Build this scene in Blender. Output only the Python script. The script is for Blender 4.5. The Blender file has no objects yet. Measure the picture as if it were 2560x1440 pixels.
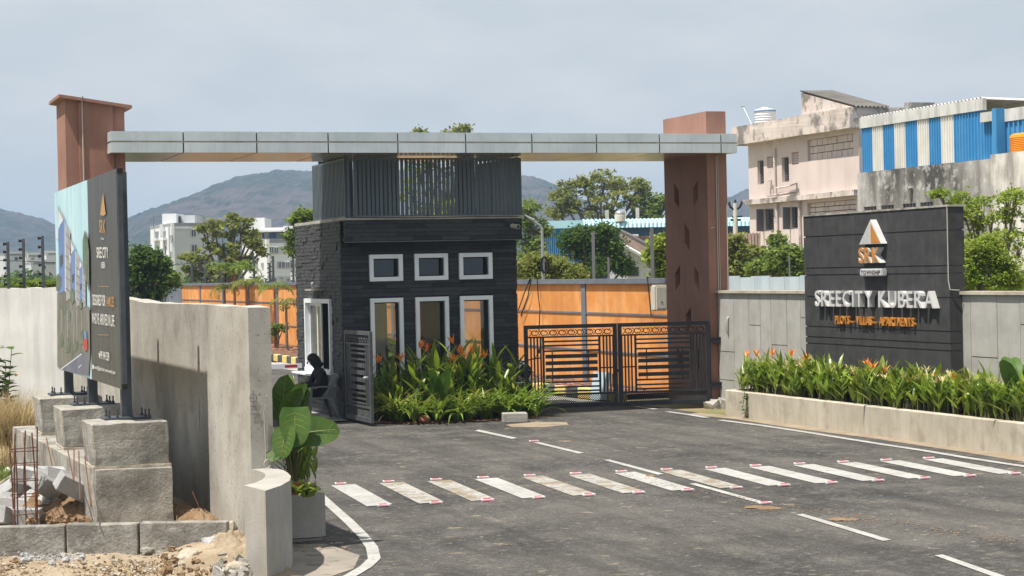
import bpy, bmesh, math, random
import numpy as np
from mathutils import Matrix, Vector, noise as mnoise

random.seed(7)
rs = np.random.RandomState(5)
scene = bpy.context.scene
col = scene.collection

# ------------------------------------------------------------------ camera
CAM_H = 2.9
PITCH = math.atan(40 / 4800.0)
ROLL = 0.022
fwd = Vector((0, math.cos(PITCH), -math.sin(PITCH)))
r0 = Vector((1, 0, 0)); u0 = Vector((0, math.sin(PITCH), math.cos(PITCH)))
cr = r0 * math.cos(ROLL) - u0 * math.sin(ROLL)
cu = u0 * math.cos(ROLL) + r0 * math.sin(ROLL)
cam_d = bpy.data.cameras.new('camera'); cam = bpy.data.objects.new('camera', cam_d); col.objects.link(cam)
M = Matrix((cr, cu, -fwd)).transposed().to_4x4(); M.translation = Vector((0, 0, CAM_H))
cam.matrix_world = M
cam_d.sensor_width = 36.0; cam_d.lens = 4800.0 / 2560.0 * 36.0
cam_d.clip_start = 0.5; cam_d.clip_end = 9000
scene.camera = cam

# ------------------------------------------------------------------ site frame: u along the gate, v into the site
TH = math.radians(20)
UU = Vector((math.cos(TH), math.sin(TH), 0)); VV = Vector((-math.sin(TH), math.cos(TH), 0))
# ------------------------------------------------------------------ light
SUN_EL = math.radians(67); SUN_PHI = math.radians(-15)        # PHI: a little from the road side of the gate
sun_dir = (-UU * math.cos(SUN_PHI) + VV * math.sin(SUN_PHI)) * math.cos(SUN_EL) + Vector((0, 0, math.sin(SUN_EL)))
sl = bpy.data.lights.new('sun', 'SUN'); sl.energy = 4.9; sl.angle = math.radians(0.55); sl.color = (1.0, 0.94, 0.85)
so = bpy.data.objects.new('sun', sl); col.objects.link(so)
so.rotation_euler = (-sun_dir).to_track_quat('-Z', 'Y').to_euler()
world = bpy.data.worlds.new('World'); scene.world = world; world.use_nodes = True
wn = world.node_tree; wn.nodes.clear()
def WN(t, **k):
    n = wn.nodes.new(t)
    for a, b in k.items(): setattr(n, a, b)
    return n
sky = WN('ShaderNodeTexSky', sky_type='NISHITA', sun_disc=False, sun_elevation=SUN_EL,
         sun_rotation=math.atan2(sun_dir.x, sun_dir.y), air_density=1.3, dust_density=5.0, ozone_density=1.0, altitude=200)
tc = WN('ShaderNodeTexCoord'); mp = WN('ShaderNodeMapping'); mp.inputs['Scale'].default_value = (9, 9, 26)
nz = WN('ShaderNodeTexNoise'); nz.inputs['Scale'].default_value = 1.0; nz.inputs['Detail'].default_value = 7; nz.inputs['Roughness'].default_value = 0.55
cr1 = WN('ShaderNodeValToRGB'); cr1.color_ramp.elements[0].position = 0.38; cr1.color_ramp.elements[0].color = (4.25, 4.55, 4.80, 1)
cr1.color_ramp.elements[1].position = 0.66; cr1.color_ramp.elements[1].color = (5.1, 5.2, 5.35, 1)
mx = WN('ShaderNodeMix', data_type='RGBA'); mx.inputs['Factor'].default_value = 0.92
bg = WN('ShaderNodeBackground'); bg.inputs['Strength'].default_value = 0.10
wo = WN('ShaderNodeOutputWorld')
L = wn.links.new
L(tc.outputs['Generated'], mp.inputs['Vector']); L(mp.outputs[0], nz.inputs['Vector']); L(nz.outputs['Fac'], cr1.inputs['Fac'])
L(sky.outputs[0], mx.inputs[6]); L(cr1.outputs[0], mx.inputs[7]); L(mx.outputs[2], bg.inputs['Color']); L(bg.outputs[0], wo.inputs[0])
vs = scene.view_settings
vs.view_transform = 'Standard'; vs.look = 'None'; vs.gamma = 1; vs.use_curve_mapping = False; vs.exposure = 0.6
scene.cycles.max_bounces = 8; scene.cycles.transparent_max_bounces = 16
scene.cycles.volume_bounces = 0

# ------------------------------------------------------------------ pixel helpers (photo pixels -> places in the world)
CAM = Vector((0, 0, CAM_H))
def ray(x, y): return fwd + cr * ((x - 1280) / 4800.0) - cu * ((y - 720) / 4800.0)
def G(x, y, z=0.0):
    d = ray(x, y); return CAM + d * ((z - CAM_H) / d.z)
def DY(x, y, Y):
    d = ray(x, y); return CAM + d * (Y / d.y)
def PA(x, y, a):
    d = ray(x, y); return CAM + d * (a / d.dot(UU))
def PB(x, y, b):
    d = ray(x, y); return CAM + d * (b / d.dot(VV))
def S(p): return (p.dot(UU), p.dot(VV), p.z)
def W(a, b, z=0.0): return UU * a + VV * b + Vector((0, 0, z))
def Ga(x, y, z=0.0): return S(G(x, y, z))

# ------------------------------------------------------------------ materials
def mat(name, c, c2=None, scale=3.0, amt=0.5, rough=0.8, bump=0.0, bscale=40.0, streak=0.0, streak_c=(0.06, 0.055, 0.05), sscale=(6, 6, 0.5),
        metal=0.0, rnd=0.0, spec=0.3, spots=None, trans=0.0, detail=6, stretch=(1, 1, 1), island=0.0, coord='Object'):
    m = bpy.data.materials.new(name); m.use_nodes = True; nt = m.node_tree; N = nt.nodes; N.clear(); K = nt.links.new
    def nn(t, **k):
        n = N.new(t)
        for a, b in k.items(): setattr(n, a, b)
        return n
    out = nn('ShaderNodeOutputMaterial'); p = nn('ShaderNodeBsdfPrincipled'); K(p.outputs[0], out.inputs[0])
    p.inputs['Roughness'].default_value = rough; p.inputs['Metallic'].default_value = metal; p.inputs['Specular IOR Level'].default_value = spec
    t = nn('ShaderNodeTexCoord'); src = t.outputs[coord]
    if coord == 'World': pass
    def mapped(sc):
        q = nn('ShaderNodeMapping'); q.inputs['Scale'].default_value = sc; K(src, q.inputs['Vector']); return q.outputs[0]
    def noise(vec, s, d=detail, r=0.6):
        n = nn('ShaderNodeTexNoise'); n.inputs['Scale'].default_value = s; n.inputs['Detail'].default_value = d; n.inputs['Roughness'].default_value = r
        K(vec, n.inputs['Vector']); return n.outputs['Fac']
    def ramp(v, a, b):
        n = nn('ShaderNodeMapRange'); n.inputs['From Min'].default_value = a; n.inputs['From Max'].default_value = b; K(v, n.inputs['Value']); return n.outputs[0]
    def mixc(f, a, b):
        n = nn('ShaderNodeMix', data_type='RGBA')
        if isinstance(f, float): n.inputs[0].default_value = f
        else: K(f, n.inputs[0])
        for s, val in ((6, a), (7, b)):
            if isinstance(val, tuple): n.inputs[s].default_value = (*val, 1)
            else: K(val, n.inputs[s])
        return n.outputs[2]
    def mul(a, f):
        n = nn('ShaderNodeMath', operation='MULTIPLY'); K(a, n.inputs[0])
        if isinstance(f, float): n.inputs[1].default_value = f
        else: K(f, n.inputs[1])
        return n.outputs[0]
    cur = c
    if c2 is not None:
        f = ramp(noise(mapped(stretch), scale), 0.5 - 0.14, 0.5 + 0.14)
        cur = mixc(mul(f, float(amt * 2) if amt < .5 else 1.0), c, c2)
    if spots:
        for (sc, lo, hi, sc_c, a) in spots:
            f = mul(ramp(noise(mapped((1, 1, 1)), sc, 5), lo - .05, hi - .07), float(a)); cur = mixc(f, cur, sc_c)
    if streak > 0:
        f = mul(ramp(noise(mapped(sscale), 1.0, 7, 0.65), 0.46, 0.64), float(streak)); cur = mixc(f, cur, streak_c)
    if rnd > 0 or island > 0:
        h = nn('ShaderNodeHueSaturation')
        if isinstance(cur, tuple): h.inputs['Color'].default_value = (*cur, 1)
        else: K(cur, h.inputs['Color'])
        if rnd > 0:
            oi = nn('ShaderNodeObjectInfo'); rv = oi.outputs['Random']; k = rnd
        else:
            oi = nn('ShaderNodeNewGeometry'); rv = oi.outputs['Random Per Island']; k = island
        q = nn('ShaderNodeMapRange'); K(rv, q.inputs['Value']); q.inputs['To Min'].default_value = 1 - k; q.inputs['To Max'].default_value = 1 + k
        K(q.outputs[0], h.inputs['Value'])
        if island > 0:
            q2 = nn('ShaderNodeMapRange'); n3 = nn('ShaderNodeMath', operation='FRACT'); n4 = nn('ShaderNodeMath', operation='MULTIPLY'); n4.inputs[1].default_value = 7.31
            K(rv, n4.inputs[0]); K(n4.outputs[0], n3.inputs[0]); K(n3.outputs[0], q2.inputs['Value'])
            q2.inputs['To Min'].default_value = 0.485; q2.inputs['To Max'].default_value = 0.51; K(q2.outputs[0], h.inputs['Hue'])
        cur = h.outputs[0]
    if isinstance(cur, tuple): p.inputs['Base Color'].default_value = (*cur, 1)
    else: K(cur, p.inputs['Base Color'])
    if bump > 0:
        b = nn('ShaderNodeBump'); b.inputs['Strength'].default_value = min(1.0, bump); b.inputs['Distance'].default_value = 0.02 * max(1, bump)
        K(noise(mapped(stretch), bscale, 6, 0.65), b.inputs['Height']); K(b.outputs[0], p.inputs['Normal'])
    if trans > 0:
        tr = nn('ShaderNodeBsdfTranslucent'); ms = nn('ShaderNodeMixShader'); ms.inputs[0].default_value = trans
        if isinstance(cur, tuple): tr.inputs[0].default_value = (*cur, 1)
        else: K(cur, tr.inputs[0])
        K(p.outputs[0], ms.inputs[1]); K(tr.outputs[0], ms.inputs[2]); K(ms.outputs[0], out.inputs[0])
    return m

def glass_mat(name, tint=(0.75, 0.78, 0.78), mixf=0.12):
    m = bpy.data.materials.new(name); m.use_nodes = True; N = m.node_tree.nodes; N.clear(); K = m.node_tree.links.new
    o = N.new('ShaderNodeOutputMaterial'); t = N.new('ShaderNodeBsdfTransparent'); t.inputs[0].default_value = (*tint, 1)
    g = N.new('ShaderNodeBsdfGlossy'); g.inputs['Roughness'].default_value = 0.03; g.inputs[0].default_value = (1, 1, 1, 1)
    x = N.new('ShaderNodeMixShader'); fr = N.new('ShaderNodeFresnel'); fr.inputs[0].default_value = 1.5
    ad = N.new('ShaderNodeMath'); ad.operation = 'ADD'; ad.inputs[1].default_value = mixf - 0.04
    K(fr.outputs[0], ad.inputs[0]); K(ad.outputs[0], x.inputs[0]); K(t.outputs[0], x.inputs[1]); K(g.outputs[0], x.inputs[2]); K(x.outputs[0], o.inputs[0])
    return m

MT = {}
MT['concrete'] = mat('concrete', (0.33, 0.31, 0.27), (0.45, 0.43, 0.385), 1.1, 0.6, 0.9, 0.35, 60, 0.10, (0.2, 0.185, 0.155), (3, 3, 0.9), spots=[(1.9, .56, .72, (0.24, 0.225, 0.19), .6), (0.9, .56, .7, (0.5, 0.48, 0.44), .5), (22, .66, .73, (0.14, 0.13, 0.115), .7)])
MT['footing'] = mat('footing_concrete', (0.235, 0.222, 0.198), (0.42, 0.40, 0.355), 3.5, 0.6, 0.95, 0.9, 30, 0.3, (0.12, 0.11, 0.1), (6, 6, 1.2), spots=[(1.6, .55, .68, (0.13, 0.125, 0.112), .7), (4, .58, .7, (0.40, 0.385, 0.35), .55), (45, .66, .75, (0.09, 0.085, 0.08), .7)])
MT['pale_conc'] = mat('pale_concrete', (0.31, 0.295, 0.265), (0.40, 0.38, 0.345), 2.0, 0.6, 0.9, 0.4, 60, 0.2, (0.25, 0.235, 0.21), spots=[(50, .68, .76, (0.2, 0.19, 0.18), .6)])
MT['white_wall'] = mat('whitewashed_plaster', (0.52, 0.52, 0.515), (0.64, 0.64, 0.635), 1.2, 0.6, 0.85, 0.2, 50, 0.4, (0.36, 0.36, 0.35), (4.5, 4.5, 0.35))
MT['planter'] = mat('planter_plaster', (0.40, 0.36, 0.285), (0.50, 0.455, 0.37), 1.2, 0.6, 0.9, 0.35, 50, 0.25, (0.19, 0.165, 0.13), (5, 5, 0.9), spots=[(2.2, .58, .74, (0.28, 0.25, 0.2), .6)])
MT['panel'] = mat('textured_render', (0.36, 0.355, 0.33), (0.44, 0.43, 0.40), 3, 0.6, 0.92, 0.8, 90, 0.2, (0.25, 0.24, 0.22), rnd=0.06)
MT['groove'] = mat('joint_mortar', (0.12, 0.115, 0.11), rough=0.95)
MT['signblack'] = mat('charcoal_render', (0.034, 0.034, 0.036), (0.055, 0.055, 0.056), 4, 0.6, 0.85, 0.9, 110, 0.15, (0.12, 0.12, 0.12), (7, 7, 0.6))
MT['letter_white'] = mat('white_acrylic', (0.50, 0.50, 0.495), (0.55, 0.55, 0.545), 6, 0.5, 0.45)
MT['letter_orange'] = mat('orange_acrylic', (0.44, 0.185, 0.035), (0.50, 0.22, 0.048), 6, 0.5, 0.45)
MT['letter_dark'] = mat('black_print', (0.02, 0.02, 0.022), rough=0.5)
MT['grey_line'] = mat('grey_print', (0.35, 0.35, 0.35), rough=0.5)
MT['terra'] = mat('terracotta_paint', (0.265, 0.140, 0.105), (0.325, 0.175, 0.132), 1.5, 0.6, 0.85, 0.6, 70, 0.25, (0.18, 0.095, 0.072), (5, 5, 0.5))
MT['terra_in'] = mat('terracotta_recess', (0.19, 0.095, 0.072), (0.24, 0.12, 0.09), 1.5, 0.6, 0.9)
MT['acp'] = mat('silver_cladding', (0.50, 0.55, 0.57), (0.62, 0.67, 0.69), 1.5, 0.6, 0.40, 0, 40, 0.22, (0.40, 0.41, 0.39), (16, 16, 0.8), metal=0.25, spec=0.5, rnd=0.03)
MT['acp_soffit'] = mat('soffit_reflection_tint', (0.50, 0.45, 0.38), (0.60, 0.54, 0.46), 1.0, 0.6, 0.22, 0.15, 2.5, 0, metal=0.75, spec=0.5)  # tan base colour puts the ground's warm reflection into the silver panels
MT['acp_core'] = mat('dark_joint', (0.03, 0.03, 0.03), rough=0.9)
MT['mould'] = mat('grimy_strip', (0.30, 0.29, 0.20), (0.42, 0.41, 0.33), 5, 0.6, 0.8, 0.2, 30)
MT['slate'] = mat('black_slate', (0.030, 0.032, 0.036), (0.070, 0.072, 0.078), 5, 0.6, 0.62, 1.0, 55, 0, rnd=0.35, spec=0.35, stretch=(1, 1, 3), spots=[(14, .64, .78, (0.10, 0.10, 0.105), .5)])
MT['slatebase'] = mat('black_mortar', (0.015, 0.015, 0.016), rough=0.95)
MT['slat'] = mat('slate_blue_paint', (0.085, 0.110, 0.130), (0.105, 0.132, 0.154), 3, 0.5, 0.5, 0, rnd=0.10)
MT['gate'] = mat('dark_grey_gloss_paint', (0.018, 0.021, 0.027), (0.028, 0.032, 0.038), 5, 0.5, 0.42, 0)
MT['gate_dusty'] = mat('dusty_grey_paint', (0.05, 0.055, 0.06), (0.085, 0.085, 0.085), 5, 0.6, 0.55, 0)
MT['whiteframe'] = mat('white_gloss_paint', (0.68, 0.72, 0.74), (0.76, 0.79, 0.80), 3, 0.5, 0.5, 0.1, 40)
MT['inner'] = mat('grey_interior_plaster', (0.24, 0.235, 0.225), (0.29, 0.285, 0.275), 2, 0.5, 0.9)
MT['blackrev'] = mat('black_reveal', (0.02, 0.02, 0.02), rough=0.7)
MT['glass'] = glass_mat('window_glass', (0.72, 0.74, 0.73), 0.10)
MT['glass_dark'] = glass_mat('tinted_glass', (0.62, 0.60, 0.57), 0.05)
MT['orange'] = mat('orange_wall_paint', (0.62, 0.245, 0.055), (0.72, 0.32, 0.095), 0.8, 0.6, 0.85, 0.15, 30, 0.45, (0.42, 0.17, 0.05), (1.6, 1.6, 0.3), spots=[(0.8, .55, .7, (0.74, 0.38, 0.15), .6), (2.6, .60, .72, (0.45, 0.2, 0.07), .5)])
MT['bluegrey'] = mat('blue_grey_paint', (0.11, 0.13, 0.16), (0.15, 0.17, 0.20), 2, 0.5, 0.8)
MT['steel'] = mat('dark_steel_paint', (0.05, 0.058, 0.07), (0.075, 0.083, 0.095), 4, 0.5, 0.5)
MT['galv'] = mat('galvanised_steel', (0.28, 0.29, 0.29), (0.36, 0.37, 0.37), 8, 0.5, 0.45, metal=0.4)
MT['rust'] = mat('rusty_iron', (0.10, 0.045, 0.028), (0.17, 0.075, 0.045), 20, 0.6, 0.85)
MT['asphalt'] = mat('asphalt', (0.040, 0.038, 0.037), (0.080, 0.076, 0.072), 0.6, 0.6, 0.95, 0.8, 60, 0.45, (0.030, 0.029, 0.028), (2.0, 0.25, 1), stretch=(1.6, .6, 1), spec=0.2, spots=[(0.25, .50, .66, (0.115, 0.107, 0.095), .75), (1.3, .54, .70, (0.135, 0.125, 0.112), .7), (9, .56, .70, (0.16, 0.152, 0.14), .55), (3.3, .67, .76, (0.27, 0.225, 0.155), .85), (7, .69, .76, (0.34, 0.32, 0.28), .8), (26, .58, .68, (0.022, 0.021, 0.020), .6), (45, .60, .70, (0.2, 0.195, 0.19), .5)])
MT['paint'] = mat('road_paint', (0.33, 0.325, 0.31), (0.41, 0.405, 0.39), 1.2, 0.6, 0.8, 0.25, 90, spots=[(3.2, .56, .72, (0.27, 0.255, 0.225), .6), (16, .60, .70, (0.15, 0.143, 0.13), .6)])
MT['paint_dirty'] = mat('muddy_road_paint', (0.29, 0.28, 0.255), (0.38, 0.37, 0.345), 1.5, 0.6, 0.85, 0.3, 90, spots=[(2.6, .54, .66, (0.22, 0.165, 0.10), .85), (14, .56, .68, (0.14, 0.13, 0.112), .7)])
MT['red_refl'] = mat('red_reflector', (0.42, 0.012, 0.02), rough=0.25, spec=0.5)
MT['dust'] = mat('sandy_dust', (0.22, 0.175, 0.12), (0.32, 0.26, 0.19), 2.0, 0.6, 0.98, 0.6, 60)
MT['shoulder'] = mat('dusty_shoulder', (0.20, 0.18, 0.155), (0.33, 0.29, 0.24), 0.9, 0.7, 0.95, 0.7, 60, spots=[(3, .6, .7, (0.10, 0.095, 0.09), .7)])
MT['soil'] = mat('brown_soil', (0.17, 0.105, 0.058), (0.28, 0.19, 0.115), 2.5, 0.6, 0.98, 1.0, 30, spots=[(8, .6, .72, (0.14, 0.085, 0.045), .7)])
MT['sand'] = mat('sandy_earth', (0.25, 0.195, 0.13), (0.37, 0.30, 0.215), 1.6, 0.6, 0.98, 0.9, 35, spots=[(5, .6, .72, (0.26, 0.19, 0.12), .7), (30, .65, .75, (0.5, 0.46, 0.4), .5)])
MT['redsoil'] = mat('red_planting_soil', (0.11, 0.058, 0.036), (0.17, 0.095, 0.06), 6, 0.6, 0.98, 0.8, 30)
MT['ground'] = mat('dry_grassy_ground', (0.13, 0.14, 0.05), (0.24, 0.20, 0.11), 0.25, 0.6, 0.98, 0.6, 12, spots=[(0.9, .55, .7, (0.28, 0.22, 0.14), .7)])
MT['grass'] = mat('green_grass', (0.07, 0.12, 0.022), (0.12, 0.16, 0.035), 2, 0.6, 0.8, island=0.35, trans=0.25)
MT['drygrass'] = mat('dry_grass', (0.33, 0.25, 0.12), (0.42, 0.34, 0.19), 2, 0.6, 0.85, island=0.35, trans=0.25)
MT['leaf_lily'] = mat('lily_leaf', (0.14, 0.24, 0.025), (0.25, 0.34, 0.05), 3, 0.6, 0.38, island=0.40, trans=0.40, spec=0.5)
MT['leaf_heli'] = mat('heliconia_leaf', (0.14, 0.24, 0.022), (0.27, 0.35, 0.045), 3, 0.6, 0.36, island=0.38, trans=0.40, spec=0.5)
MT['leaf_stripe'] = mat('variegated_leaf', (0.28, 0.32, 0.05), (0.44, 0.42, 0.12), 5, 0.6, 0.4, island=0.3, trans=0.40, spec=0.5)
MT['leaf_big'] = mat('broad_leaf', (0.045, 0.105, 0.015), (0.085, 0.155, 0.024), 4, 0.6, 0.52, rnd=0.2, trans=0.30, spec=0.3)
MT['leaf_lime'] = mat('lime_leaf', (0.17, 0.25, 0.025), (0.25, 0.31, 0.045), 4, 0.6, 0.4, island=0.25, trans=0.35)
MT['stem'] = mat('green_stem', (0.14, 0.16, 0.05), (0.2, 0.19, 0.08), 6, 0.5, 0.6)
MT['flower'] = mat('orange_bract', (0.85, 0.22, 0.03), (0.90, 0.34, 0.06), 8, 0.5, 0.5, trans=0.25)
MT['spent'] = mat('pale_yellow_bract', (0.50, 0.43, 0.18), (0.62, 0.56, 0.30), 8, 0.5, 0.6, trans=0.25)
MT['bark'] = mat('tree_bark', (0.12, 0.095, 0.07), (0.19, 0.155, 0.12), 8, 0.6, 0.9, 0.5, 30)
MT['t_dark'] = mat('dark_tree_leaf', (0.055, 0.115, 0.018), (0.10, 0.165, 0.028), 0.6, 0.6, 0.6, island=0.4, trans=0.5)
MT['t_mid'] = mat('mid_tree_leaf', (0.13, 0.21, 0.028), (0.20, 0.265, 0.05), 0.6, 0.6, 0.6, island=0.42, trans=0.5)
MT['t_olive'] = mat('olive_tree_leaf', (0.18, 0.22, 0.04), (0.27, 0.295, 0.07), 0.6, 0.6, 0.6, island=0.4, trans=0.5)
MT['t_lime'] = mat('bright_tree_leaf', (0.20, 0.30, 0.03), (0.32, 0.39, 0.06), 0.6, 0.6, 0.6, island=0.38, trans=0.5)
MT['pink'] = mat('pink_plaster', (0.58, 0.49, 0.46), (0.65, 0.56, 0.53), 0.35, 0.6, 0.9, 0.15, 8, 0.3, (0.45, 0.36, 0.31), (1.2, 1.2, 0.12), spots=[(0.5, .66, .75, (0.33, 0.28, 0.25), .6)])
MT['pinkstain'] = mat('stained_plaster', (0.57, 0.49, 0.45), (0.64, 0.565, 0.52), 0.5, 0.6, 0.9, 0.2, 8, 0.35, (0.2, 0.18, 0.165), (1.1, 1.1, 0.5), spots=[(0.7, .58, .68, (0.13, 0.12, 0.11), .85), (2.2, .62, .7, (0.25, 0.22, 0.2), .8)])
MT['greystain'] = mat('blackened_concrete', (0.065, 0.062, 0.057), (0.50, 0.485, 0.46), 0.32, 0.6, 0.95, 0.2, 8, 0.6, (0.07, 0.066, 0.062), (1.0, 1.0, 0.16), spots=[(0.22, .55, .7, (0.28, 0.255, 0.22), .8), (2.5, .58, .7, (0.55, 0.54, 0.52), .6)], stretch=(1, 1, .6))
MT['whitestain'] = mat('peeling_whitewash', (0.55, 0.53, 0.49), (0.68, 0.66, 0.62), 0.5, 0.6, 0.95, 0.2, 8, 0.8, (0.22, 0.20, 0.18), (1.1, 1.1, 0.4))
MT['asbestos'] = mat('grey_sheet_roof', (0.10, 0.095, 0.088), (0.17, 0.16, 0.148), 1.0, 0.6, 0.9, 0, 30, 0.4, (0.09, 0.08, 0.075), (2, 2, 2))
MT['tileroof'] = mat('brown_tile_roof', (0.12, 0.085, 0.065), (0.20, 0.145, 0.115), 1.5, 0.6, 0.9, 0.3, 10)
MT['blue_sheet'] = mat('blue_sheet_metal', (0.035, 0.21, 0.46), (0.05, 0.25, 0.52), 0.8, 0.5, 0.45, 0, 30, 0.15, (0.2, 0.4, 0.6), (2, 2, 0.2))
MT['white_sheet'] = mat('white_sheet_metal', (0.62, 0.61, 0.58), (0.70, 0.69, 0.66), 0.8, 0.5, 0.5, 0, 30, 0.35, (0.45, 0.43, 0.39), (2, 2, 0.2))
MT['sky_sheet'] = mat('pale_blue_sheet', (0.34, 0.58, 0.68), (0.42, 0.65, 0.74), 0.8, 0.5, 0.5)
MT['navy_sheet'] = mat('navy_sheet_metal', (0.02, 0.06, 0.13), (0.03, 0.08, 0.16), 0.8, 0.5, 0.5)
MT['trim_sheet'] = mat('grey_white_trim', (0.52, 0.52, 0.51), (0.62, 0.62, 0.61), 0.8, 0.5, 0.6, 0, 30, 0.6, (0.30, 0.29, 0.27), (2, 2, 0.5))
MT['metal_fence'] = mat('pale_blue_tin', (0.36, 0.45, 0.51), (0.46, 0.54, 0.59), 1.2, 0.6, 0.5, 0, 30, 0.3, (0.25, 0.3, 0.33), (3, 3, 0.4), rnd=0.06)
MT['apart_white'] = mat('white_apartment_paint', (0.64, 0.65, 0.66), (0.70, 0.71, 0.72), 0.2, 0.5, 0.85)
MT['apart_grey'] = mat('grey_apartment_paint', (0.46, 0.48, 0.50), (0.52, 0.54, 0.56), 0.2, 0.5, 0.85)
MT['window_dark'] = mat('dark_window', (0.03, 0.034, 0.04), rough=0.25, spec=0.5)
MT['grille'] = mat('grey_grille', (0.16, 0.16, 0.17), rough=0.6)
MT['olive_paint'] = mat('mustard_paint', (0.30, 0.26, 0.07), rough=0.8)
MT['tank_white'] = mat('white_tank_plastic', (0.68, 0.69, 0.70), rough=0.5)
MT['tank_blue'] = mat('blue_tank_band', (0.10, 0.25, 0.50), rough=0.5)
MT['tank_orange'] = mat('orange_tank_plastic', (0.72, 0.27, 0.02), (0.78, 0.31, 0.03), 2, 0.5, 0.5)
MT['hill'] = mat('hill_scrub', (0.006, 0.014, 0.008), (0.026, 0.032, 0.024), 0.02, 0.6, 0.95, 0, 30, spots=[(0.008, .52, .66, (0.070, 0.048, 0.048), .85), (0.06, .53, .63, (0.004, 0.010, 0.004), .9), (0.12, .60, .70, (0.06, 0.06, 0.055), .7)], coord='Object')
MT['yellow'] = mat('kerb_yellow', (0.60, 0.42, 0.10), (0.68, 0.52, 0.2), 6, 0.6, 0.85, 0.2, 30, spots=[(9, .6, .72, (0.4, 0.36, 0.3), .7)])
MT['black'] = mat('kerb_black', (0.04, 0.04, 0.042), (0.09, 0.09, 0.09), 6, 0.6, 0.85, 0.2, 30, spots=[(9, .62, .72, (0.3, 0.29, 0.27), .7)])
MT['kerbwhite'] = mat('kerb_grey', (0.42, 0.41, 0.39), (0.5, 0.49, 0.47), 6, 0.6, 0.85)
MT['boxbeige'] = mat('beige_enclosure', (0.55, 0.52, 0.45), (0.62, 0.59, 0.52), 4, 0.5, 0.6, 0, 30, 0.3, (0.4, 0.37, 0.31), (8, 8, 1))
MT['cloth'] = mat('black_cloth', (0.016, 0.016, 0.019), (0.026, 0.026, 0.03), 6, 0.5, 0.9, 0.4, 60)
MT['trouser'] = mat('black_trouser_cloth', (0.013, 0.012, 0.014), (0.02, 0.019, 0.021), 6, 0.5, 0.85, 0.4, 60)
MT['skin'] = mat('brown_skin', (0.20, 0.09, 0.055), (0.24, 0.115, 0.07), 10, 0.5, 0.6)
MT['shoe'] = mat('brown_leather', (0.06, 0.04, 0.03), rough=0.5)
MT['chair'] = mat('dusty_grey_plastic', (0.14, 0.145, 0.14), (0.21, 0.215, 0.21), 5, 0.6, 0.6, 0, 30, 0.3, (0.08, 0.08, 0.08))
MT['paper'] = mat('white_paper', (0.75, 0.77, 0.80), rough=0.7)
MT['terrapot'] = mat('terracotta_pot', (0.25, 0.085, 0.05), (0.31, 0.115, 0.07), 6, 0.6, 0.85, 0.2, 40)
MT['block'] = mat('grey_cement_block', (0.34, 0.34, 0.34), (0.44, 0.44, 0.435), 6, 0.6, 0.95, 0.7, 70, rnd=0.14, spots=[(40, .64, .72, (0.2, 0.2, 0.2), .6)])
MT['rock'] = mat('pale_rock', (0.34, 0.29, 0.23), (0.46, 0.41, 0.34), 5, 0.6, 0.95, 0.9, 30)
MT['brickred'] = mat('red_brick', (0.30, 0.12, 0.07), (0.36, 0.16, 0.1), 8, 0.6, 0.9, 0.5, 50)
MT['sack'] = mat('white_plastic_sack', (0.62, 0.58, 0.47), (0.72, 0.70, 0.62), 6, 0.6, 0.6, 0.8, 14, spots=[(5, .6, .68, (0.10, 0.42, 0.36), .8)])
MT['sacky'] = mat('yellow_plastic_sack', (0.58, 0.36, 0.07), (0.66, 0.5, 0.2), 6, 0.6, 0.6, 0.8, 14)
MT['rubber'] = mat('black_rubber', (0.015, 0.015, 0.016), rough=0.7)
MT['enamel'] = mat('black_enamel', (0.012, 0.012, 0.014), rough=0.25, spec=0.5)
MT['chrome'] = mat('chrome', (0.5, 0.5, 0.5), rough=0.2, metal=1.0)
MT['boomwhite'] = mat('boom_white', (0.72, 0.73, 0.74), rough=0.5)
MT['boomred'] = mat('boom_red', (0.40, 0.02, 0.025), rough=0.5)
MT['board'] = mat('pale_blue_board', (0.42, 0.52, 0.58), (0.48, 0.57, 0.62), 3, 0.5, 0.6)
MT['cable'] = mat('black_cable', (0.02, 0.02, 0.022), rough=0.6)
MT['cable_grey'] = mat('grey_cable', (0.42, 0.40, 0.36), rough=0.6)
MT['vin_dark'] = mat('dark_vinyl_print', (0.040, 0.038, 0.036), (0.060, 0.056, 0.052), 1.5, 0.6, 0.42, 0.5, 3.0, stretch=(1, 4, 0.8), spec=0.4)
MT['gold'] = mat('gold_print', (0.42, 0.24, 0.075), rough=0.5)
MT['white_print'] = mat('white_print', (0.70, 0.69, 0.66), rough=0.5)
MT['p_sky'] = mat('printed_sky', (0.33, 0.55, 0.63), (0.50, 0.68, 0.74), 0.6, 0.6, 0.45, 0.4, 3.0, stretch=(1, 4, 0.8), spec=0.4)
MT['p_blue'] = mat('printed_blue_house', (0.10, 0.17, 0.38), (0.15, 0.23, 0.45), 1.0, 0.6, 0.45)
MT['p_grey'] = mat('printed_grey_house', (0.26, 0.26, 0.26), (0.36, 0.36, 0.355), 3, 0.6, 0.45)
MT['p_white'] = mat('printed_white_house', (0.55, 0.60, 0.66), rough=0.45)
MT['p_dark'] = mat('printed_dark_house', (0.05, 0.05, 0.055), rough=0.45)
MT['p_street'] = mat('printed_street', (0.10, 0.09, 0.08), (0.20, 0.19, 0.16), 2.5, 0.7, 0.45, stretch=(1, 2.5, 0.7), spots=[(3, .55, .7, (0.07, 0.09, 0.04), .8)])
MT['p_road'] = mat('printed_road', (0.09, 0.095, 0.14), (0.14, 0.145, 0.2), 2.5, 0.7, 0.45)
MT['p_tree'] = mat('printed_tree', (0.06, 0.09, 0.05), (0.14, 0.17, 0.12), 6, 0.7, 0.45)
MT['p_red'] = mat('printed_red', (0.40, 0.03, 0.03), rough=0.45)

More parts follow.
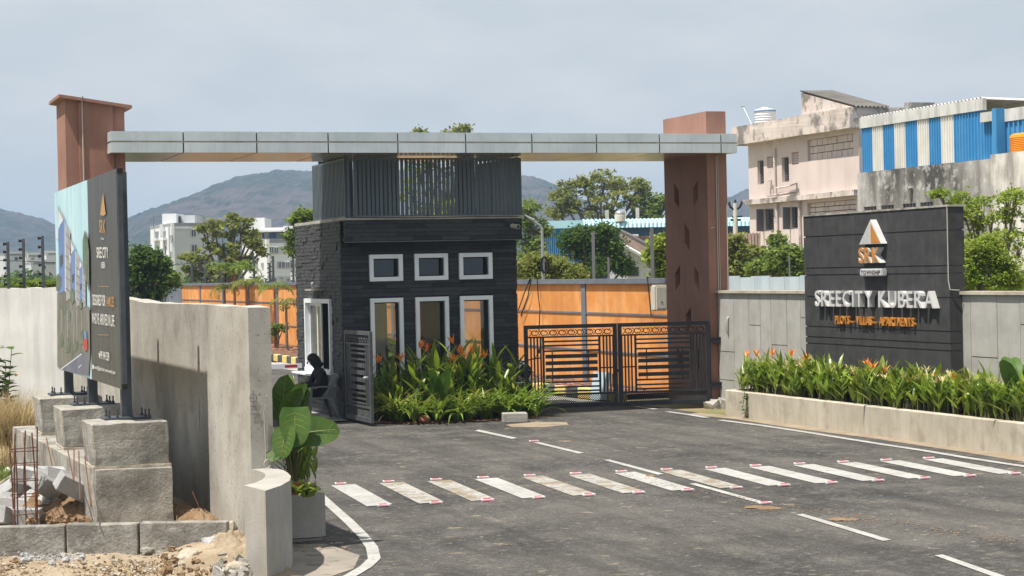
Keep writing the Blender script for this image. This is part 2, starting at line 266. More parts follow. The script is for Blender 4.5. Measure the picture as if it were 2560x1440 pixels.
# ------------------------------------------------------------------ mesh builder and object helpers
class MB:
    def __init__(s): s.v = []; s.f = []; s.m = []
    def add(s, vs, fs, mi=0):
        o = len(s.v); s.v.extend([tuple(q) for q in vs]); s.f.extend([tuple(i + o for i in f) for f in fs]); s.m.extend([mi] * len(fs)); return s
    def box(s, x0, x1, y0, y1, z0, z1, mi=0):
        vs = [(x, y, z) for z in (z0, z1) for y in (y0, y1) for x in (x0, x1)]
        return s.add(vs, [(0, 2, 3, 1), (4, 5, 7, 6), (0, 1, 5, 4), (2, 6, 7, 3), (0, 4, 6, 2), (1, 3, 7, 5)], mi)
    def obox(s, Mx, sx, sy, sz, mi=0, jit=0.0):
        vs = []
        for z in (-.5, .5):
            for y in (-.5, .5):
                for x in (-.5, .5):
                    q = Vector((x * sx, y * sy, z * sz))
                    if jit: q += Vector((random.uniform(-jit, jit), random.uniform(-jit, jit), random.uniform(-jit, jit)))
                    vs.append(Mx @ q)
        return s.add(vs, [(0, 2, 3, 1), (4, 5, 7, 6), (0, 1, 5, 4), (2, 6, 7, 3), (0, 4, 6, 2), (1, 3, 7, 5)], mi)
    def quad(s, a, b, c, d, mi=0): return s.add([a, b, c, d], [(0, 1, 2, 3)], mi)
    def prism(s, poly, z0, z1, mi=0):
        n = len(poly)
        vs = [(x, y, z0) for x, y in poly] + [(x, y, z1) for x, y in poly]
        fs = [tuple(range(n - 1, -1, -1)), tuple(range(n, 2 * n))] + [(i, (i + 1) % n, n + (i + 1) % n, n + i) for i in range(n)]
        return s.add(vs, fs, mi)
    def extr(s, poly, off, mi=0):          # poly: 3D points, off: vector
        n = len(poly); off = Vector(off)
        vs = [tuple(q) for q in poly] + [tuple(Vector(q) + off) for q in poly]
        fs = [tuple(range(n - 1, -1, -1)), tuple(range(n, 2 * n))] + [(i, (i + 1) % n, n + (i + 1) % n, n + i) for i in range(n)]
        return s.add(vs, fs, mi)
    def tube(s, pts, r, n=6, mi=0, cap=True):
        pts = [Vector(q) for q in pts]; k = len(pts); vs = []
        rr = r if isinstance(r, (list, tuple)) else [r] * k
        ref = None
        for i, q in enumerate(pts):
            t = (pts[min(i + 1, k - 1)] - pts[max(i - 1, 0)])
            if t.length < 1e-9: t = Vector((0, 0, 1))
            t.normalize()
            if ref is None:
                ref = Vector((0, 0, 1)) if abs(t.z) < .9 else Vector((1, 0, 0))
            x = (ref - t * ref.dot(t))
            if x.length < 1e-6: x = Vector((1, 0, 0)) - t * t.x
            x.normalize(); y = t.cross(x); ref = x
            for j in range(n):
                a = 2 * math.pi * j / n; vs.append(q + (x * math.cos(a) + y * math.sin(a)) * rr[i])
        fs = [(i * n + j, i * n + (j + 1) % n, (i + 1) * n + (j + 1) % n, (i + 1) * n + j) for i in range(k - 1) for j in range(n)]
        if cap: fs += [tuple(range(n - 1, -1, -1)), tuple(range((k - 1) * n, k * n))]
        return s.add(vs, fs, mi)
    def lathe(s, prof, n=20, mi=0, c=(0, 0, 0)):
        vs = [(c[0] + r * math.cos(2 * math.pi * j / n), c[1] + r * math.sin(2 * math.pi * j / n), c[2] + z) for r, z in prof for j in range(n)]
        k = len(prof)
        fs = [(i * n + j, i * n + (j + 1) % n, (i + 1) * n + (j + 1) % n, (i + 1) * n + j) for i in range(k - 1) for j in range(n)]
        fs += [tuple(range(n - 1, -1, -1)), tuple(range((k - 1) * n, k * n))]
        return s.add(vs, fs, mi)
    def build(s, name, mats, parent=None, off=(0, 0, 0), smooth=False, kind=None):
        me = bpy.data.meshes.new(name)
        ox, oy, oz = off
        me.from_pydata([(x - ox, y - oy, z - oz) for x, y, z in s.v], [], s.f)
        if not isinstance(mats, (list, tuple)): mats = [mats]
        for q in mats: me.materials.append(q)
        if len(mats) > 1: me.polygons.foreach_set('material_index', s.m)
        if smooth: me.polygons.foreach_set('use_smooth', [True] * len(me.polygons))
        me.update()
        o = bpy.data.objects.new(name, me); col.objects.link(o)
        if parent is not None: o.parent = parent
        if kind: o['kind'] = kind
        return o
def tag(o, label, cat, group=None):
    o['label'] = label; o['category'] = cat
    if group: o['group'] = group
    return o
def at_site(o, a, b, z=0.0, rz=0.0):
    o.location = W(a, b, z); o.rotation_euler = (0, 0, TH + rz); return o
def empty(name, label, cat, group=None):
    o = bpy.data.objects.new(name, None); col.objects.link(o); o.empty_display_size = 0.2
    return tag(o, label, cat, group)
def sthing(name, label, cat, a, b, z=0.0, rz=0.0, group=None):
    return at_site(empty(name, label, cat, group), a, b, z, rz)
def wthing(name, label, cat, p, rz=0.0, group=None):
    o = empty(name, label, cat, group); o.location = p; o.rotation_euler = (0, 0, rz); return o
def inst(me, name, parent=None, loc=(0, 0, 0), rot=(0, 0, 0), scale=(1, 1, 1)):
    o = bpy.data.objects.new(name, me); col.objects.link(o); o.parent = parent; o.location = loc; o.rotation_euler = rot; o.scale = scale; return o
def copy_tree(o, parent=None):
    c = o.copy(); col.objects.link(c); c.parent = parent
    for ch in [q for q in o.children]: copy_tree(ch, c)
    return c
def roughen(o, amp=0.01, sc=3.0, cuts=0, bevel=0.0):
    bm = bmesh.new(); bm.from_mesh(o.data)
    if bevel: bmesh.ops.bevel(bm, geom=bm.edges[:], offset=bevel, segments=1, affect='EDGES')
    if cuts: bmesh.ops.subdivide_edges(bm, edges=bm.edges[:], cuts=cuts, use_grid_fill=True)
    sd = random.uniform(0, 100)
    for q in bm.verts:
        n = mnoise.noise_vector(q.co * sc + Vector((sd, 0, 0))) + 0.5 * mnoise.noise_vector(q.co * sc * 2.7 + Vector((0, sd, 0)))
        q.co += n * amp
    bmesh.ops.recalc_face_normals(bm, faces=bm.faces[:])
    bm.to_mesh(o.data); bm.free(); o.data.update(); return o
def bevel_mesh(o, w=0.01, seg=1):
    bm = bmesh.new(); bm.from_mesh(o.data); bmesh.ops.bevel(bm, geom=bm.edges[:], offset=w, segments=seg, affect='EDGES'); bm.to_mesh(o.data); bm.free(); return o
_gl = {}
def glyph(ch, bold=0.0, depth=0.0, bev=0.0):
    k = (ch, bold, depth, bev)
    if k in _gl: return _gl[k]
    cu_ = bpy.data.curves.new('glyph', 'FONT'); cu_.body = ch; cu_.size = 1.0; cu_.offset = bold; cu_.extrude = depth / 2; cu_.resolution_u = 3
    ob = bpy.data.objects.new('glyph', cu_); col.objects.link(ob)
    dg = bpy.context.evaluated_depsgraph_get(); dg.update()
    me = bpy.data.meshes.new_from_object(ob.evaluated_get(dg))
    vs = [tuple(q.co) for q in me.vertices]; fs = [tuple(q.vertices) for q in me.polygons]
    bpy.data.objects.remove(ob); bpy.data.curves.remove(cu_); bpy.data.meshes.remove(me)
    _gl[k] = (vs, fs); return _gl[k]
def text_layout(txt, width, height, bold=0.02, depth=0.0, gap=0.09, space=0.32):
    """List of (char, verts, faces) scaled to width x height, starting at x=0, baseline y=0."""
    x = 0; out = []
    H = max(q[1] for q in glyph('E', bold, depth)[0])
    for ch in txt:
        if ch == ' ': x += space; continue
        vs, fs = glyph(ch, bold, depth)
        x0 = min(q[0] for q in vs); x1 = max(q[0] for q in vs)
        out.append((ch, [(q[0] - x0 + x, q[1], q[2]) for q in vs], fs)); x += x1 - x0 + gap
    x -= gap
    return [(c, [(a * width / x, b * height / H, d) for a, b, d in vs], fs) for c, vs, fs in out]
# ================================================================== SETTING
def sheet(name, poly_site, z, m, sub=0, kind='structure', parent=None, amp=0.0, sc=1.0):
    me = bpy.data.meshes.new(name); bm = bmesh.new()
    vs = [bm.verts.new((a, b, 0)) for a, b in poly_site]; bm.faces.new(vs)
    if sub:
        bmesh.ops.triangulate(bm, faces=bm.faces[:])
        for _ in range(sub): bmesh.ops.subdivide_edges(bm, edges=bm.edges[:], cuts=1, use_grid_fill=True)
        for q in bm.verts:
            q.co.z += amp * (mnoise.noise(q.co * sc) + 0.5 * mnoise.noise(q.co * sc * 2.9) + .25 * mnoise.noise(q.co * sc * 7))
    bm.to_mesh(me); bm.free(); me.materials.append(m)
    o = bpy.data.objects.new(name, me); col.objects.link(o)
    if parent is None: at_site(o, 0, 0, z)
    else: o.parent = parent; o.location = (0, 0, z)
    if kind: o['kind'] = kind
    return o
R_ = 3500
ground = sheet('ground', [(-R_, -R_), (R_, -R_), (R_, R_), (-R_, R_)], -0.03, MT['ground'])
road = sheet('road', [(4.56, 20.5), (4.9, 20.1), (4.75, 18.5), (4.3, 17.6), (-2, 14.5), (-40, 10), (-40, -8), (60, -8), (60, 14), (17.2, 22), (16.62, 26), (16.62, 37), (15.0, 46), (14.0, 66), (13.4, 130), (7.6, 130), (7.6, 60), (7.6, 43), (4.56, 36)], 0.0, MT['asphalt'])
sheet('road_shoulder', [(4.56, 20.45), (5.15, 20.2), (5.25, 19.2), (4.95, 18.35), (4.5, 17.85), (3.0, 17.2), (3.0, 18.3), (3.9, 18.3), (4.3, 19.2)], 0.006, MT['shoulder'], 0)
sheet('driveway', [(15.1, 38.2), (16.3, 38.2), (15.9, 46), (14.9, 64), (13.6, 64), (14.6, 46)], 0.006, MT['pale_conc'])
sheet('verge', [(16.4, 39.6), (18.4, 39.6), (18.4, 105), (14.9, 105), (15.0, 64), (16.1, 46)], 0.10, MT['redsoil'])
# dusty strip beside the right hand planter, uneven
edge_strip = sheet('dusty_road_edge', [(16.75, 33.8), (16.76, 30), (16.77, 26), (16.8, 22), (16.25, 22), (16.42, 25), (16.5, 28), (16.38, 30.5), (16.45, 33.0), (16.2, 34.6), (16.6, 34.8)], 0.004, MT['dust'], 0)
sheet('dusty_patch', [(12.3, 34.3), (13.0, 34.6), (13.5, 34.2), (13.3, 33.6), (12.7, 33.35), (12.2, 33.7)], 0.004, MT['dust'], 0)
# road markings
def mark(name, pts, m=None):
    o = sheet(name, pts, 0.008, m or MT['paint'], kind='structure', parent=road); return o
def lerp(p, q, t): return tuple(p[i] * (1 - t) + q[i] * t for i in range(2))
z1 = [Ga(*q)[:2] for q in ((827, 1215), (888, 1211), (981, 1262), (917, 1267))]
z2 = [Ga(*q)[:2] for q in ((2308, 1150), (2356, 1147), (2550, 1183), (2497, 1186))]
stripe_xy = []
for k in range(14):
    t = k / 13.0
    q = [lerp(z1[i], z2[i], t) for i in range(4)]
    stripe_xy.append(q)
    mark('zebra_stripe', q, MT['paint_dirty'] if k in (1, 2, 4, 5, 7) else MT['paint'])
dashes = [((1187, 1078), (1197, 1075), (1293, 1096), (1280, 1098)), ((1332, 1107), (1346, 1106), (1460, 1133), (1446, 1135)), ((1509, 1151), (1524, 1150), (1660, 1186), (1645, 1188)),
          ((1724, 1211), (1738, 1209), (1914, 1257), (1900, 1260)), ((1990, 1288), (2008, 1286), (2228, 1351), (2208, 1354)), ((2336, 1390), (2357, 1388), (2570, 1462), (2545, 1466)),
          ((696, 966), (704, 964), (748, 974), (738, 976))]
for d in dashes: mark('lane_dash', [Ga(*q)[:2] for q in d])
def line(name, cl, w):
    c = [Vector(q) for q in cl]; L_, R2 = [], []
    for i, q in enumerate(c):
        t = (c[min(i + 1, len(c) - 1)] - c[max(i - 1, 0)]).normalized(); n = Vector((-t.y, t.x)) * w / 2
        L_.append(tuple(q + n)); R2.append(tuple(q - n))
    me_v = L_ + R2; k = len(L_); mb = MB(); mb.add([(a, b, 0) for a, b in me_v], [(i, i + 1, k + i + 1, k + i) for i in range(k - 1)])
    o = mb.build(name, MT['paint'], road); o.location.z = 0.009; o['kind'] = 'structure'; return o
line('edge_line', [Ga(x, y)[:2] for x, y in ((800, 1240), (835, 1272), (870, 1303), (905, 1338), (930, 1370), (936, 1398), (915, 1418), (885, 1436), (850, 1455))], 0.13)
line('edge_line', [Ga(x, y)[:2] for x, y in ((1800, 1051), (1900, 1064), (2000, 1079), (2100, 1095), (2200, 1111), (2300, 1126), (2420, 1146), (2580, 1170))], 0.14)
line('edge_line', [Ga(x, y)[:2] for x, y in ((1590, 1017), (1640, 1024))], 0.14)
line('edge_line', [Ga(x, y)[:2] for x, y in ((1668, 1030), (1720, 1037), (1768, 1045))], 0.14)
# red road studs at the stripe ends
sb = MB().prism([(-.085, -.05), (.085, -.05), (.06, .05), (-.06, .05)], 0, 0.022); stud_body = sb.build('body', MT['whiteframe'])
rb = MB().add([(-.062, -.056, .004), (.062, -.056, .004), (.05, -.02, .026), (-.05, -.02, .026)], [(0, 1, 2, 3)]).box(-.05, .05, -.02, .022, .022, .027)
stud_ref = rb.build('reflector', MT['red_refl'])
sme, rme = stud_body.data, stud_ref.data
bpy.data.objects.remove(stud_body); bpy.data.objects.remove(stud_ref)
ords = ['first', 'second', 'third', 'fourth', 'fifth', 'sixth', 'seventh', 'eighth', 'ninth', 'tenth', 'eleventh', 'twelfth', 'thirteenth', 'last']
def stud(a, b, label, rz=0):
    t = sthing('road_stud', label, 'road stud', a, b, 0.006, rz, 'red road studs set along the crossing')
    inst(sme, 'body', t); inst(rme, 'reflector', t)
for k, q in enumerate(stripe_xy):
    fx = lerp(q[0], q[1], .45); nx = lerp(q[3], q[2], .55)
    stud(fx[0], fx[1] + .10, 'red road stud at the far end of the %s zebra stripe from the plant tub' % ords[k])
    stud(nx[0], nx[1] - .08, 'red road stud at the near end of the %s zebra stripe from the plant tub' % ords[k])
q = Ga(1335, 1105); stud(q[0], q[1] + .03, 'red road stud at the far end of the lane dash before the gate')
q = Ga(1908, 1259); stud(q[0], q[1] - .03, 'red road stud at the near end of the lane dash below the crossing')

# left hand earth, bumpy
def patch(name, a0, a1, b0, b1, n, m, hf, z=0.0, kind='structure'):
    mb = MB(); nb = max(2, int(n * (b1 - b0) / (a1 - a0)))
    for j in range(nb + 1):
        for i in range(n + 1):
            a = a0 + (a1 - a0) * i / n; b = b0 + (b1 - b0) * j / nb
            mb.v.append((a, b, z + hf(a, b)))
    for j in range(nb):
        for i in range(n):
            k = j * (n + 1) + i; mb.f.append((k, k + 1, k + n + 2, k + n + 1)); mb.m.append(0)
    o = mb.build(name, m, smooth=True, kind=kind); return at_site(o, 0, 0)
def fb(a, b, s):
    v_ = Vector((a * s, b * s, 3.1)); return mnoise.noise(v_) + .5 * mnoise.noise(v_ * 2.1) + .25 * mnoise.noise(v_ * 4.3) + .12 * mnoise.noise(v_ * 9)
def gl(a, b):
    k = 1 / (1 + math.exp(-(b - 21.0 + (a - 3) * .4) * 9)); h = .01 + .09 * k + (.05 if k < .5 else .03) * fb(a, b, 1.6) + .012 * fb(a, b, 7)
    return h + .16 * math.exp(-((a - 3.85) / .3) ** 2 - ((b - 19.7) / .75) ** 2)
patch('sandy_ground', -3.2, 4.36, 13.5, 34.8, 150, MT['sand'], gl, 0)

# hills: a ridge whose outline is real terrain far away
prof = [(-900, 560), (-400, 500), (-100, 505), (0, 518), (60, 530), (110, 548), (160, 575), (230, 600), (300, 592), (330, 577), (380, 546), (420, 530), (450, 511), (500, 494), (545, 484), (575, 463), (600, 450), (640, 439), (700, 430), (735, 422), (775, 426), (900, 420), (1100, 425), (1310, 438), (1345, 442), (1390, 459), (1430, 482), (1500, 520), (1600, 560), (1700, 560), (1790, 510), (1830, 484), (1870, 470), (1950, 462), (2100, 480), (2400, 520), (3000, 560), (3600, 600)]
hx = np.array([p[0] for p in prof], float); hy = np.array([p[1] for p in prof], float)
def ridge_z(r):        # r = X/Y
    x = 1280 + r * 4800; y = np.interp(x, hx, hy); return max(2.0, (680 - 0.022 * (x - 1280) - y) / 4800.0 * 1500 + 2.9)
mb = MB(); NX, NY = 560, 90
for j in range(NY + 1):
    Y = 880 + 1050 * j / NY
    for i in range(NX + 1):
        r = -0.48 + 0.98 * i / NX; X = r * 1500; zr = ridge_z(r)
        t = (Y - 880) / 620.0
        s_ = (t * t * (3 - 2 * t)) if t < 1 else max(0.0, 1 - ((t - 1) / .69) ** 1.5)
        p_ = Vector((X * .011, Y * .011, 1.7)); gul = mnoise.noise(p_) + .5 * mnoise.noise(p_ * 2.2) + .3 * mnoise.noise(p_ * 4.1)
        p2 = Vector((X * .13, Y * .13, 5.0)); fine = mnoise.noise(p2) + .6 * mnoise.noise(p2 * 2.3)
        k_ = min(1, s_ * 1.4)
        mb.v.append((X, Y, zr * s_ * (1 + 0.24 * gul * (1 - s_ * .95)) + 1.7 * fine * k_ + 1.6 * k_ * mnoise.noise(p2 * 4.3) - 2))
for j in range(NY):
    for i in range(NX):
        k = j * (NX + 1) + i; mb.f.append((k, k + 1, k + NX + 2, k + NX + 1)); mb.m.append(0)
mb.build('hills', MT['hill'], smooth=False, kind='structure')

# haze
hm = bpy.data.materials.new('haze_air'); hm.use_nodes = True; hn = hm.node_tree; hn.nodes.clear()
ho = hn.nodes.new('ShaderNodeOutputMaterial'); pv = hn.nodes.new('ShaderNodeVolumePrincipled')
pv.inputs['Color'].default_value = (0.52, 0.72, 0.98, 1); pv.inputs['Density'].default_value = 0.00038; pv.inputs['Anisotropy'].default_value = 0.2
hn.links.new(pv.outputs[0], ho.inputs['Volume'])
hz = MB().box(-5600, 5600, -5600, 5600, -3, 108).build('haze', hm, kind='stuff')

# ================================================================== GATEWAY ARCH
MB0 = MB
arch = sthing('entrance_gateway', 'tall gateway with brown pillars carrying a long silver beam over the road', 'gateway', 5.0, 35.4)
OA = (5.0, 35.4, 0)
class MB(MB0):          # the arch was measured on a plane 35.4 m in; its true plane is 35.85 m in
    def build(s, *a, **k):
        K = 1.0127; s.v = [(x * K, y * K, CAM_H + (z - CAM_H) * K) for x, y, z in s.v]
        return MB0.build(s, *a, **k)
def hole_prism(pts, a0, depth):     # pts (b,z) on plane a
    return MB().extr([(a0 - .1, b, z) for b, z in pts], (depth + .1, 0, 0))
def boolean(o, cutter_mb):
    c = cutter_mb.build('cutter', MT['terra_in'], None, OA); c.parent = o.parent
    bm = bmesh.new(); bm.from_mesh(c.data); bmesh.ops.recalc_face_normals(bm, faces=bm.faces[:]); bm.to_mesh(c.data); bm.free()
    md = o.modifiers.new('b', 'BOOLEAN'); md.operation = 'DIFFERENCE'; md.object = c; md.solver = 'EXACT'
    bpy.context.view_layer.update(); dg = bpy.context.evaluated_depsgraph_get()
    me = bpy.data.meshes.new_from_object(o.evaluated_get(dg)); o.modifiers.clear(); o.data = me; bpy.data.objects.remove(c)
# right pillar
pr = MB().box(17.4, 17.85, 35.88, 38.0, 0.0, 6.13).build('pillar', MT['terra'], arch, OA)
def diam(bl, bh, zs):   # left side (b larger = further) z range, right side z range
    return [(bl, zs[0]), (bl, zs[1]), (bh, zs[3]), (bh, zs[2])]
cut = MB()
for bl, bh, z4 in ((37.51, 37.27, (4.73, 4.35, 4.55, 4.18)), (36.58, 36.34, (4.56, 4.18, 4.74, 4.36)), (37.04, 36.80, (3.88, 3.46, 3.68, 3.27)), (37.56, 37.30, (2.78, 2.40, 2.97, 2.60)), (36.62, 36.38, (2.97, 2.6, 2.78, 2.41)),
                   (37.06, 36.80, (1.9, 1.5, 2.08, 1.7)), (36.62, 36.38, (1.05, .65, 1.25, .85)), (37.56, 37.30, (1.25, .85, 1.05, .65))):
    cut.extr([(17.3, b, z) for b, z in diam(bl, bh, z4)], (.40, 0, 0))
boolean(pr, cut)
MB().tube([(17.60, 35.86, .3), (17.60, 35.86, 5.2)], .012, 6).tube([(17.64, 35.86, 2.2), (17.64, 35.86, 5.22)], .008, 5).tube([(17.45, 35.86, 3.72), (17.52, 35.84, 3.73)], .012, 5).build('conduit', MT['cable_grey'], pr, OA)
# left pillar with sloping cap
pl = MB().box(4.42, 4.66, 35.92, 37.2, 0, 6.25).box(4.66, 5.28, 35.85, 37.2, 0, 6.20).box(5.28, 5.5, 35.92, 37.2, 0, 6.12).build('pillar', MT['terra'], arch, OA)
cap = MB(); zc = lambda a: 6.31 - .145 * (a - 4.42)
cap.add([(a, b, zc(a) + dz) for dz in (-.055, 0) for a, b in ((4.30, 35.75), (5.62, 35.75), (5.62, 37.35), (4.30, 37.35))], [(3, 2, 1, 0), (4, 5, 6, 7), (0, 1, 5, 4), (1, 2, 6, 5), (2, 3, 7, 6), (3, 0, 4, 7)])
cap.build('cap', MT['terra'], pl, OA)
MB().tube([(4.72, 35.83, 2), (4.72, 35.83, 6.2), (4.72, 35.70, 6.30)], .012, 6).build('conduit', MT['cable_grey'], pl, OA)
# beam
bc = MB().box(5.19, 17.84, 35.42, 38.16, 5.255, 5.615).build('beam', MT['acp_core'], arch, OA)
jo = [5.17] + [6.49 + 1.376 * i for i in range(9)] + [17.86]
for i in range(10):
    x0 = jo[i] + (.013 if i else 0); x1 = jo[i + 1] - (.013 if i < 9 else 0)
    MB().box(x0, x1, 35.40, 35.425, 5.24, 5.425).build('fascia_panel', MT['acp'], bc, OA)
    MB().box(x0, x1, 35.40, 35.425, 5.455, 5.63).build('fascia_panel', MT['acp'], bc, OA)
    y0, y1 = (35.426, 38.18)
    MB().box(x0, x1, y0, y1, 5.238, 5.25).build('soffit_panel', MT['acp_soffit'], bc, OA)
    MB().box(x0, x1, 35.43, 38.18, 5.62, 5.632).build('top_panel', MT['acp'], bc, OA)
MB().box(5.17, 17.86, 35.412, 35.421, 5.425, 5.455).build('joint_strip', MT['mould'], bc, OA)
MB().box(5.165, 5.188, 35.43, 38.17, 5.24, 5.425).box(5.165, 5.188, 35.43, 38.17, 5.455, 5.63).build('end_panel', MT['acp'], bc, OA)
MB().box(17.842, 17.862, 35.43, 38.17, 5.24, 5.63).build('end_panel', MT['acp'], bc, OA)
rub = MB()
for k in range(9): rub.obox(Matrix.Translation((17.3 + .12 * k + random.uniform(-.1, .1), 35.75 + random.uniform(-.2, .1), .06)) @ Matrix.Rotation(random.uniform(0, 3), 4, 'Z') @ Matrix.Rotation(random.uniform(-.4, .4), 4, 'X'), .3, .25, .22, jit=.05)
o = rub.build('base_mortar', MT['pale_conc'], pr, OA); roughen(o, .03, 4, 2)

MB = MB0
# ================================================================== GUARD HOUSE
GH = (9.92, 37.25, 0)
gh = sthing('guard_house', 'black slate guard house with white framed windows under the silver beam', 'guard house', *GH)
def wall_cells(mb, axis, c0, c1, s0, s1, z0, z1, holes):
    """wall along 's' with openings (s0,s1,z0,z1); axis 'b': plane normal is b (s=a); axis 'a': s=b."""
    ss = sorted(set([s0, s1] + [h for q in holes for h in q[:2]])); zz = sorted(set([z0, z1] + [h for q in holes for h in q[2:]]))
    for i in range(len(ss) - 1):
        for j in range(len(zz) - 1):
            sm, zm = (ss[i] + ss[i + 1]) / 2, (zz[j] + zz[j + 1]) / 2
            if any(h[0] < sm < h[1] and h[2] < zm < h[3] for h in holes): continue
            if axis == 'b': mb.box(ss[i], ss[i + 1], c0, c1, zz[j], zz[j + 1])
            else: mb.box(c0, c1, ss[i], ss[i + 1], zz[j], zz[j + 1])
FW = [(10.51, 11.21, 2.77, 3.31), (11.46, 12.17, 2.77, 3.31), (12.41, 13.13, 2.77, 3.31), (10.51, 11.20, .55, 2.43), (11.46, 12.17, .55, 2.43), (12.41, 13.12, .55, 2.43)]
SW = [(38.05, 40.2, .88, 2.43)]
BH = [(11.35, 12.75, .75, 2.5)]
RH = [(39.0, 40.7, .4, 2.5)]
w = MB(); wall_cells(w, 'b', 37.27, 37.47, 9.94, 13.66, 0, 3.6, FW)
wall_cells(w, 'a', 9.94, 10.12, 37.47, 41.08, 0, 4.0, SW)
wall_cells(w, 'b', 40.9, 41.08, 10.12, 13.66, 0, 4.0, BH)
wall_cells(w, 'a', 13.48, 13.66, 37.47, 40.9, 0, 4.0, RH)
w.build('wall', [MT['slatebase']], gh, GH)
iw = MB(); wall_cells(iw, 'b', 37.475, 37.49, 10.12, 13.48, 0, 3.3, FW); iw.box(10.125, 13.475, 37.5, 40.89, 3.3, 3.33)
wall_cells(iw, 'b', 40.88, 40.895, 10.12, 13.48, 0, 3.3, BH); wall_cells(iw, 'a', 13.46, 13.475, 37.49, 40.88, 0, 3.3, RH); wall_cells(iw, 'a', 10.125, 10.14, 37.49, 40.88, 0, 3.3, SW)
iw.box(11.35, 11.43, 39.2, 40.85, 0, 3.3)
iw.build('interior_lining', MT['inner'], gh, GH)
# overhang band + coping + roof
MB().box(9.99, 13.68, 36.92, 37.27, 3.575, 4.0).build('overhang', MT['slatebase'], gh, GH)
MB().box(9.995, 13.675, 36.925, 37.262, 3.556, 3.573).build('overhang_soffit', MT['bluegrey'], gh, GH)
MB().box(9.93, 13.72, 36.87, 41.12, 4.0, 4.06).build('coping', MT['concrete'], gh, GH)
# slate strips
sl_me = []
for k in range(6):
    mb = MB(); n = 5; pts = []
    for j in range(3):
        for i in range(n + 1):
            pts.append((i / n - .5, -.5 + random.uniform(-.22, .18) - .2, (j / 2 - .5)))
    vs = pts + [(i / n - .5, .5, z) for z in (-.5, .5) for i in range(n + 1)]
    fs = [(j * (n + 1) + i, j * (n + 1) + i + 1, (j + 1) * (n + 1) + i + 1, (j + 1) * (n + 1) + i) for j in range(2) for i in range(n)]
    b0 = 3 * (n + 1); fs += [(i + 1, i, b0 + i, b0 + i + 1) for i in range(n)] + [(2 * (n + 1) + i, 2 * (n + 1) + i + 1, b0 + n + 1 + i + 1, b0 + n + 1 + i) for i in range(n)]
    fs += [(0, 6, 12, 18 + 6, 18), (5, 23, 29, 17, 11)]
    mb.add(vs, fs); o = mb.build('slate_strip', MT['slate']); sl_me.append(o.data); bpy.data.objects.remove(o)
n_strip = 0; joined = MB()
def strip(s0, s1, z, h, axis, c):
    global n_strip
    L_ = s1 - s0 - .006
    if L_ < .03: return
    d = random.uniform(.012, .030)
    if axis == 'b': loc = ((s0 + s1) / 2 - GH[0], c - d / 2 + .012 - GH[1], z + h / 2); rot = (0, 0, 0)
    else: loc = (c - d / 2 + .012 - GH[0], (s0 + s1) / 2 - GH[1], z + h / 2); rot = (0, 0, -math.pi / 2)
    if n_strip < 299:
        inst(random.choice(sl_me), 'slate_strip', gh, loc, rot, (L_, d, h - .006)); n_strip += 1
    else:
        me = random.choice(sl_me); Mx = Matrix.Translation(Vector(loc) + Vector(GH)) @ Matrix.Rotation(rot[2], 4, 'Z') @ Matrix.Diagonal((L_, d, h - .006, 1))
        joined.add([Mx @ q.co for q in me.vertices], [tuple(p.vertices) for p in me.polygons])
def clad(s0, s1, z0, z1, axis, c, holes, step=.076):
    z = z0
    while z < z1 - .02:
        h = min(step, z1 - z); x = s0 + random.uniform(-.5, 0)
        while x < s1:
            x2 = x + random.uniform(.45, .75); segs = [(max(x, s0), min(x2, s1))]
            for hs in holes:
                if hs[2] < z + h * .5 < hs[3]:
                    ns = []
                    for a, b in segs:
                        if b <= hs[0] or a >= hs[1]: ns.append((a, b)); continue
                        if a < hs[0]: ns.append((a, hs[0]))
                        if b > hs[1]: ns.append((hs[1], b))
                    segs = ns
            for a, b in segs: strip(a, b, z, h, axis, c)
            x = x2
        z += h
clad(9.93, 13.68, 3.58, 4.0, 'b', 36.92, [], .084)
clad(9.93, 13.68, .84, 3.55, 'b', 37.27, FW, .085)
clad(36.92, 37.27, 3.58, 4.0, 'a', 9.985, [])
clad(37.25, 41.1, .0, 4.0, 'a', 9.94, SW)
clad(9.93, 13.68, 0, .84, 'b', 37.27, FW, .085)
o = joined.build('slate_cladding', MT['slate'], gh, GH, kind='stuff')
# windows on the front
def window_b(x0, x1, z0, z1, c, fw, glass, tall):
    f = MB(); pr_ = .045
    f.box(x0, x1, c - pr_, c + .09, z1 - fw, z1).box(x0, x1, c - pr_, c + .09, z0, z0 + fw).box(x0, x0 + fw, c - pr_, c + .09, z0 + fw, z1 - fw).box(x1 - fw, x1, c - pr_, c + .09, z0 + fw, z1 - fw)
    fo = f.build('window_frame', MT['whiteframe'], gh, GH); bevel_mesh(fo, .004)
    MB().box(x0 + fw + .002, x1 - fw - .002, c + .115, c + .121, z0 + fw + .002, z1 - fw - .002).build('pane', glass, fo, GH)
    g = MB(); t = .02
    X0, X1, Z0, Z1 = x0 + fw + .003, x1 - fw - .003, z0 + fw + .003, z1 - fw - .003
    g.box(X0, X1, c + .10, c + .14, Z1 - t, Z1).box(X0, X1, c + .10, c + .14, Z0, Z0 + t).box(X0, X0 + t, c + .10, c + .14, Z0 + t, Z1 - t).box(X1 - t - .015, X1, c + .02, c + .14, Z0 + t, Z1 - t)
    g.build('gasket', MT['blackrev'], fo, GH)
for i, q in enumerate(FW): window_b(q[0], q[1], q[2], q[3], 37.25, .085, MT['glass_dark'] if i < 3 or i == 4 else MT['glass'], i > 2)
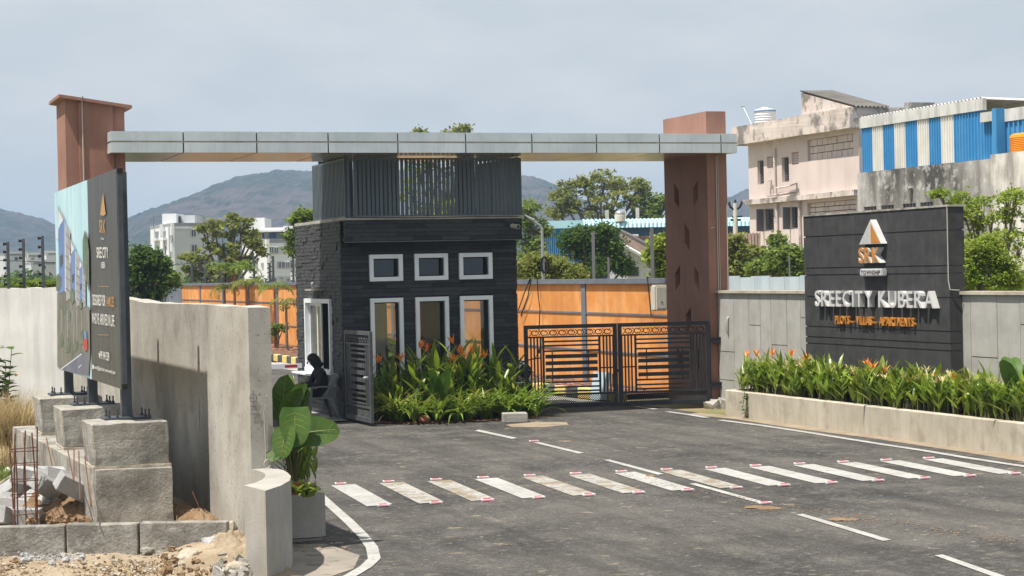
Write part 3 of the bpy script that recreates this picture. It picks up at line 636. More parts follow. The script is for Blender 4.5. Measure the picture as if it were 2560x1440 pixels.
# sliding side window
f = MB(); x0, x1, z0, z1 = 38.05, 40.2, .88, 2.43; fw = .09; c = 9.92
def abox(mb, s0, s1, c0, c1, za, zb): mb.box(c0, c1, s0, s1, za, zb)
abox(f, x0, x1, c - .045, c + .1, z1 - fw, z1); abox(f, x0, x1, c - .06, c + .1, z0, z0 + fw); abox(f, x0, x0 + fw, c - .045, c + .1, z0 + fw, z1 - fw); abox(f, x1 - fw, x1, c - .045, c + .1, z0 + fw, z1 - fw)
fo = f.build('window_frame', MT['whiteframe'], gh, GH)
for s0, s1, cc in ((39.1, 40.1, c + .05), (38.98, 39.35, c + .02)):
    g = MB(); t = .06
    abox(g, s0, s1, cc, cc + .03, z1 - fw - t, z1 - fw - .002); abox(g, s0, s1, cc, cc + .03, z0 + fw + .002, z0 + fw + t); abox(g, s0, s0 + t, cc, cc + .03, z0 + fw + t, z1 - fw - t); abox(g, s1 - t, s1, cc, cc + .03, z0 + fw + t, z1 - fw - t)
    so_ = g.build('sash', MT['whiteframe'], fo, GH)
    g2 = MB(); abox(g2, s0 + t, s1 - t, cc + .012, cc + .018, z0 + fw + t, z1 - fw - t); g2.build('pane', MT['glass'], fo, GH)
MB().box(9.62, 9.86, 38.3, 40.4, .84, .87).tube([(9.66, 40.35, .84), (9.66, 40.35, .1)], .018, 6).tube([(9.66, 38.4, .84), (9.9, 38.4, .6)], .012, 6).build('counter', MT['whiteframe'], gh, GH)
# wall lamp with its little shelf
lamp = MB().box(9.74, 9.93, 38.7, 39.55, 2.60, 2.635).build('lamp_shelf', MT['concrete'], gh, GH)
MB().lathe([(.012, 0), (.02, .02), (.04, .09), (.035, .13), (.012, .15)], 10, 0, (9.8, 39.1, 2.635)).build('lamp', MT['galv'], gh, GH)
# slat screens
def screen(name, s0, s1, axis, c, pitch, wd, dp, z0=4.09, z1=5.2, m='slat'):
    r = MB(); fr = .045
    if axis == 'b': r.box(s0, s1, c, c + .05, z0 - .03, z0).box(s0, s1, c, c + .05, z1, z1 + .035)
    else: r.box(c, c + .05, s0, s1, z0 - .03, z0).box(c, c + .05, s0, s1, z1, z1 + .035)
    root = r.build(name, MT[m], gh, GH)
    mbs = MB(); mbs.box(-.5, .5, -.5, .5, 0, 1); so2 = mbs.build('slat', MT[m]); me = so2.data; bpy.data.objects.remove(so2)
    n = int((s1 - s0) / pitch)
    for i in range(n):
        s_ = s0 + (i + .5) * (s1 - s0) / n + random.uniform(-.004, .004)
        if axis == 'b': inst(me, 'slat', root, (s_ - GH[0], c + .025 - GH[1], z0 + .001), (0, random.uniform(-.003, .003), random.uniform(-.06, .06)), (wd, dp, z1 - z0 - .002))
        else: inst(me, 'slat', root, (c + .025 - GH[0], s_ - GH[1], z0 + .001), (0, 0, random.uniform(-.03, .03)), (dp, wd, z1 - z0 - .002))
    return root
screen('slat_screen', 10.14, 13.66, 'b', 36.92, .0875, .058, .035)
screen('slat_screen', 36.97, 39.52, 'a', 9.97, .105, .058, .055)
screen('slat_screen', 37.0, 39.5, 'a', 13.62, .0875, .087, .03, z1=5.22, m='gate')  # gapless side; dark paint stands in for shade behind the front slats
screen('slat_screen', 10.1, 11.85, 'b', 39.52, .08, .0795, .03, z1=5.5, m='gate')  # solid dark backing, the unlit inside painted as its colour
screen('slat_screen', 13.2, 13.6, 'b', 39.56, .08, .0795, .03, z1=5.5, m='gate')  # same dark backing, shade put into the paint
for a, b in ((10.03, 36.94), (13.67, 36.94), (9.99, 39.55), (13.64, 39.53)): MB().box(a - .025, a + .025, b - .02, b + .03, 4.06, 5.235).build('screen_post', MT['slat'], gh, GH)
MB().tube([(9.94, 36.865, 4.05), (11.2, 36.862, 4.035), (11.6, 36.862, 4.03), (12.6, 36.86, 4.04), (13.6, 36.86, 4.036)], .008, 5).tube([(11.62, 36.86, 4.05), (11.66, 36.85, 4.12), (11.63, 36.86, 4.18)], .006, 4).build('cable', MT['cable'], gh, GH)
# camera
cct = sthing('security_camera', 'small white bullet security camera on the black slate overhang', 'camera', 13.45, 36.9, 3.84)
MB().tube([(0, -.02, 0), (.02, -.34, -.02)], .042, 14).build('housing', MT['boxbeige'], cct); MB().tube([(.02, -.341, -.02), (.0202, -.345, -.0202)], .034, 14).build('lens', MT['enamel'], cct)
MB().tube([(0, .0, .0), (0, -.08, .03)], .02, 8).build('bracket', MT['boxbeige'], cct)
# stone step round the guard house
sheet('plinth_slab', [(9.2, 36.9), (9.92, 36.9), (9.92, 41.2), (9.2, 41.2)], 0.03, MT['footing'])

# ================================================================== GATES
def gate_leaf(label, p0, p1, z0, m, mirror=False, H=1.74, dusty=False):
    """leaf between hinge p0 and free end p1 (site coords)."""
    d = Vector((p1[0] - p0[0], p1[1] - p0[1])); Wd = d.length; ang = math.atan2(d.y, d.x)
    t = sthing('gate_leaf', label, 'gate', p0[0], p0[1], 0, ang, 'iron gate leaves of the entrance')
    T = .03; X = lambda f: f * Wd
    z = lambda f: z0 + H * f
    fr = MB().box(0, Wd, -T, T, z(.955), z(1)).box(0, Wd, -T, T, z(0), z(.055)).box(0, X(.042), -T, T, z(.055), z(.955)).box(X(.957), Wd, -T, T, z(.055), z(.955))
    fr.box(X(.042), X(.957), -.02, .02, z(.845), z(.865)).box(X(.042), X(.957), -.02, .02, z(.15), z(.175))
    fo = fr.build('frame', m, t); bevel_mesh(fo, .004)
    ins = MB()
    def bar(x0, x1, za, zb, th=.012, name='bar'): MB().box(x0, x1, -th, th, za, zb).build(name, m, t)
    xs = (lambda f: X(f)) if not mirror else (lambda f: X(1 - f))
    for f in (.205, .81):
        a, b = sorted((xs(f - .011), xs(f + .011))); bar(a, b, z(.175), z(.845), .018, 'stile')
    for i in range(4):
        for base in (.073, .853):
            f = base + .035 * i; a, b = sorted((xs(f - .0085), xs(f + .0085))); bar(a, b, z(.175), z(.845), .01, 'vertical_bar')
    a, b = sorted((xs(.216), xs(.799)))
    for f in (.80, .75, .685): bar(a, b, z(f - .0105), z(f + .0105), .012, 'horizontal_bar')
    for f in (.31, .25, .20): bar(a, b, z(f - .0105), z(f + .0105), .012, 'horizontal_bar')
    a2, b2 = sorted((xs(.225), xs(.785)))
    for f in (.62, .54, .46, .375): MB().box(a2, b2, -.02, -.004, z(f - .0235), z(f + .0235)).build('slat', m, t)
    for f in (.30, .69):
        a, b = sorted((xs(f - .006), xs(f + .006))); MB().box(a, b, .0, .014, z(.31), z(.69)).build('vertical_bar', m, t)
        for g in (.62, .54, .46, .375): MB().lathe([(.014, 0), (.012, .008), (0.003, .012)], 8).build('bolt', m, t).matrix_local = Matrix.Translation((xs(f), -.02, z(g))) @ Matrix.Rotation(math.pi / 2, 4, 'X')
    a, b = sorted((xs(.82), xs(.957))); bar(a, b, z(.462), z(.478), .013, 'horizontal_bar')
    # scroll frieze: rings and arcs
    sc = MB(); n = 9; zc_ = z(.905); hh = H * .036
    for i in range(n):
        cx = X(.06 + .88 * (i + .5) / n); rw = X(.88 / n) * .5
        pts = [(cx + rw * .55 * math.cos(q), 0, zc_ + hh * .8 * math.sin(q)) for q in np.linspace(.3, 5.6, 11)]; sc.tube(pts, .010, 4)
        sc.tube([(cx - rw, 0, zc_ - hh), (cx - rw * .4, 0, zc_ + hh * .2), (cx - rw, 0, zc_ + hh)], .009, 4); sc.tube([(cx + rw * .5, 0, zc_ - hh), (cx + rw, 0, zc_), (cx + rw * .5, 0, zc_ + hh)], .010, 4)
    sc.build('scroll_frieze', m, t)
    me_ = MB(); zz0, zz1 = z(.055), z(.15); hh = zz1 - zz0; x = X(.042) - hh
    while x < X(.957):
        for sg in (0, 1):
            xa, xb = (x, x + hh) if sg == 0 else (x + hh, x); za, zb = zz0, zz1
            def cl(xp): return min(max(xp, X(.042)), X(.957))
            if abs(xb - xa) > 1e-6:
                ca, cb = cl(xa), cl(xb); ta = (ca - xa) / (xb - xa); tb = (cb - xa) / (xb - xa)
                if abs(cb - ca) > .01: me_.tube([(ca, 0, za + (zb - za) * ta), (cb, 0, za + (zb - za) * tb)], .006, 4)
        x += .047
    me_.build('mesh_panel', m, t)
    return t, Wd
gm = MT['gate']
h1 = (13.74, 37.1); h2 = (17.56, 36.26); md = ((h1[0] + h2[0]) / 2, (h1[1] + h2[1]) / 2); dv = Vector((h2[0] - h1[0], h2[1] - h1[1])).normalized()
t1, w1 = gate_leaf('closed dark iron gate leaf hung beside the guard house', h1, (md[0] - dv.x * .008, md[1] - dv.y * .008), .07, gm, H=1.72)
t2, w2 = gate_leaf('closed dark iron gate leaf hung on the brown pillar', (md[0] + dv.x * .008, md[1] + dv.y * .008), h2, .07, gm, mirror=True, H=1.72)
MB().box(w1 - .09, w1 + .03, -.06, -.03, .78, .84).lathe([(.03, 0), (.03, .03)], 8, 0, (w1 - .02, -.07, .80)).box(w1 - .12, w1 - .06, -.05, .0, .48, .75).build('latch', gm, t1)
for z in (.42, 1.36): MB().box(w2 - .02, w2 + .52, -.02, .06, z - .03, z + .0).box(w2 - .02, w2 + .52, -.02, .06, z + .06, z + .09).box(w2 + .02, w2 + .52, -.012, .05, z - .0, z + .06).build('hinge', gm, t2)
t3, w3 = gate_leaf('dusty open gate leaf standing beside the seated person', (9.96, 37.16), (10.0, 35.42), .06, MT['gate_dusty'], H=1.76)
MB().lathe([(.03, 0), (.035, .05), (.02, .09)], 10, 0, (0, 0, 0)).build('latch', MT['galv'], t3).matrix_local = Matrix.Translation((w3 - .1, -.05, .93)) @ Matrix.Rotation(math.pi / 2, 4, 'X')

# ================================================================== BOUNDARY WALLS
# orange inner wall
ow = sthing('boundary_wall', 'long orange boundary wall with blue grey pilasters and coping inside the gate', 'wall', 18.4, 40.0)
OO = (18.4, 40.0, 0)
pil = [45.25 + 5.72 * i for i in range(10)]
edges = [40.15] + pil + [102.0]
for i in range(len(edges) - 1):
    MB().box(18.42, 18.6, edges[i] + (.14 if i else 0), edges[i + 1] - .14, 0, 2.56).build('panel', MT['orange'], ow, OO)
    MB().box(18.395, 18.42, edges[i] + (.14 if i else 0), edges[i + 1] - .14, 1.80, 1.845).build('band', MT['bluegrey'], ow, OO)
    MB().box(18.395, 18.42, edges[i] + (.14 if i else 0), edges[i + 1] - .14, .86, .90).build('band', MT['bluegrey'], ow, OO)
for b in pil: MB().box(18.385, 18.61, b - .14, b + .14, 0, 2.56).build('pilaster', MT['bluegrey'], ow, OO)
MB().box(18.34, 18.66, 40.15, 102.0, 2.56, 2.68).build('coping', MT['bluegrey'], ow, OO)
MB().box(18.385, 18.62, 39.75, 40.15, 0, 2.6).build('end_post', MT['pale_conc'], ow, OO)
# kerb of painted stones
kb = sthing('painted_kerb', 'low kerb of yellow and black painted stones below the orange wall', 'kerb', 16.3, 39.0)
kme = []
for mm in ('yellow', 'black', 'kerbwhite'):
    o = MB().box(-.1, .1, -.29, .29, 0, .24).build('kerb_stone', MT[mm]); bevel_mesh(o, .02); kme.append(o.data); bpy.data.objects.remove(o)
kp = [(16.6, 38.6), (16.35, 40.5), (16.2, 43), (15.9, 47), (15.5, 52), (15.2, 57), (15.0, 62), (14.9, 70), (14.8, 80)]
seg = 0; k = 0; pos = Vector(kp[0])
for i in range(len(kp) - 1):
    a, b = Vector(kp[i]), Vector(kp[i + 1]); L_ = (b - a).length; n = max(1, round(L_ / .6))
    for j in range(n):
        q = a.lerp(b, (j + .5) / n); an = math.atan2(b.y - a.y, b.x - a.x) - math.pi / 2
        inst(kme[(0, 1)[k % 2]], 'kerb_stone', kb, (q.x - 16.3, q.y - 39, .0), (random.uniform(-.02, .02), random.uniform(-.03, .03), an), (1, L_ / n / .6, random.uniform(.95, 1.05))); k += 1
bd = sthing('notice_board', 'pale blue blank board leaning on the kerb behind the closed gate', 'board', 16.35, 39.35, .0, -1.2)
MB().obox(Matrix.Translation((0, 0, .33)) @ Matrix.Rotation(-.2, 4, 'X'), .52, .02, .62).build('panel', MT['board'], bd); MB().tube([(-.2, .0, 0), (-.2, .1, .5)], .012, 5).tube([(.2, .0, 0), (.2, .1, .5)], .012, 5).build('leg', MT['galv'], bd)
# grey panelled outer wall with planter and sign
gw = sthing('panelled_wall', 'grey rendered wall of staggered panels behind the long flower bed', 'wall', 17.8, 33.0)
OG = (17.8, 33.0, 0)
wl = lambda b: 17.8 + (36.2 - b) * 0.0
MB().box(17.815, 18.0, 20.0, 36.3, 0, 2.36).build('backing', MT['groove'], gw, OG)
MB().box(17.74, 18.03, 20.0, 32.18, 2.365, 2.42).box(17.74, 18.03, 32.18, 36.35, 2.365, 2.42).build('coping', MT['planter'], gw, OG)
b = 36.3; k = 0
jz = [1.15, .72, 1.72, 1.05, 1.35, .78, 1.9, 1.1, 1.6, .95, 1.3, 1.75]
while b > 20.2:
    wd = (.72, .68, .5, .45, .66, .55, .42, .75, .62)[k % 9]; b2 = max(20.0, b - wd)
    z = jz[k % 12]
    lo = [(0, z - .008), (z + .008, 2.36)] if k % 4 else [(0, z - .6), (z - .585, z - .008), (z + .008, 2.36)]
    for za, zb in lo: MB().box(17.79 + random.uniform(0, .004), 17.815, b2 + .006, b - .006, za, zb).build('panel', MT['panel'], gw, OG)
    b = b2; k += 1
pb_ = sthing('flower_bed', 'long low plastered flower bed along the foot of the grey wall', 'flower bed', 16.75, 33.0)
OP = (16.75, 33.0, 0)
o = MB().box(16.75, 16.9, 18.0, 33.95, -.05, .50).build('front_wall', MT['planter'], pb_, OP)
bm = bmesh.new(); bm.from_mesh(o.data); bmesh.ops.bisect_plane(bm, geom=bm.verts[:] + bm.edges[:] + bm.faces[:], plane_co=(0, -5, 0), plane_no=(0, 1, 0)); bm.to_mesh(o.data); bm.free()
bevel_mesh(o, .015)
MB().prism([(16.9, 33.80), (17.78, 34.25), (17.78, 34.4), (16.87, 33.95)], -.05, .50).build('end_wall', MT['planter'], pb_, OP)
MB().box(16.9, 17.788, 18.0, 33.9, .3, .42).build('soil', MT['redsoil'], pb_, OP)
# sign wall
sg = sthing('sign_wall', 'big black sign wall with a gold triangle logo and white raised letters', 'sign', 17.55, 29.65)
OS = (17.55, 29.65, 0)
B0, B1, ZT = 27.2, 32.1, 3.83
MB().box(17.575, 17.83, B0 + .02, B1 - .02, .4, ZT - .03).build('core', MT['groove'], sg, OS)
gz = [.4, .905, 1.03, 1.37, 2.02, 2.47, 2.62, 3.37, ZT]
gz = [.4] + sorted([S(PA(2010, y, 17.55))[2] for y in (593, 671, 688, 741, 815, 841, 857)]) + [ZT]
for i in range(len(gz) - 1):
    o = MB().box(17.55, 17.85, B0, B1, gz[i] + .012, gz[i + 1] - .012).build('render_band', MT['signblack'], sg, OS)
MB().box(17.535, 17.865, B0 - .012, B1 + .012, ZT - .012, ZT + .02).build('coping', MT['footing'], sg, OS)
MB().tube([(17.545, B0 + .015, ZT), (17.542, B0 + .012, 2.6), (17.55, B0 - .02, 2.45), (17.7, B0 - .06, 2.44)], .009, 5).build('cable', MT['cable_grey'], sg, OS)
def face_xy(x, y, a=17.43): q = S(PA(x, y, a)); return q[1], q[2]
def put_text(txt, parent, off, a_face, depth, p_left, p_right, hgt, m, bold, name='letter', side=None, base=None, gap=.09, space=.32, drop=0.0):
    """letters on an a = const face read from far (large b) to near; p_left,p_right = b ; base = z baseline"""
    width = p_left - p_right
    for ch, vs, fs in text_layout(txt, width, hgt, bold, 1.0 if depth > .004 else 0.0, gap, space):
        mb = MB(); vv = []
        for x, y, zz in vs: vv.append((a_face - (zz + .5) * depth, p_left - x, base + y + drop * x / width))
        mb.add(vv, fs)
        ms = [m, side] if side else [m]
        if side:
            for i, f_ in enumerate(fs):
                zs = [vs[j][2] for j in f_]; mb.m[i] = 0 if min(zs) > .45 else 1
        mb.build(name, ms, parent, off)
D = .11
bl, zb = face_xy(2036, 766); br, _ = face_xy(2334, 766); _, zt = face_xy(2060, 727)
put_text('SREECITY KUBERA', sg, OS, 17.55, D, bl, br, zt - zb - .01, MT['letter_white'], .012, base=zb + .01, gap=.13, space=.30)
bl, zb = face_xy(2146, 657); br, _ = face_xy(2199, 657); _, zt = face_xy(2146, 620)
put_text('SRK', sg, OS, 17.55, .12, bl, br, zt - zb, MT['letter_orange'], .022, side=MT['letter_white'], base=zb, gap=.07)
bl, zb = face_xy(2087, 808, 17.49); br, _ = face_xy(2284, 812, 17.49); _, zt = face_xy(2087, 788, 17.49)
put_text('PLOTS - VILLAS - APARTMENTS', sg, OS, 17.55, .06, bl, br, zt - zb, MT['letter_orange'], .018, base=zb - .01, gap=.12, space=.48)
# logo triangle
ap = face_xy(2176, 549); lft = face_xy(2148, 611); rgt = face_xy(2203, 609)
zl = (lft[1] + rgt[1]) / 2
tri = MB().extr([(17.43, ap[0], ap[1]), (17.43, lft[0], zl), (17.43, rgt[0], zl)], (.12, 0, 0)).build('logo_triangle', MT['letter_white'], sg, OS)
mid = lft[0] * .52 + rgt[0] * .48
def tz(b): return zl + (ap[1] - zl) * ((b - rgt[0]) / (ap[0] - rgt[0]) if b < ap[0] else (lft[0] - b) / (lft[0] - ap[0]))
MB().add([(17.426, ap[0], ap[1] - .06), (17.426, ap[0], zl + .015), (17.426, rgt[0] + .03, zl + .015)], [(0, 1, 2)]).build('gold_face', MT['letter_orange'], tri, OS)
ln = MB()
for i in range(7):
    b = lft[0] + (ap[0] - lft[0]) * (i + 1.3) / 8.6; ln.quad((17.426, b, zl), (17.426, b - .008, zl), (17.426, b - .008, tz(b - .008) - .02), (17.426, b, tz(b) - .02))
ln.build('print_lines', MT['grey_line'], tri, OS)
p1 = face_xy(2149, 691); p2 = face_xy(2204, 671)
pt = MB().box(17.43, 17.545, p2[0], p1[0], p1[1], p2[1] + .0).build('name_plate', MT['letter_white'], sg, OS); bevel_mesh(pt, .018, 2)
put_text('TOWNSHIP', pt, OS, 17.428, .003, p1[0] - .05, p2[0] + .05, (p2[1] - p1[1]) * .55, MT['letter_dark'], .025, base=p1[1] + (p2[1] - p1[1]) * .22, gap=.10)

# near concrete wall, whitewashed return and curved stub
cw = sthing('concrete_wall', 'bare grey concrete boundary wall behind the billboard with its end towards the road', 'wall', 4.45, 20.1)
OC = (4.45, 20.1, 0)
mb = MB(); n = 26
for i in range(n + 1):
    b = 20.1 + (35.9 - 20.1) * i / n; zt_ = 2.59 + max(0, (b - 27)) / 9 * .22 + random.uniform(-.008, .008)
    mb.v += [(4.33, b, -.1), (4.33, b, zt_), (4.57, b, zt_ + random.uniform(-.008, .008)), (4.57, b, -.1)]
for i in range(n):
    for j in range(3): mb.f.append((i * 4 + j, i * 4 + j + 1, i * 4 + 5 + j, i * 4 + 4 + j)); mb.m.append(0)
mb.f += [(0, 3, 2, 1), (n * 4, n * 4 + 1, n * 4 + 2, n * 4 + 3)]; mb.m += [0, 0]
bm_o = mb.build('wall_body', MT['concrete'], cw, OC)
wp = MB()
for x, y in ((390, 938), (498, 1000)):
    q = S(PA(x, y, 4.33)); wp.box(4.3275, 4.335, q[1] - .02, q[1] + .02, q[2] - .38, q[2] + .02)
wp.build('drain_slot', MT['footing'], cw, OC)
# pencil marks and cable end on the wall end
mk = MB()
def MK(pts): mk.tube([(4.33 + .24 * u_, 20.09, z_) for u_, z_ in pts], .0022, 3)
cq = S(PB(633, 995, 20.09)); cu_, cz = (cq[0] - 4.33) / .24, cq[2]
MK([(cu_ + .16 * math.cos(q), cz + .042 * math.sin(q)) for q in np.linspace(0, 6.3, 12)]); MK([(cu_, cz + .08), (cu_, cz - .06)]); MK([(cu_ - .2, cz), (cu_ + .2, cz)])
MK([(cu_ - .15, cz - .09), (cu_ + .05, cz - .085), (cu_ + .18, cz - .10)]); MK([(cu_ - .15, cz - .12), (cu_ - .05, cz - .13), (cu_ - .02, cz - .11)]); MK([(cu_ + .02, cz - .12), (cu_ + .1, cz - .13), (cu_ + .16, cz - .11)])
MK([(cu_ - .1, cz - .15), (cu_ - .15, cz - .17), (cu_ + .2, cz - .16), (cu_ + .3, cz - .17), (cu_ + .15, cz - .21)])
mk.build('pencil_mark', MT['letter_dark'], cw, OC)
cb = MB(); q = S(PB(668, 990, 20.08))
cb.tube([(q[0], 20.07, q[2]), (q[0] - .02, 20.04, q[2]), (q[0] - .02, 20.06, q[2] - .08), (q[0] - .04, 20.08, q[2] - .16), (q[0] - .035, 20.085, 1.3), (q[0] - .03, 20.085, .95)], .006, 5)
cb.tube([(q[0] - .02 + .035 * math.cos(t_), 20.06, .92 + .045 * math.sin(t_)) for t_ in np.linspace(0, 12, 24)], .005, 4)
cb.build('cable', MT['cable_grey'], cw, OC)
# white return wall
A0 = S(DY(168, 720, 35.3)); A1 = S(DY(-260, 720, 37.0))
d = Vector((A1[0] - A0[0], A1[1] - A0[1])); ww = sthing('whitewashed_wall', 'streaked whitewashed wall behind the weeds at the far end of the billboard', 'wall', A0[0], A0[1], 0, math.atan2(d.y, d.x))
mb = MB(); n = 14
for i in range(n + 1):
    x = d.length * i / n; zt_ = 2.80 + random.uniform(-.012, .012)
    mb.v += [(x, .0, -.1), (x, .0, zt_), (x, -.24, zt_), (x, -.24, -.1)]
for i in range(n):
    for j in range(3): mb.f.append((i * 4 + j, i * 4 + j + 1, i * 4 + 5 + j, i * 4 + 4 + j)); mb.m.append(0)
mb.f += [(0, 3, 2, 1), (n * 4, n * 4 + 1, n * 4 + 2, n * 4 + 3)]; mb.m += [0, 0]
o = mb.build('wall_body', MT['white_wall'], ww)
bm = bmesh.new(); bm.from_mesh(o.data); bmesh.ops.recalc_face_normals(bm, faces=bm.faces[:]); bm.to_mesh(o.data); bm.free()
# curved stub wall
st = sthing('curved_kerb_wall', 'low curved concrete stub wall at the road end of the grey wall', 'wall', 4.3, 19.0)
inner = [(4.33, 20.09), (4.36, 19.85), (4.355, 19.6), (4.30, 19.3), (4.20, 19.0), (4.06, 18.72), (3.92, 18.56)]
outer = [(4.57, 20.09), (4.60, 19.8), (4.58, 19.5), (4.53, 19.15), (4.42, 18.75), (4.24, 18.35), (4.0, 17.98)]
mb = MB(); k = len(inner)
for (a, b), (c_, d_) in zip(inner, outer): mb.v += [(a, b, -.1), (a, b, .87), (c_, d_, .87), (c_, d_, -.1)]
for i in range(k - 1):
    for j in range(3): mb.f.append((i * 4 + j, i * 4 + j + 1, i * 4 + 5 + j, i * 4 + 4 + j)); mb.m.append(0)
mb.f += [(0, 3, 2, 1), ((k - 1) * 4, (k - 1) * 4 + 1, (k - 1) * 4 + 2, (k - 1) * 4 + 3)]; mb.m += [0, 0]
o = mb.build('stub_body', MT['pale_conc'], st, (4.3, 19.0, 0))
bm = bmesh.new(); bm.from_mesh(o.data); bmesh.ops.recalc_face_normals(bm, faces=bm.faces[:]); bm.to_mesh(o.data); bm.free()
# pale tin fence beyond the grey wall
tf0 = S(DY(1815, 700, 56)); tf1 = S(DY(2080, 700, 52)); d = Vector((tf1[0] - tf0[0], tf1[1] - tf0[1]))
tf = sthing('tin_fence', 'pale blue tin sheet fence below the pink building', 'fence', tf0[0], tf0[1], 0, math.atan2(d.y, d.x))
for i in range(7): MB().box(d.length * i / 7 + .004, d.length * (i + 1) / 7 - .004, -.012, 0, .0, 2.62 + random.uniform(-.03, .03)).build('tin_sheet', MT['metal_fence'], tf)
# ================================================================== BILLBOARD and its footings
pln = MB().prism([(2.74, 29.4), (2.95, 21.95), (3.80, 21.90), (3.74, 29.4)], -.05, .76).build('concrete_plinth', MT['footing'])
pln.data.transform(Matrix.Translation((-3.2, -25, 0))); tag(at_site(pln, 3.2, 25), 'long concrete plinth under the three billboard footings', 'plinth'); roughen(pln, .012, 2.5, 4)
bbs = [(22.72, 'nearest'), (25.6, 'middle'), (28.1, 'farthest')]
bb = sthing('billboard', 'billboard with a printed housing advert on three dark steel posts', 'billboard', 3.3, 25.2)
OBB = (3.3, 25.2, 0)
for b, nm in bbs:
    bz = .78
    f = MB().add([(-.42, -.43, 0), (.43, -.43, 0), (.43, .43, 0), (-.42, .43, 0), (-.455, -.44, .50), (.42, -.44, .50), (.42, .44, .50), (-.455, .44, .50)], [(3, 2, 1, 0), (4, 5, 6, 7), (0, 1, 5, 4), (1, 2, 6, 5), (2, 3, 7, 6), (3, 0, 4, 7)])
    o = f.build('concrete_footing', MT['footing']); bevel_mesh(o, .015); roughen(o, .014, 3.5, 4)
    tag(at_site(o, 3.38, b - .2 if b < 23 else b - .25, bz), 'rough concrete footing block carrying the %s billboard post' % nm, 'footing', 'footings of the billboard')
    mo = MB().box(-.435, .44, -.455, .44, -.055, .012).build('mortar_bed', MT['rock'], o); roughen(mo, .012, 9, 5)
    z0 = 1.285
    post = MB().box(3.36, 3.48, b - .06, b + .06, z0 + .02, 4.17).build('post', MT['steel'], bb, OBB)
    bp = MB().box(3.14, 3.68, b - .2, b + .18, z0 - .002, z0 + .022).build('base_plate', MT['steel'], post, OBB)
    for da, db in ((-.22, -.14), (-.13, -.17), (.04, -.17), (.20, -.14), (.24, -.17), (-.22, .12), (.2, .12)):
        MB().tube([(3.42 + da, b + db, z0 + .02), (3.42 + da, b + db, z0 + .11)], .010, 6).tube([(3.42 + da, b + db, z0 + .022), (3.42 + da, b + db, z0 + .045)], .019, 6).build('bolt', MT['steel'], bb, OBB)
P0, P1, ZB, ZTp = 22.22, 28.2, 1.655, 4.185
MB().box(3.305, 3.355, P0 + .005, P1 - .005, ZB + .005, ZTp - .005).build('frame', MT['steel'], bb, OBB)
MB().box(3.30, 3.358, P0 - .045, P0 + .003, ZB + .06, ZTp - .06).build('frame_edge', MT['steel'], bb, OBB)
MB().box(3.298, 3.36, P0 - .048, P0 + .002, ZTp - .06, ZTp).box(3.298, 3.36, P0 - .048, P0 + .002, ZB, ZB + .06).build('frame_corner', MT['rubber'], bb, OBB)
SPL = 24.72       # where the picture ends and the dark text panel starts
def rippled(b0, b1, m, nm):
    mb = MB(); nb, nz_ = 40, 24
    for j in range(nz_ + 1):
        for i in range(nb + 1):
            b = b0 + (b1 - b0) * i / nb; z = ZB + (ZTp - ZB) * j / nz_
            mb.v.append((3.30 - .004 - .006 * mnoise.noise(Vector((b * 4, z * .6, 2))), b, z))
    for j in range(nz_):
        for i in range(nb):
            k = j * (nb + 1) + i; mb.f.append((k + 1, k, k + nb + 1, k + nb + 2)); mb.m.append(0)
    return mb.build(nm, m, bb, OBB, smooth=True)
rippled(P0, SPL, MT['vin_dark'], 'text_panel'); pic = rippled(SPL + .004, P1, MT['p_sky'], 'picture_panel')
FA = 3.283
def flat(pts, m, nm='print', parent=None, layer=0):
    """pts in photo pixels on the billboard face"""
    q = [S(PA(x, y, 3.285)) for x, y in pts]
    mb = MB(); mb.add([(FA - .0012 * layer, b, z) for _, b, z in q], [tuple(range(len(q)))]); return mb.build(nm, m, parent or pic, OBB)
zx, zy = 92 / 301.0, 440 / 1440.0
def Z2(pts): return [(140 + x * zx, 500 + y * zy) for x, y in pts]
flat(Z2([(10, 760), (90, 740), (130, 800), (275, 880), (280, 1240), (270, 1440), (30, 1385), (12, 1360)]), MT['p_street'], layer=0)
flat(Z2([(30, 1388), (210, 1255), (262, 1245), (268, 1440)]), MT['p_road'], layer=1)
flat(Z2([(36, 1384), (210, 1256), (213, 1264), (42, 1390)]), MT['p_white'], layer=2); flat(Z2([(186, 1368), (210, 1345), (212, 1350), (190, 1374)]), MT['p_white'], layer=2)
for dx, dy, s in ((0, 0, 1.0), (102, 235, .72), (172, 370, .52)):
    T_ = lambda p: Z2([(dx + 22 + (x - 22) * s if dx else x, dy + 170 + (y - 170) * s if dx else y) for x, y in p])
    flat(T_([(14, 40), (72, 150), (66, 215), (22, 170)]), MT['p_grey'], layer=1)
    flat(T_([(24, 85), (60, 165), (24, 225)]), MT['p_white'], layer=2)
    flat(T_([(22, 240), (72, 150), (80, 740), (28, 770)]), MT['p_blue'], layer=3)
    flat(T_([(80, 190), (120, 260), (124, 800), (86, 830)]), MT['p_grey'], layer=3)
    flat(T_([(74, 150), (80, 185), (86, 760), (78, 745)]), MT['p_white'], layer=4)
    flat(T_([(36, 460), (60, 440), (62, 520), (40, 560)]), MT['p_dark'], layer=4)
    flat(T_([(0, 230), (22, 240), (22, 330), (0, 300)]) if not dx else T_([(8, 230), (22, 240), (22, 330), (8, 300)]), MT['p_white'], layer=4)
    for k in range(6): flat(T_([(82, 270 + k * 90), (122, 320 + k * 85), (122, 324 + k * 85), (82, 275 + k * 90)]), MT['p_dark'], layer=5)
flat(Z2([(222, 330), (240, 245), (262, 300), (275, 420), (276, 760), (262, 700), (225, 560)]), MT['p_tree'], layer=5)
flat(Z2([(5, 640), (20, 600), (48, 630), (44, 700), (20, 750), (6, 740)]), MT['p_tree'], layer=6); flat(Z2([(118, 750), (140, 720), (160, 750), (158, 820), (138, 855), (120, 800)]), MT['p_tree'], layer=6)
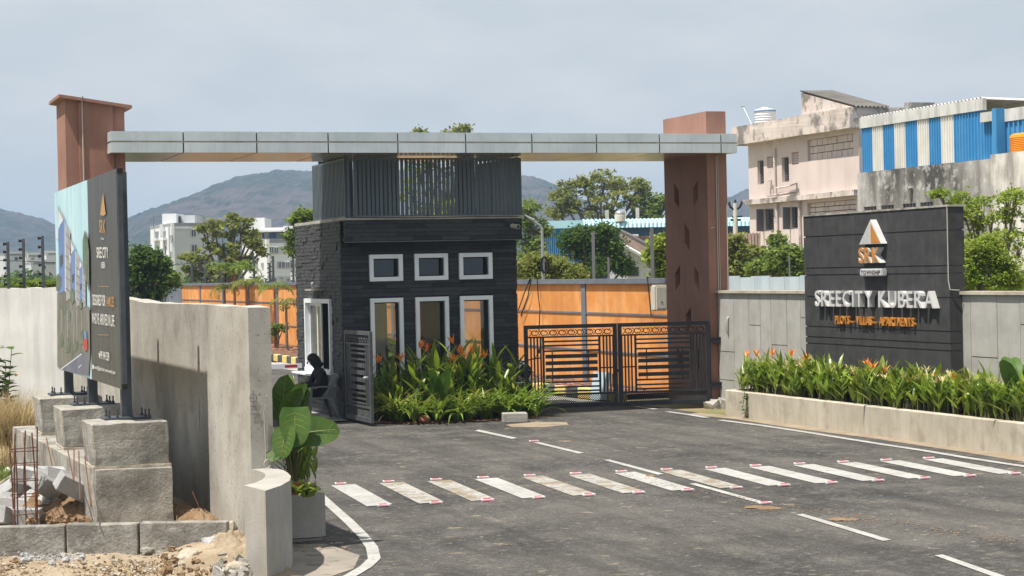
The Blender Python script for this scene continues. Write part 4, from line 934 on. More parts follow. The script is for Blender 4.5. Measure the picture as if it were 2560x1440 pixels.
flat(Z2([(196, 830), (215, 805), (220, 880), (200, 900)]), MT['p_tree'], layer=6)
flat(Z2([(225, 1150), (262, 1130), (264, 1225), (245, 1240), (228, 1190)]), MT['p_red'], layer=6); flat(Z2([(236, 1075), (254, 1070), (256, 1135), (238, 1140)]), MT['p_blue'], layer=6)
for x in (44, 92, 138, 168, 205): flat(Z2([(x, 900), (x + 5, 900), (x + 9, 1160), (x + 5, 1190)]), MT['p_grey'], layer=2)
for x, y, w_, h_ in ((30, 1080, 34, 120), (80, 1120, 40, 130), (140, 1130, 44, 110), (200, 1060, 30, 120), (100, 900, 26, 90), (60, 860, 24, 70)): flat(Z2([(x, y + h_), (x + w_ * .2, y + h_ * .3), (x + w_ * .5, y), (x + w_, y + h_ * .4), (x + w_ * .8, y + h_)]), MT['p_tree'], layer=3)
tp = [o for o in bb.children if o.name.startswith('text_panel')][0]
def bbtext(txt, pl_, pr_, h_px, m, bold=.02, gap=.09, space=.3):
    l = S(PA(pl_[0], pl_[1], 3.285)); r = S(PA(pr_[0], pr_[1], 3.285)); hh = l[2] - S(PA(pl_[0], pl_[1] + h_px, 3.285))[2]
    put_text(txt, tp, OBB, FA, .002, l[1], r[1], hh, m, bold, base=l[2], gap=gap, space=space, drop=r[2] - l[2])
flat([(258, 482), (251, 537), (258, 540), (265, 536)], MT['gold'], 'logo_triangle', tp, 1)
bbtext('SRK', (249, 581), (264, 583), 32, MT['gold'], .01)
bbtext('TOWNSHIP', (252.5, 599), (260.5, 600), 5, MT['white_print'], .0)
bbtext('SREE CITY', (242.5, 644), (271, 645), 26, MT['white_print'], .01, space=.22); bbtext('KUBERA', (253.5, 670), (264, 670), 15, MT['white_print'], .01)
bbtext('DESIGNED FOR', (232.5, 762), (264, 765), 26, MT['white_print'], .012, gap=.13, space=.3); bbtext('FAMILIES', (265.5, 765), (286, 767), 24, MT['gold'], .012, gap=.13)
bbtext("WHO'VE ARRIVED IN LIFE", (231, 808), (286.5, 816), 26, MT['white_print'], .010, gap=.14, space=.32)
bbtext('999 949 3339', (251, 897), (274, 902), 20, MT['white_print'], .01, space=.35); flat([(247.5, 880), (249.5, 884), (250.3, 894), (249, 895), (247.6, 888)], MT['white_print'], 'print', tp, 0)
bbtext('sreecity@gmail.com | www.sreecity.com', (235.5, 921), (289, 936), 9, MT['white_print'], .01); flat([(231.5, 911), (234.5, 912), (234.5, 923), (231.5, 922)], MT['white_print'], 'print', tp, 0)
for y in (715, 836):
    flat([(246, y), (273, y + 1), (273, y + 2.2), (246, y + 1.2)], MT['gold'], 'print', tp, 0)

# front kerb of cast pieces and earth around
lk = sthing('low_concrete_kerb', 'low cast concrete kerb in three pieces across the sandy ground', 'kerb', 1.8, 21.4)
lp = [S(DY(-60, 1310, 20.35)), S(DY(163, 1310, 20.35)), S(DY(346, 1310, 20.3)), S(DY(570, 1308, 20.25))]
for i in range(3):
    a, b = Vector(lp[i][:2]), Vector(lp[i + 1][:2]); d = (b - a).normalized(); n = Vector((-d.y, d.x)); a2, b2 = a + d * .012, b - d * .012
    mb = MB().prism([tuple(a2), tuple(b2), tuple(b2 + n * .13), tuple(a2 + n * .13)], -.05, .315 + .01 * i)
    o = mb.build('kerb_piece', MT['footing'], lk, (1.8, 21.4, 0)); bevel_mesh(o, .01); roughen(o, .010, 4, 3)
# soil heaps
def heap(name, label, a, b, ra, rb, h, m, n=34, cat='soil heap', kind=None, rz=0, z=0.05):
    mb = MB()
    for j in range(n + 1):
        for i in range(n + 1):
            x = -1 + 2 * i / n; y = -1 + 2 * j / n; r = math.hypot(x, y)
            hh = max(0, 1 - r * r) ** .8 * h
            nz_ = fb(x * ra + a, y * rb + b, 3.0) + .5 * fb(x * ra + a, y * rb + b, 9.0)
            mb.v.append((x * ra, y * rb, hh * (1 + .45 * nz_) + .02 * nz_ - (.12 if r > .98 else 0)))
    for j in range(n):
        for i in range(n): k = j * (n + 1) + i; mb.f.append((k, k + 1, k + n + 2, k + n + 1)); mb.m.append(0)
    o = mb.build(name, m, smooth=False); at_site(o, a, b, z, rz); tag(o, label, cat)
    if kind: o['kind'] = kind
    return o
q = S(G(215, 1298, .1)); heap('soil_heap', 'heap of loose brown soil between the kerb and the plinth', q[0] - .1, q[1] + .45, .75, .75, .34, MT['soil'])
heap('soil_heap', 'brown soil spilling at the wall foot behind the kerb end', 4.05, 22.4, .35, 1.3, .18, MT['soil'])
heap('soil_heap', 'crumbling earth mound against the curved stub wall', 4.02, 19.6, .28, .85, .19, MT['sand'], n=54)
# rocks
def rock(name, label, p, s, m, cat='rock', sharp=False):
    bm = bmesh.new(); bmesh.ops.create_icosphere(bm, subdivisions=3, radius=1)
    sd = random.uniform(0, 50)
    for v_ in bm.verts:
        q = v_.co.copy(); k = 1 + .28 * mnoise.noise(q * 1.3 + Vector((sd, 0, 0))) + .12 * mnoise.noise(q * 3.1 + Vector((0, sd, 0)))
        if sharp: mxx = max(abs(q.x), abs(q.y), abs(q.z)); k *= (1 / mxx) ** .75
        v_.co = Vector((q.x * s[0] * k, q.y * s[1] * k, q.z * s[2] * k))
    me = bpy.data.meshes.new(name); bm.to_mesh(me); bm.free(); me.materials.append(m)
    o = bpy.data.objects.new(name, me); col.objects.link(o); tag(o, label, cat); o.location = p; o.rotation_euler = (random.uniform(-.2, .2), random.uniform(-.2, .2), random.uniform(0, 6)); return o
def RK(x, y, h, z=.03): return G(x, y, z) + Vector((0, 0, h * .55))
rock('concrete_chunk', 'pale broken concrete chunk leaning at the end of the low kerb', RK(537, 1378, .10), (.12, .11, .10), MT['block'], 'concrete chunk', True)
rock('rock', 'flat tan rock lying before the low kerb', RK(472, 1398, .07), (.17, .12, .075), MT['rock'])
rock('rock', 'rounded clod of earth on the wall foot behind the chunk', RK(573, 1345, .12, .1), (.09, .09, .12), MT['rock'])
rock('rock', 'grey stone half buried beside the curved stub wall', RK(588, 1436, .08, .06), (.12, .1, .08), MT['rock'])
rock('rock', 'dark triangular stone chip on the sand below the kerb', RK(367, 1379, .03), (.07, .05, .035), MT['footing'])
rock('rock', 'small pale stone on the sand before the flat rock', RK(455, 1414, .03), (.05, .04, .03), MT['rock'])
for i, (x, y) in enumerate(((75, 1357), (100, 1353), (60, 1385), (130, 1392), (165, 1384), (205, 1378))):
    rock('pebble', 'small grey pebble scattered on the sand below the low kerb', RK(x, y + 20, .03), (.04, .035, .03), MT['block'])['group'] = 'pebbles below the low kerb'
rock('brick_lump', 'rounded red brick lump at the foot of the lilies', DY(1062, 1048, 37.2), (.12, .09, .075), MT['brickred'], 'brick')
o = MB().box(-.24, .24, -.12, .12, 0, .19).build('kerb_block', MT['pale_conc']); bevel_mesh(o, .015); roughen(o, .008, 5, 3); tag(o, 'rough grey concrete block on the asphalt at the gate end of the lilies', 'concrete block'); o.location = G(1287, 1056); o.rotation_euler = (0, 0, .12)
# heap of cement blocks
bl_me = MB().box(-.2, .2, -.1, .1, -.1, .1).build('cement_block', MT['block']); bevel_mesh(bl_me, .006); roughen(bl_me, .003, 6, 3); bme = bl_me.data; bpy.data.objects.remove(bl_me)
blocks = [(30, 1225, 25.3, .38, -.55, .5, 'tilted pale cement block leaning at the heap\'s outer corner'), (70, 1190, 25.9, .1, .25, .2, 'cement block lying on top of the heap behind the rebar cage'), (115, 1215, 25.2, .6, .4, 1.2, 'cement block standing on edge inside the rebar cage view'),
          (75, 1258, 24.6, .2, -.5, .9, 'cement block tipped on its corner low in the heap'), (60, 1292, 24.0, .02, .03, .05, 'flat cement block lying at the heap foot before the cage'), (10, 1295, 24.1, .0, .35, 1.4, 'cement block on end at the outer heap foot'),
          (15, 1265, 24.8, .2, .5, 2.0, 'dark shaded cement block wedged under the tilted one'), (145, 1200, 25.0, -.5, .3, .7, 'cement block sloping beside the plinth rods'), (166, 1232, 24.3, .25, .28, -.35, 'cement block tilted on the soil heap nearest the plinth'),
          (182, 1217, 24.8, .3, .5, .6, 'small looking cement block behind the tilted soil heap block'), (122, 1245, 24.9, .5, -.3, 1.9, 'cement block half hidden in the heap middle'), (35, 1272, 24.6, -.3, .2, .4, 'cement block buried under the heap centre'),
          (135, 1190, 25.8, .2, .1, .9, 'cement block at the back of the heap beside the plinth')]
for x, y, Y, rx, ry, rz, lb in blocks:
    o = inst(bme, 'cement_block', None, G(x, y, .18 if y >= 1255 else (.33 if y > 1218 else .5)), (rx, ry, rz)); tag(o, lb, 'cement block', 'heap of cement blocks by the plinth')
# rebar cage
rc0 = G(64, 1308, .12)
rcg = wthing('rebar_cage', 'rusty rebar column cage standing upright in the heap of cement blocks', 'rebar cage', rc0, .35)
for i, (x, y, h) in enumerate(((-.13, -.1, 1.05), (-.10, -.12, 1.0), (-.12, .1, .98), (.12, -.1, 1.12), (.10, -.13, 1.05), (.13, .1, .95), (0.0, -.12, 1.08), (.02, .11, .98))):
    MB().tube([(x, y, -.05), (x + random.uniform(-.02, .02), y, h * .5), (x + random.uniform(-.04, .03), y + random.uniform(-.03, .03), h)], .0085, 6).build('bar', MT['rust'], rcg)
for z in (.12, .32, .50, .68, .85):
    dz = lambda: z + random.uniform(-.012, .012)
    MB().tube([(-.15, -.13, dz()), (.15, -.13, dz()), (.15, .13, dz()), (-.15, .13, dz()), (-.15, -.13, dz())], .006, 5).build('tie_ring', MT['rust'], rcg)
for i, (x0, y0, x1, y1) in enumerate(((116, 1095, 134, 1184), (169, 1122, 184, 1202), (185, 1125, 185, 1203), (197, 1128, 200, 1250), (212, 1142, 227, 1265))):
    p0 = PA(x0, y0, 2.78); p1 = PA(x1, y1, 2.70 if i else 2.76)
    o = MB().tube([tuple(Vector((0, 0, 0))), tuple((p0 - p1) * .5 + Vector((0, 0, 0.0))), tuple(p0 - p1)], .008, 6).build('rebar_rod', MT['rust'])
    o.location = p1; tag(o, ['thin rusty rod leaning on the far part of the plinth', 'slanted rusty rod against the plinth, second from far', 'upright rusty rod in the middle of the plinth rods', 'tall rusty rod behind the tilted cement block', 'slanted rusty rod nearest the big plinth face'][i], 'rebar rod', 'rusty rods leaning on the plinth')
o = MB().tube([(0, 0, 0), (-.03, 0, .2), (-.10, .02, .36)], .007, 5).build('rebar_rod', MT['rust']); o.location = G(503, 1306, .1); tag(o, 'short bent rusty rod sticking up from soil behind the low kerb', 'rebar rod')
# sacks and sticks
def sack(label, x, y, Y, s, m):
    o = rock('plastic_sack', label, G(x, y, .05 + s[2] * .9 + (.12 if y < 1140 else 0)), s, m, 'sack'); roughen(o, .03, 5); return o
sack('crumpled white and teal plastic sack behind the rebar cage', 72, 1150, 26.2, (.20, .16, .15), MT['sack']); sack('crumpled white plastic sack nearest the plinth', 85, 1170, 25.9, (.17, .14, .12), MT['sack'])
sack('yellow printed plastic sack on top of the white sacks', 78, 1124, 26.4, (.13, .10, .06), MT['sacky']); sack('flattened white plastic sack on the grass edge', 30, 1180, 26.4, (.18, .14, .06), MT['sack']); sack('small white plastic bag on the grass beyond the sacks', 30, 1103, 27.5, (.10, .08, .06), MT['sack'])
for lb, p, q, r in (('pale bamboo stick lying on the grass behind the sacks', G(-30, 1135, .15), G(60, 1112, .25), .03), ('second bamboo stick leaning over the sacks', G(40, 1120, .2), G(100, 1090, .4), .035), ('long pale stick low on the grass at the picture edge', G(-20, 1230, .12), G(30, 1190, .15), .03), ('pale stick among the dry grass', G(-20, 1076, .15), G(30, 1062, .2), .03)):
    o = MB().tube([(0, 0, 0), tuple((q - p) * .5 + Vector((0, 0, .02))), tuple(q - p)], [r, r * .9, r * .8], 7).build('stick', MT['rock']); o.location = p; tag(o, lb, 'stick')

# ================================================================== PLANTS
def leaf_strip(mb, base, az, elev, length, width, bend, n=6, prof='lance', fold=.18, mi=0, cross=1, wav=0.0, curl=0.0):
    p = Vector(base); e = elev; pts = []; st_ = length / n
    for i in range(n + 1):
        t = i / n
        if prof == 'strap': w_ = (min(1, .55 + 2 * t)) * (1 - max(0, (t - .45) / .55) ** 1.6)
        elif prof == 'heart': w_ = math.sqrt(max(0, 1 - ((t - .30) / (.70 if t > .30 else .36)) ** 2)) if t > .30 else (.80 + .2 * math.sin(t / .30 * math.pi / 2))
        elif prof == 'blade': w_ = 1 - t
        else: w_ = math.sin(math.pi * min(1, max(.0, .06 + t * .94)) ** .8)
        pts.append((p.copy(), e, w_ * width * .5))
        p = p + Vector((math.cos(az) * math.cos(e), math.sin(az) * math.cos(e), math.sin(e))) * st_
        e -= bend / n * (1 + curl * t)
    side = Vector((-math.sin(az), math.cos(az), 0)); vs = []; m_ = 2 * cross + 1
    for i, (q, e_, hw) in enumerate(pts):
        nrm = Vector((-math.cos(az) * math.sin(e_), -math.sin(az) * math.sin(e_), math.cos(e_)))
        for j in range(m_):
            f = (j - cross) / cross
            vs.append(q + side * hw * f + nrm * (hw * abs(f) * fold + wav * width * math.sin(i * 2.1 + j * 1.7) * abs(f)))
    fs = [(i * m_ + j, i * m_ + j + 1, (i + 1) * m_ + j + 1, (i + 1) * m_ + j) for i in range(n) for j in range(m_ - 1)]
    mb.add(vs, fs, mi); return pts[-1][0]
def flower_mb(rng, sc=1.0):
    mb = MB()
    for k in range(6):
        az = rng.uniform(0, 6.28); leaf_strip(mb, (0, 0, .0), az, rng.uniform(.5, 1.3), .12 * sc, .028 * sc, rng.uniform(-.3, .5), 3, 'lance', .4)
    return mb
rng = random.Random(3)
fl_me = []
for k in range(3):
    o = flower_mb(rng).build('flower', MT['flower']); fl_me.append(o.data); bpy.data.objects.remove(o)
for k in range(2):
    o = flower_mb(rng, .8).build('flower', MT['spent']); fl_me.append(o.data); bpy.data.objects.remove(o)
def proto_heliconia(seed, h, nst, spread, lw=.07, ll=.40):
    r = random.Random(seed); lf = MB(); stm = MB()
    for i in range(nst):
        x, y = r.uniform(-spread, spread), r.uniform(-spread, spread); hh = h * r.uniform(.55, 1.0); az0 = r.uniform(0, 6.28)
        lean = Vector((math.cos(az0), math.sin(az0), 0)) * r.uniform(0, .18) * hh
        top = Vector((x, y, hh)) + lean; stm.tube([(x, y, -.03), tuple(Vector((x, y, hh * .5)) + lean * .35), tuple(top)], [.010, .008, .004], 4)
        for k in range(r.randint(4, 6)):
            t = .30 + .7 * k / 5.0; b_ = Vector((x, y, hh * t)) + lean * t * t; az = az0 + (k % 2) * math.pi + r.uniform(-.7, .7)
            leaf_strip(lf, b_, az, r.uniform(.75, 1.35), ll * r.uniform(.7, 1.15), lw * r.uniform(.8, 1.25), r.uniform(.2, .9), 5, 'lance', .22)
    return lf, stm
def proto_lily(seed, n, L_, w, m='strap'):
    r = random.Random(seed); lf = MB()
    for i in range(n):
        az = r.uniform(0, 6.28); e = r.uniform(.75, 1.45); 
        leaf_strip(lf, (math.cos(az) * .06 * r.random(), math.sin(az) * .06 * r.random(), 0), az, e, L_ * r.uniform(.65, 1.1), w * r.uniform(.8, 1.2), r.uniform(.7, 1.9), 7, 'strap', .25)
    return lf
def meshify(mb, name, m, kind='stuff'):
    o = mb.build(name, m); me = o.data; bpy.data.objects.remove(o); return me
heli = [];
for k in range(5):
    lf, sm_ = proto_heliconia(20 + k, .62, 15, .22); heli.append((meshify(lf, 'foliage', MT['leaf_heli']), meshify(sm_, 'stems', MT['stem'])))
heli_y = []
for k in range(2):
    q_ = heli[k][0].copy(); q_.materials.clear(); q_.materials.append(MT['leaf_lime']); heli_y.append(q_)
helit = []
for k in range(4):
    lf, sm_ = proto_heliconia(40 + k, 1.35, 12, .26, .10, .55); helit.append((meshify(lf, 'foliage', MT['leaf_heli']), meshify(sm_, 'stems', MT['stem'])))
lily = [meshify(proto_lily(60 + k, 34, .75, .05), 'foliage', MT['leaf_lily']) for k in range(5)]
lilyb = [meshify(proto_lily(70 + k, 26, 1.05, .06), 'foliage', MT['leaf_lily']) for k in range(3)]
stri = [meshify(proto_lily(80 + k, 36, .70, .034), 'foliage', MT['leaf_stripe']) for k in range(3)]
_plant_n = 0
def plant(name, label, cat, group, p, me_l, rz, s, stems=None, flowers=(), fscale=1.0):
    global _plant_n; _plant_n += 1
    t = wthing(name, label, cat, p, rz, group)
    f = inst(me_l, 'foliage', t, scale=(s, s, s)); f['kind'] = 'stuff'
    if stems: g_ = inst(stems, 'stems', t, scale=(s, s, s)); g_['kind'] = 'stuff'
    for (x, y, z, k) in flowers: inst(fl_me[k], 'flower', t, (x, y, z), (random.uniform(-.4, .4), random.uniform(-.4, .4), random.uniform(0, 6)), (fscale,) * 3)
    return t
# bed along the grey wall: two staggered rows
GRP = 'orange flowered plants along the grey wall'
fpx = [(1867, 903), (1891, 898), (1977, 898), (1990, 900), (2000, 930), (2012, 910), (2170, 925), (2184, 932), (2282, 968), (2318, 963), (2345, 955), (2383, 965), (2422, 995), (2211, 940), (1930, 897), (2475, 1000)]
fpl = [S(PA(x, y, 17.25)) for x, y in fpx]
used = set(); k = 0; b = 33.75
while b > 22.6:
    for a in (17.12, 17.5):
        aa = a + random.uniform(-.1, .1); bb_ = b + random.uniform(-.1, .1) + (.12 if a > 17.3 else 0)
        fl = []
        rz = random.uniform(0, 6.28)
        for i, (fa, fb_, fz) in enumerate(fpl):
            if i not in used and abs(fb_ - bb_) < .25 and a < 17.3:
                used.add(i); dv_ = Matrix.Rotation(-(rz), 3, 'Z') @ Vector(W(fa - aa, fb_ - bb_, 0)); fl.append((dv_.x, dv_.y, fz - .42 + .05, i % 3))
        if random.random() < .75: fl.append((random.uniform(-.15, .15), random.uniform(-.15, .15), random.uniform(.52, .66), 3 + k % 2))
        if random.random() < .5: fl.append((random.uniform(-.15, .15), random.uniform(-.15, .15), random.uniform(.50, .62), 3 + k % 2))
        m_ = heli[k % 5]; s = random.uniform(.68, 1.12) * (1.0 if b > 26 else .9)
        plant('heliconia', ('slender leafy plant with orange flowers in the long flower bed' if fl and any(f[3] < 3 for f in fl) else 'slender green plant without orange flowers in the long flower bed'), 'plant', GRP if fl and any(f[3] < 3 for f in fl) else 'green plants along the grey wall', W(aa, bb_, .42), (heli_y[k % 2] if k % 7 == 3 else m_[0]), rz, s, m_[1], fl, 1.55)
        k += 1
    b -= .40
# broad leaf builder
def broad_leaf(parent, base, az, pet_h, lean, L_, w, droop, m='leaf_big', elev=.9):
    top = Vector(base) + Vector((math.cos(az) * lean, math.sin(az) * lean, pet_h))
    MB().tube([base, tuple(Vector(base).lerp(top, .5) + Vector((0, 0, .06 * pet_h))), tuple(top)], [.016, .012, .009], 6).build('leaf_stalk', MT['stem'], parent)
    lf = MB(); d0 = Vector((math.cos(az), math.sin(az), 0))
    leaf_strip(lf, top - d0 * math.cos(elev) * .28 * L_ * .6 - Vector((0, 0, math.sin(elev) * .28 * L_ * .6)), az, elev, L_, w, droop, 12, 'heart', .16, 0, 4, .018)
    lf.tube([tuple(top), tuple(top + (d0 * math.cos(elev * .9) + Vector((0, 0, math.sin(elev * .9)))) * L_ * .35)], [.006, .003], 4, 0)
    o = lf.build('leaf', MT[m], parent, smooth=True); return o
# large leafy plants in the bed
for (a, b, s, lb, n) in ((17.2, 24.9, 1.0, 'big broad leaved plant at the right end of the flower bed', 9), (17.2, 26.9, .62, 'medium broad leaved plant in the bed below the sign\'s near corner', 6), (17.05, 28.9, .42, 'small broad leaved plant in the bed below the sign', 5), (17.1, 31.6, .42, 'small broad leaved plant at the bed edge below the sign\'s far corner', 5), (17.05, 33.2, .5, 'broad leaved plant with trailing vine at the gate end of the bed', 6)):
    t = wthing('broad_leaf_plant', lb, 'plant', W(a, b, .42))
    for i in range(n):
        az = random.uniform(0, 6.28); broad_leaf(t, (random.uniform(-.05, .05), random.uniform(-.05, .05), 0), az, s * random.uniform(.35, .75), s * random.uniform(.1, .3), s * random.uniform(.38, .55), s * random.uniform(.2, .3), random.uniform(.3, .9), 'leaf_big', random.uniform(.5, 1.3))
# trailing vine
vn = wthing('trailing_vine', 'green vine hanging over the gate end of the flower bed wall', 'vine', PA(1862, 985, 16.72))
MB().tube([(0, 0, .05), (-.02, -.02, -.1), (-.05, 0, -.25), (0, -.02, -.4), (-.06, -.02, -.5)], .006, 5).build('stem', MT['stem'], vn)
for i in range(14):
    z = .05 - .55 * i / 13; lf = MB(); leaf_strip(lf, (random.uniform(-.04, .03), -.02, z), random.uniform(3.2, 5.6), random.uniform(-.6, .3), .10, .08, .6, 4, 'heart', .15); lf.build('leaf', MT['leaf_big'], vn)
# bushes before the guard house
GL = 'strap leaved lilies before the guard house'
def bed(a, b): return W(a, b, .02)
k = 0
for (a, b, me_, s, kind) in [(10.35, 36.35, stri[0], 1.15, 's'), (10.75, 36.55, stri[1], 1.25, 's'), (10.55, 36.0, lily[0], .9, 'l'), (10.95, 35.75, lily[1], .85, 'l'), (11.35, 35.65, lily[2], .9, 'l'), (11.75, 35.6, lily[3], .85, 'l'), (12.05, 35.7, stri[2], .95, 's'),
                           (12.35, 35.7, lily[4], .95, 'l'), (12.75, 35.75, lily[0], 1.0, 'l'), (13.1, 35.9, lily[1], 1.05, 'l'), (13.45, 36.15, lilyb[0], .85, 'l'), (13.15, 36.35, lilyb[1], .9, 'l'), (12.6, 36.15, lilyb[2], .85, 'l'), (12.15, 36.1, stri[0], 1.1, 's'), (11.6, 36.05, lily[2], 1.05, 'l'), (11.1, 36.1, stri[1], 1.0, 's'),
                           (13.35, 36.6, stri[2], 1.25, 's'), (12.95, 36.65, lilyb[0], 1.0, 'l'), (13.5, 35.85, lily[3], .8, 'l'), (10.3, 36.7, lily[4], 1.0, 'l'), (12.0, 36.4, lilyb[1], .95, 'l'), (10.75, 36.2, lilyb[2], .7, 'l'), (11.9, 35.85, lily[0], .85, 'l'), (12.55, 35.9, lily[2], .9, 'l')]:
    s *= 1.25; a = max(a, 10.72) if b < 36.8 else a
    if kind == 's': plant('striped_lily', 'spider lily clump with yellow striped leaves before the guard house', 'plant', 'striped lilies before the guard house', bed(a, b), me_, random.uniform(0, 6), s)
    else: plant('green_lily', 'green strap leaved lily clump before the guard house', 'plant', GL, bed(a, b), me_, random.uniform(0, 6), s)
# tall heliconias behind
ff = [S(PB(x, y, 36.4)) for x, y in ((1133, 856), (1064, 876), (1048, 866), (1144, 878), (1213, 892), (944, 904), (1178, 882), (1134, 900), (1160, 890), (1000, 900))]
hl = [(11.5, 36.5), (11.9, 36.75), (12.25, 36.5), (12.6, 36.7), (11.2, 36.6), (12.95, 36.45), (11.75, 36.3), (12.4, 36.85), (10.45, 36.95), (10.75, 36.6), (11.0, 36.8), (13.25, 36.6)]
used = set()
for k, (a, b) in enumerate(hl):
    fl = []; rz = random.uniform(0, 6.28)
    for i, (fa, fb_, fz) in enumerate(ff):
        if i not in used and abs(fa - a) < .25: used.add(i); q = Matrix.Rotation(-rz, 3, 'Z') @ W(fa - a, fb_ - b, 0); fl.append((q.x, q.y, fz - .05, i % 3))
    m_ = helit[k % 4]; plant('tall_heliconia', 'tall leafy plant with orange flowers under the guard house windows', 'plant', 'tall flowering plants under the guard house windows', bed(a, b), m_[0], rz, .92 if k < 8 else .75, m_[1], fl, 1.8)
for (a, b, s, lb, n) in ((11.45, 35.95, .95, 'broad upright leaved plant among the lilies before the guard house', 7), (11.05, 35.95, .6, 'small rounded leaf plant among the lilies', 4)):
    t = wthing('broad_leaf_plant', lb, 'plant', bed(a, b))
    for i in range(n): broad_leaf(t, (random.uniform(-.1, .1), random.uniform(-.1, .1), 0), random.uniform(0, 6.28), s * random.uniform(.45, .75), s * random.uniform(.05, .2), s * random.uniform(.45, .6), s * random.uniform(.2, .26), random.uniform(.1, .5), 'leaf_big', random.uniform(.9, 1.4))
sheet('planting_soil', [(10.15, 37.2), (10.15, 36.2), (10.8, 35.5), (12.2, 35.3), (13.4, 35.5), (13.7, 36.4), (13.65, 37.2)], 0.02, MT['redsoil'])
# white spider lily flower
wf = wthing('white_lily_flower', 'white spidery lily flower beside the closed gate', 'flower', DY(1296, 960, 38.6))
fm = MB()
for i in range(8): leaf_strip(fm, (0, 0, 0), i * .8, .6, .14, .014, 1.2, 4, 'lance', .3)
fm.build('petals', MT['whiteframe'], wf); MB().tube([(0, 0, -.5), (0, 0, 0)], .008, 5).build('stalk', MT['stem'], wf)
o = MB().add([(-.08, -.03, .02), (.07, -.05, .025), (.09, .03, .03), (-.02, .05, .02)], [(0, 1, 2, 3)]).build('fallen_flower', MT['flower']); o.location = G(1122, 1056); tag(o, 'fallen orange flower on the asphalt below the lilies', 'flower')

# tub with big leaves at the wall end
tubp = W(4.99, 20.72, 0)
o = MB().box(-.27, .245, -.22, .30, 0, .575).build('concrete_tub', MT['pale_conc']); bevel_mesh(o, .045, 3); o.location = tubp; o.rotation_euler = (0, 0, TH); tag(o, 'square grey concrete planting tub at the end of the boundary wall', 'tub')
MB().box(-.2, .18, -.15, .24, .575, .59).build('tub_soil', MT['redsoil'], o)
pp = DY(729, 1222, 20.5); 
pot = wthing('terracotta_trough', 'small terracotta trough standing on the concrete tub', 'pot', Vector((pp.x, pp.y, .575)), .25)
o = MB().add([(-.075, -.06, 0), (.075, -.06, 0), (.075, .06, 0), (-.075, .06, 0), (-.085, -.07, .125), (.085, -.07, .125), (.085, .07, .125), (-.085, .07, .125)], [(3, 2, 1, 0), (0, 1, 5, 4), (1, 2, 6, 5), (2, 3, 7, 6), (3, 0, 4, 7), (4, 5, 6, 7)]).build('pot_body', MT['terrapot'], pot); MB().box(-.09, .09, -.075, .075, .112, .128).build('rim', MT['terrapot'], pot)
al = wthing('elephant_ear_plant', 'tall dark green elephant ear plant rising from the concrete tub', 'plant', tubp + Vector((-.06, .05, .53)))
def ear(x, y, Y, L_, w, az, elev, droop, roll=0.0):      # leaf centre given by photo pixel
    base = Vector((0, 0, 0)); tgt = DY(x, y, Y) - al.location
    mid_ = base.lerp(tgt, .55) + Vector((0, 0, .08)); MB().tube([base, tuple(mid_), tuple(tgt)], [.015, .012, .008], 6).build('leaf_stalk', MT['stem'], al)
    d0 = Vector((math.cos(az) * math.cos(elev), math.sin(az) * math.cos(elev), math.sin(elev)))
    RM = Matrix.Translation(tgt) @ Matrix.Rotation(roll, 4, d0) @ Matrix.Translation(-tgt)
    lf = MB(); leaf_strip(lf, tgt - d0 * L_ * .22, az, elev, L_, w, droop, 14, 'heart', .14, 0, 4, .012); lf.v = [tuple(RM @ Vector(q)) for q in lf.v]
    lf.build('leaf', MT['leaf_big'], al, smooth=True)
    rib = MB()
    vein = MB()
    for i in range(2, 11, 2):
        for e_ in (0, 8): vein.tube([Vector(lf.v[i * 9 + 4]), Vector(lf.v[(i + 1) * 9 + (4 + e_) // 2]), Vector(lf.v[min(13, i + 2) * 9 + (1 if e_ == 0 else 7)])], [.0028, .002, .001], 3)
    vein.build('leaf_vein', MT['leaf_heli'], al); e = elev; p = tgt.copy(); pts = [tuple(p + Vector((0, 0, .003)))]
    for i in range(6): p = p + Vector((math.cos(az) * math.cos(e), math.sin(az) * math.cos(e), math.sin(e))) * L_ * .11; e -= droop / 14 * 1.6; pts.append(tuple(p + Vector((0, 0, .004))))
    pts = [tuple(RM @ Vector(q)) for q in pts]
    rib.tube(pts, [.006] * 4 + [.003] * 3, 4).build('leaf_rib', MT['stem'], al)
ear(688, 1030, 20.9, .44, .28, 2.6, 1.15, .3)
ear(706, 1010, 20.95, .46, .30, 1.3, 1.25, .3)
ear(724, 1030, 20.75, .50, .36, -.6, 1.25, .5)
ear(738, 1040, 20.45, .44, .34, -1.5, -1.25, .1)
ear(712, 1085, 20.4, .36, .27, -1.9, -1.2, .1)
ear(757, 1045, 20.7, .44, .15, .5, 1.36, .15)
ear(768, 1082, 20.55, .46, .36, .1, .12, .35, 1.05)
ear(700, 1110, 20.5, .34, .24, -1.9, -.6, .2)
ear(748, 1120, 20.7, .30, .22, .6, .7, .6)
pl2 = plant('leafy_undergrowth', 'dark strap leaved plant below the elephant ears in the tub', 'plant', None, tubp + Vector((-.05, 0, .5)), helit[0][0], .5, .52, helit[0][1], [(-.12, -.1, .45, 0)], 1.0)
plant('leafy_undergrowth', 'dark strap leaved plant leaning over the tub towards the road', 'plant', None, tubp + Vector((.04, 0.05, .5)), helit[2][0], 2.5, .5, helit[2][1], [(.05, -.05, .5, 3)], 1.0)
lime = [meshify(proto_lily(95 + k, 12, .26, .06), 'foliage', MT['leaf_lime']) for k in range(2)]
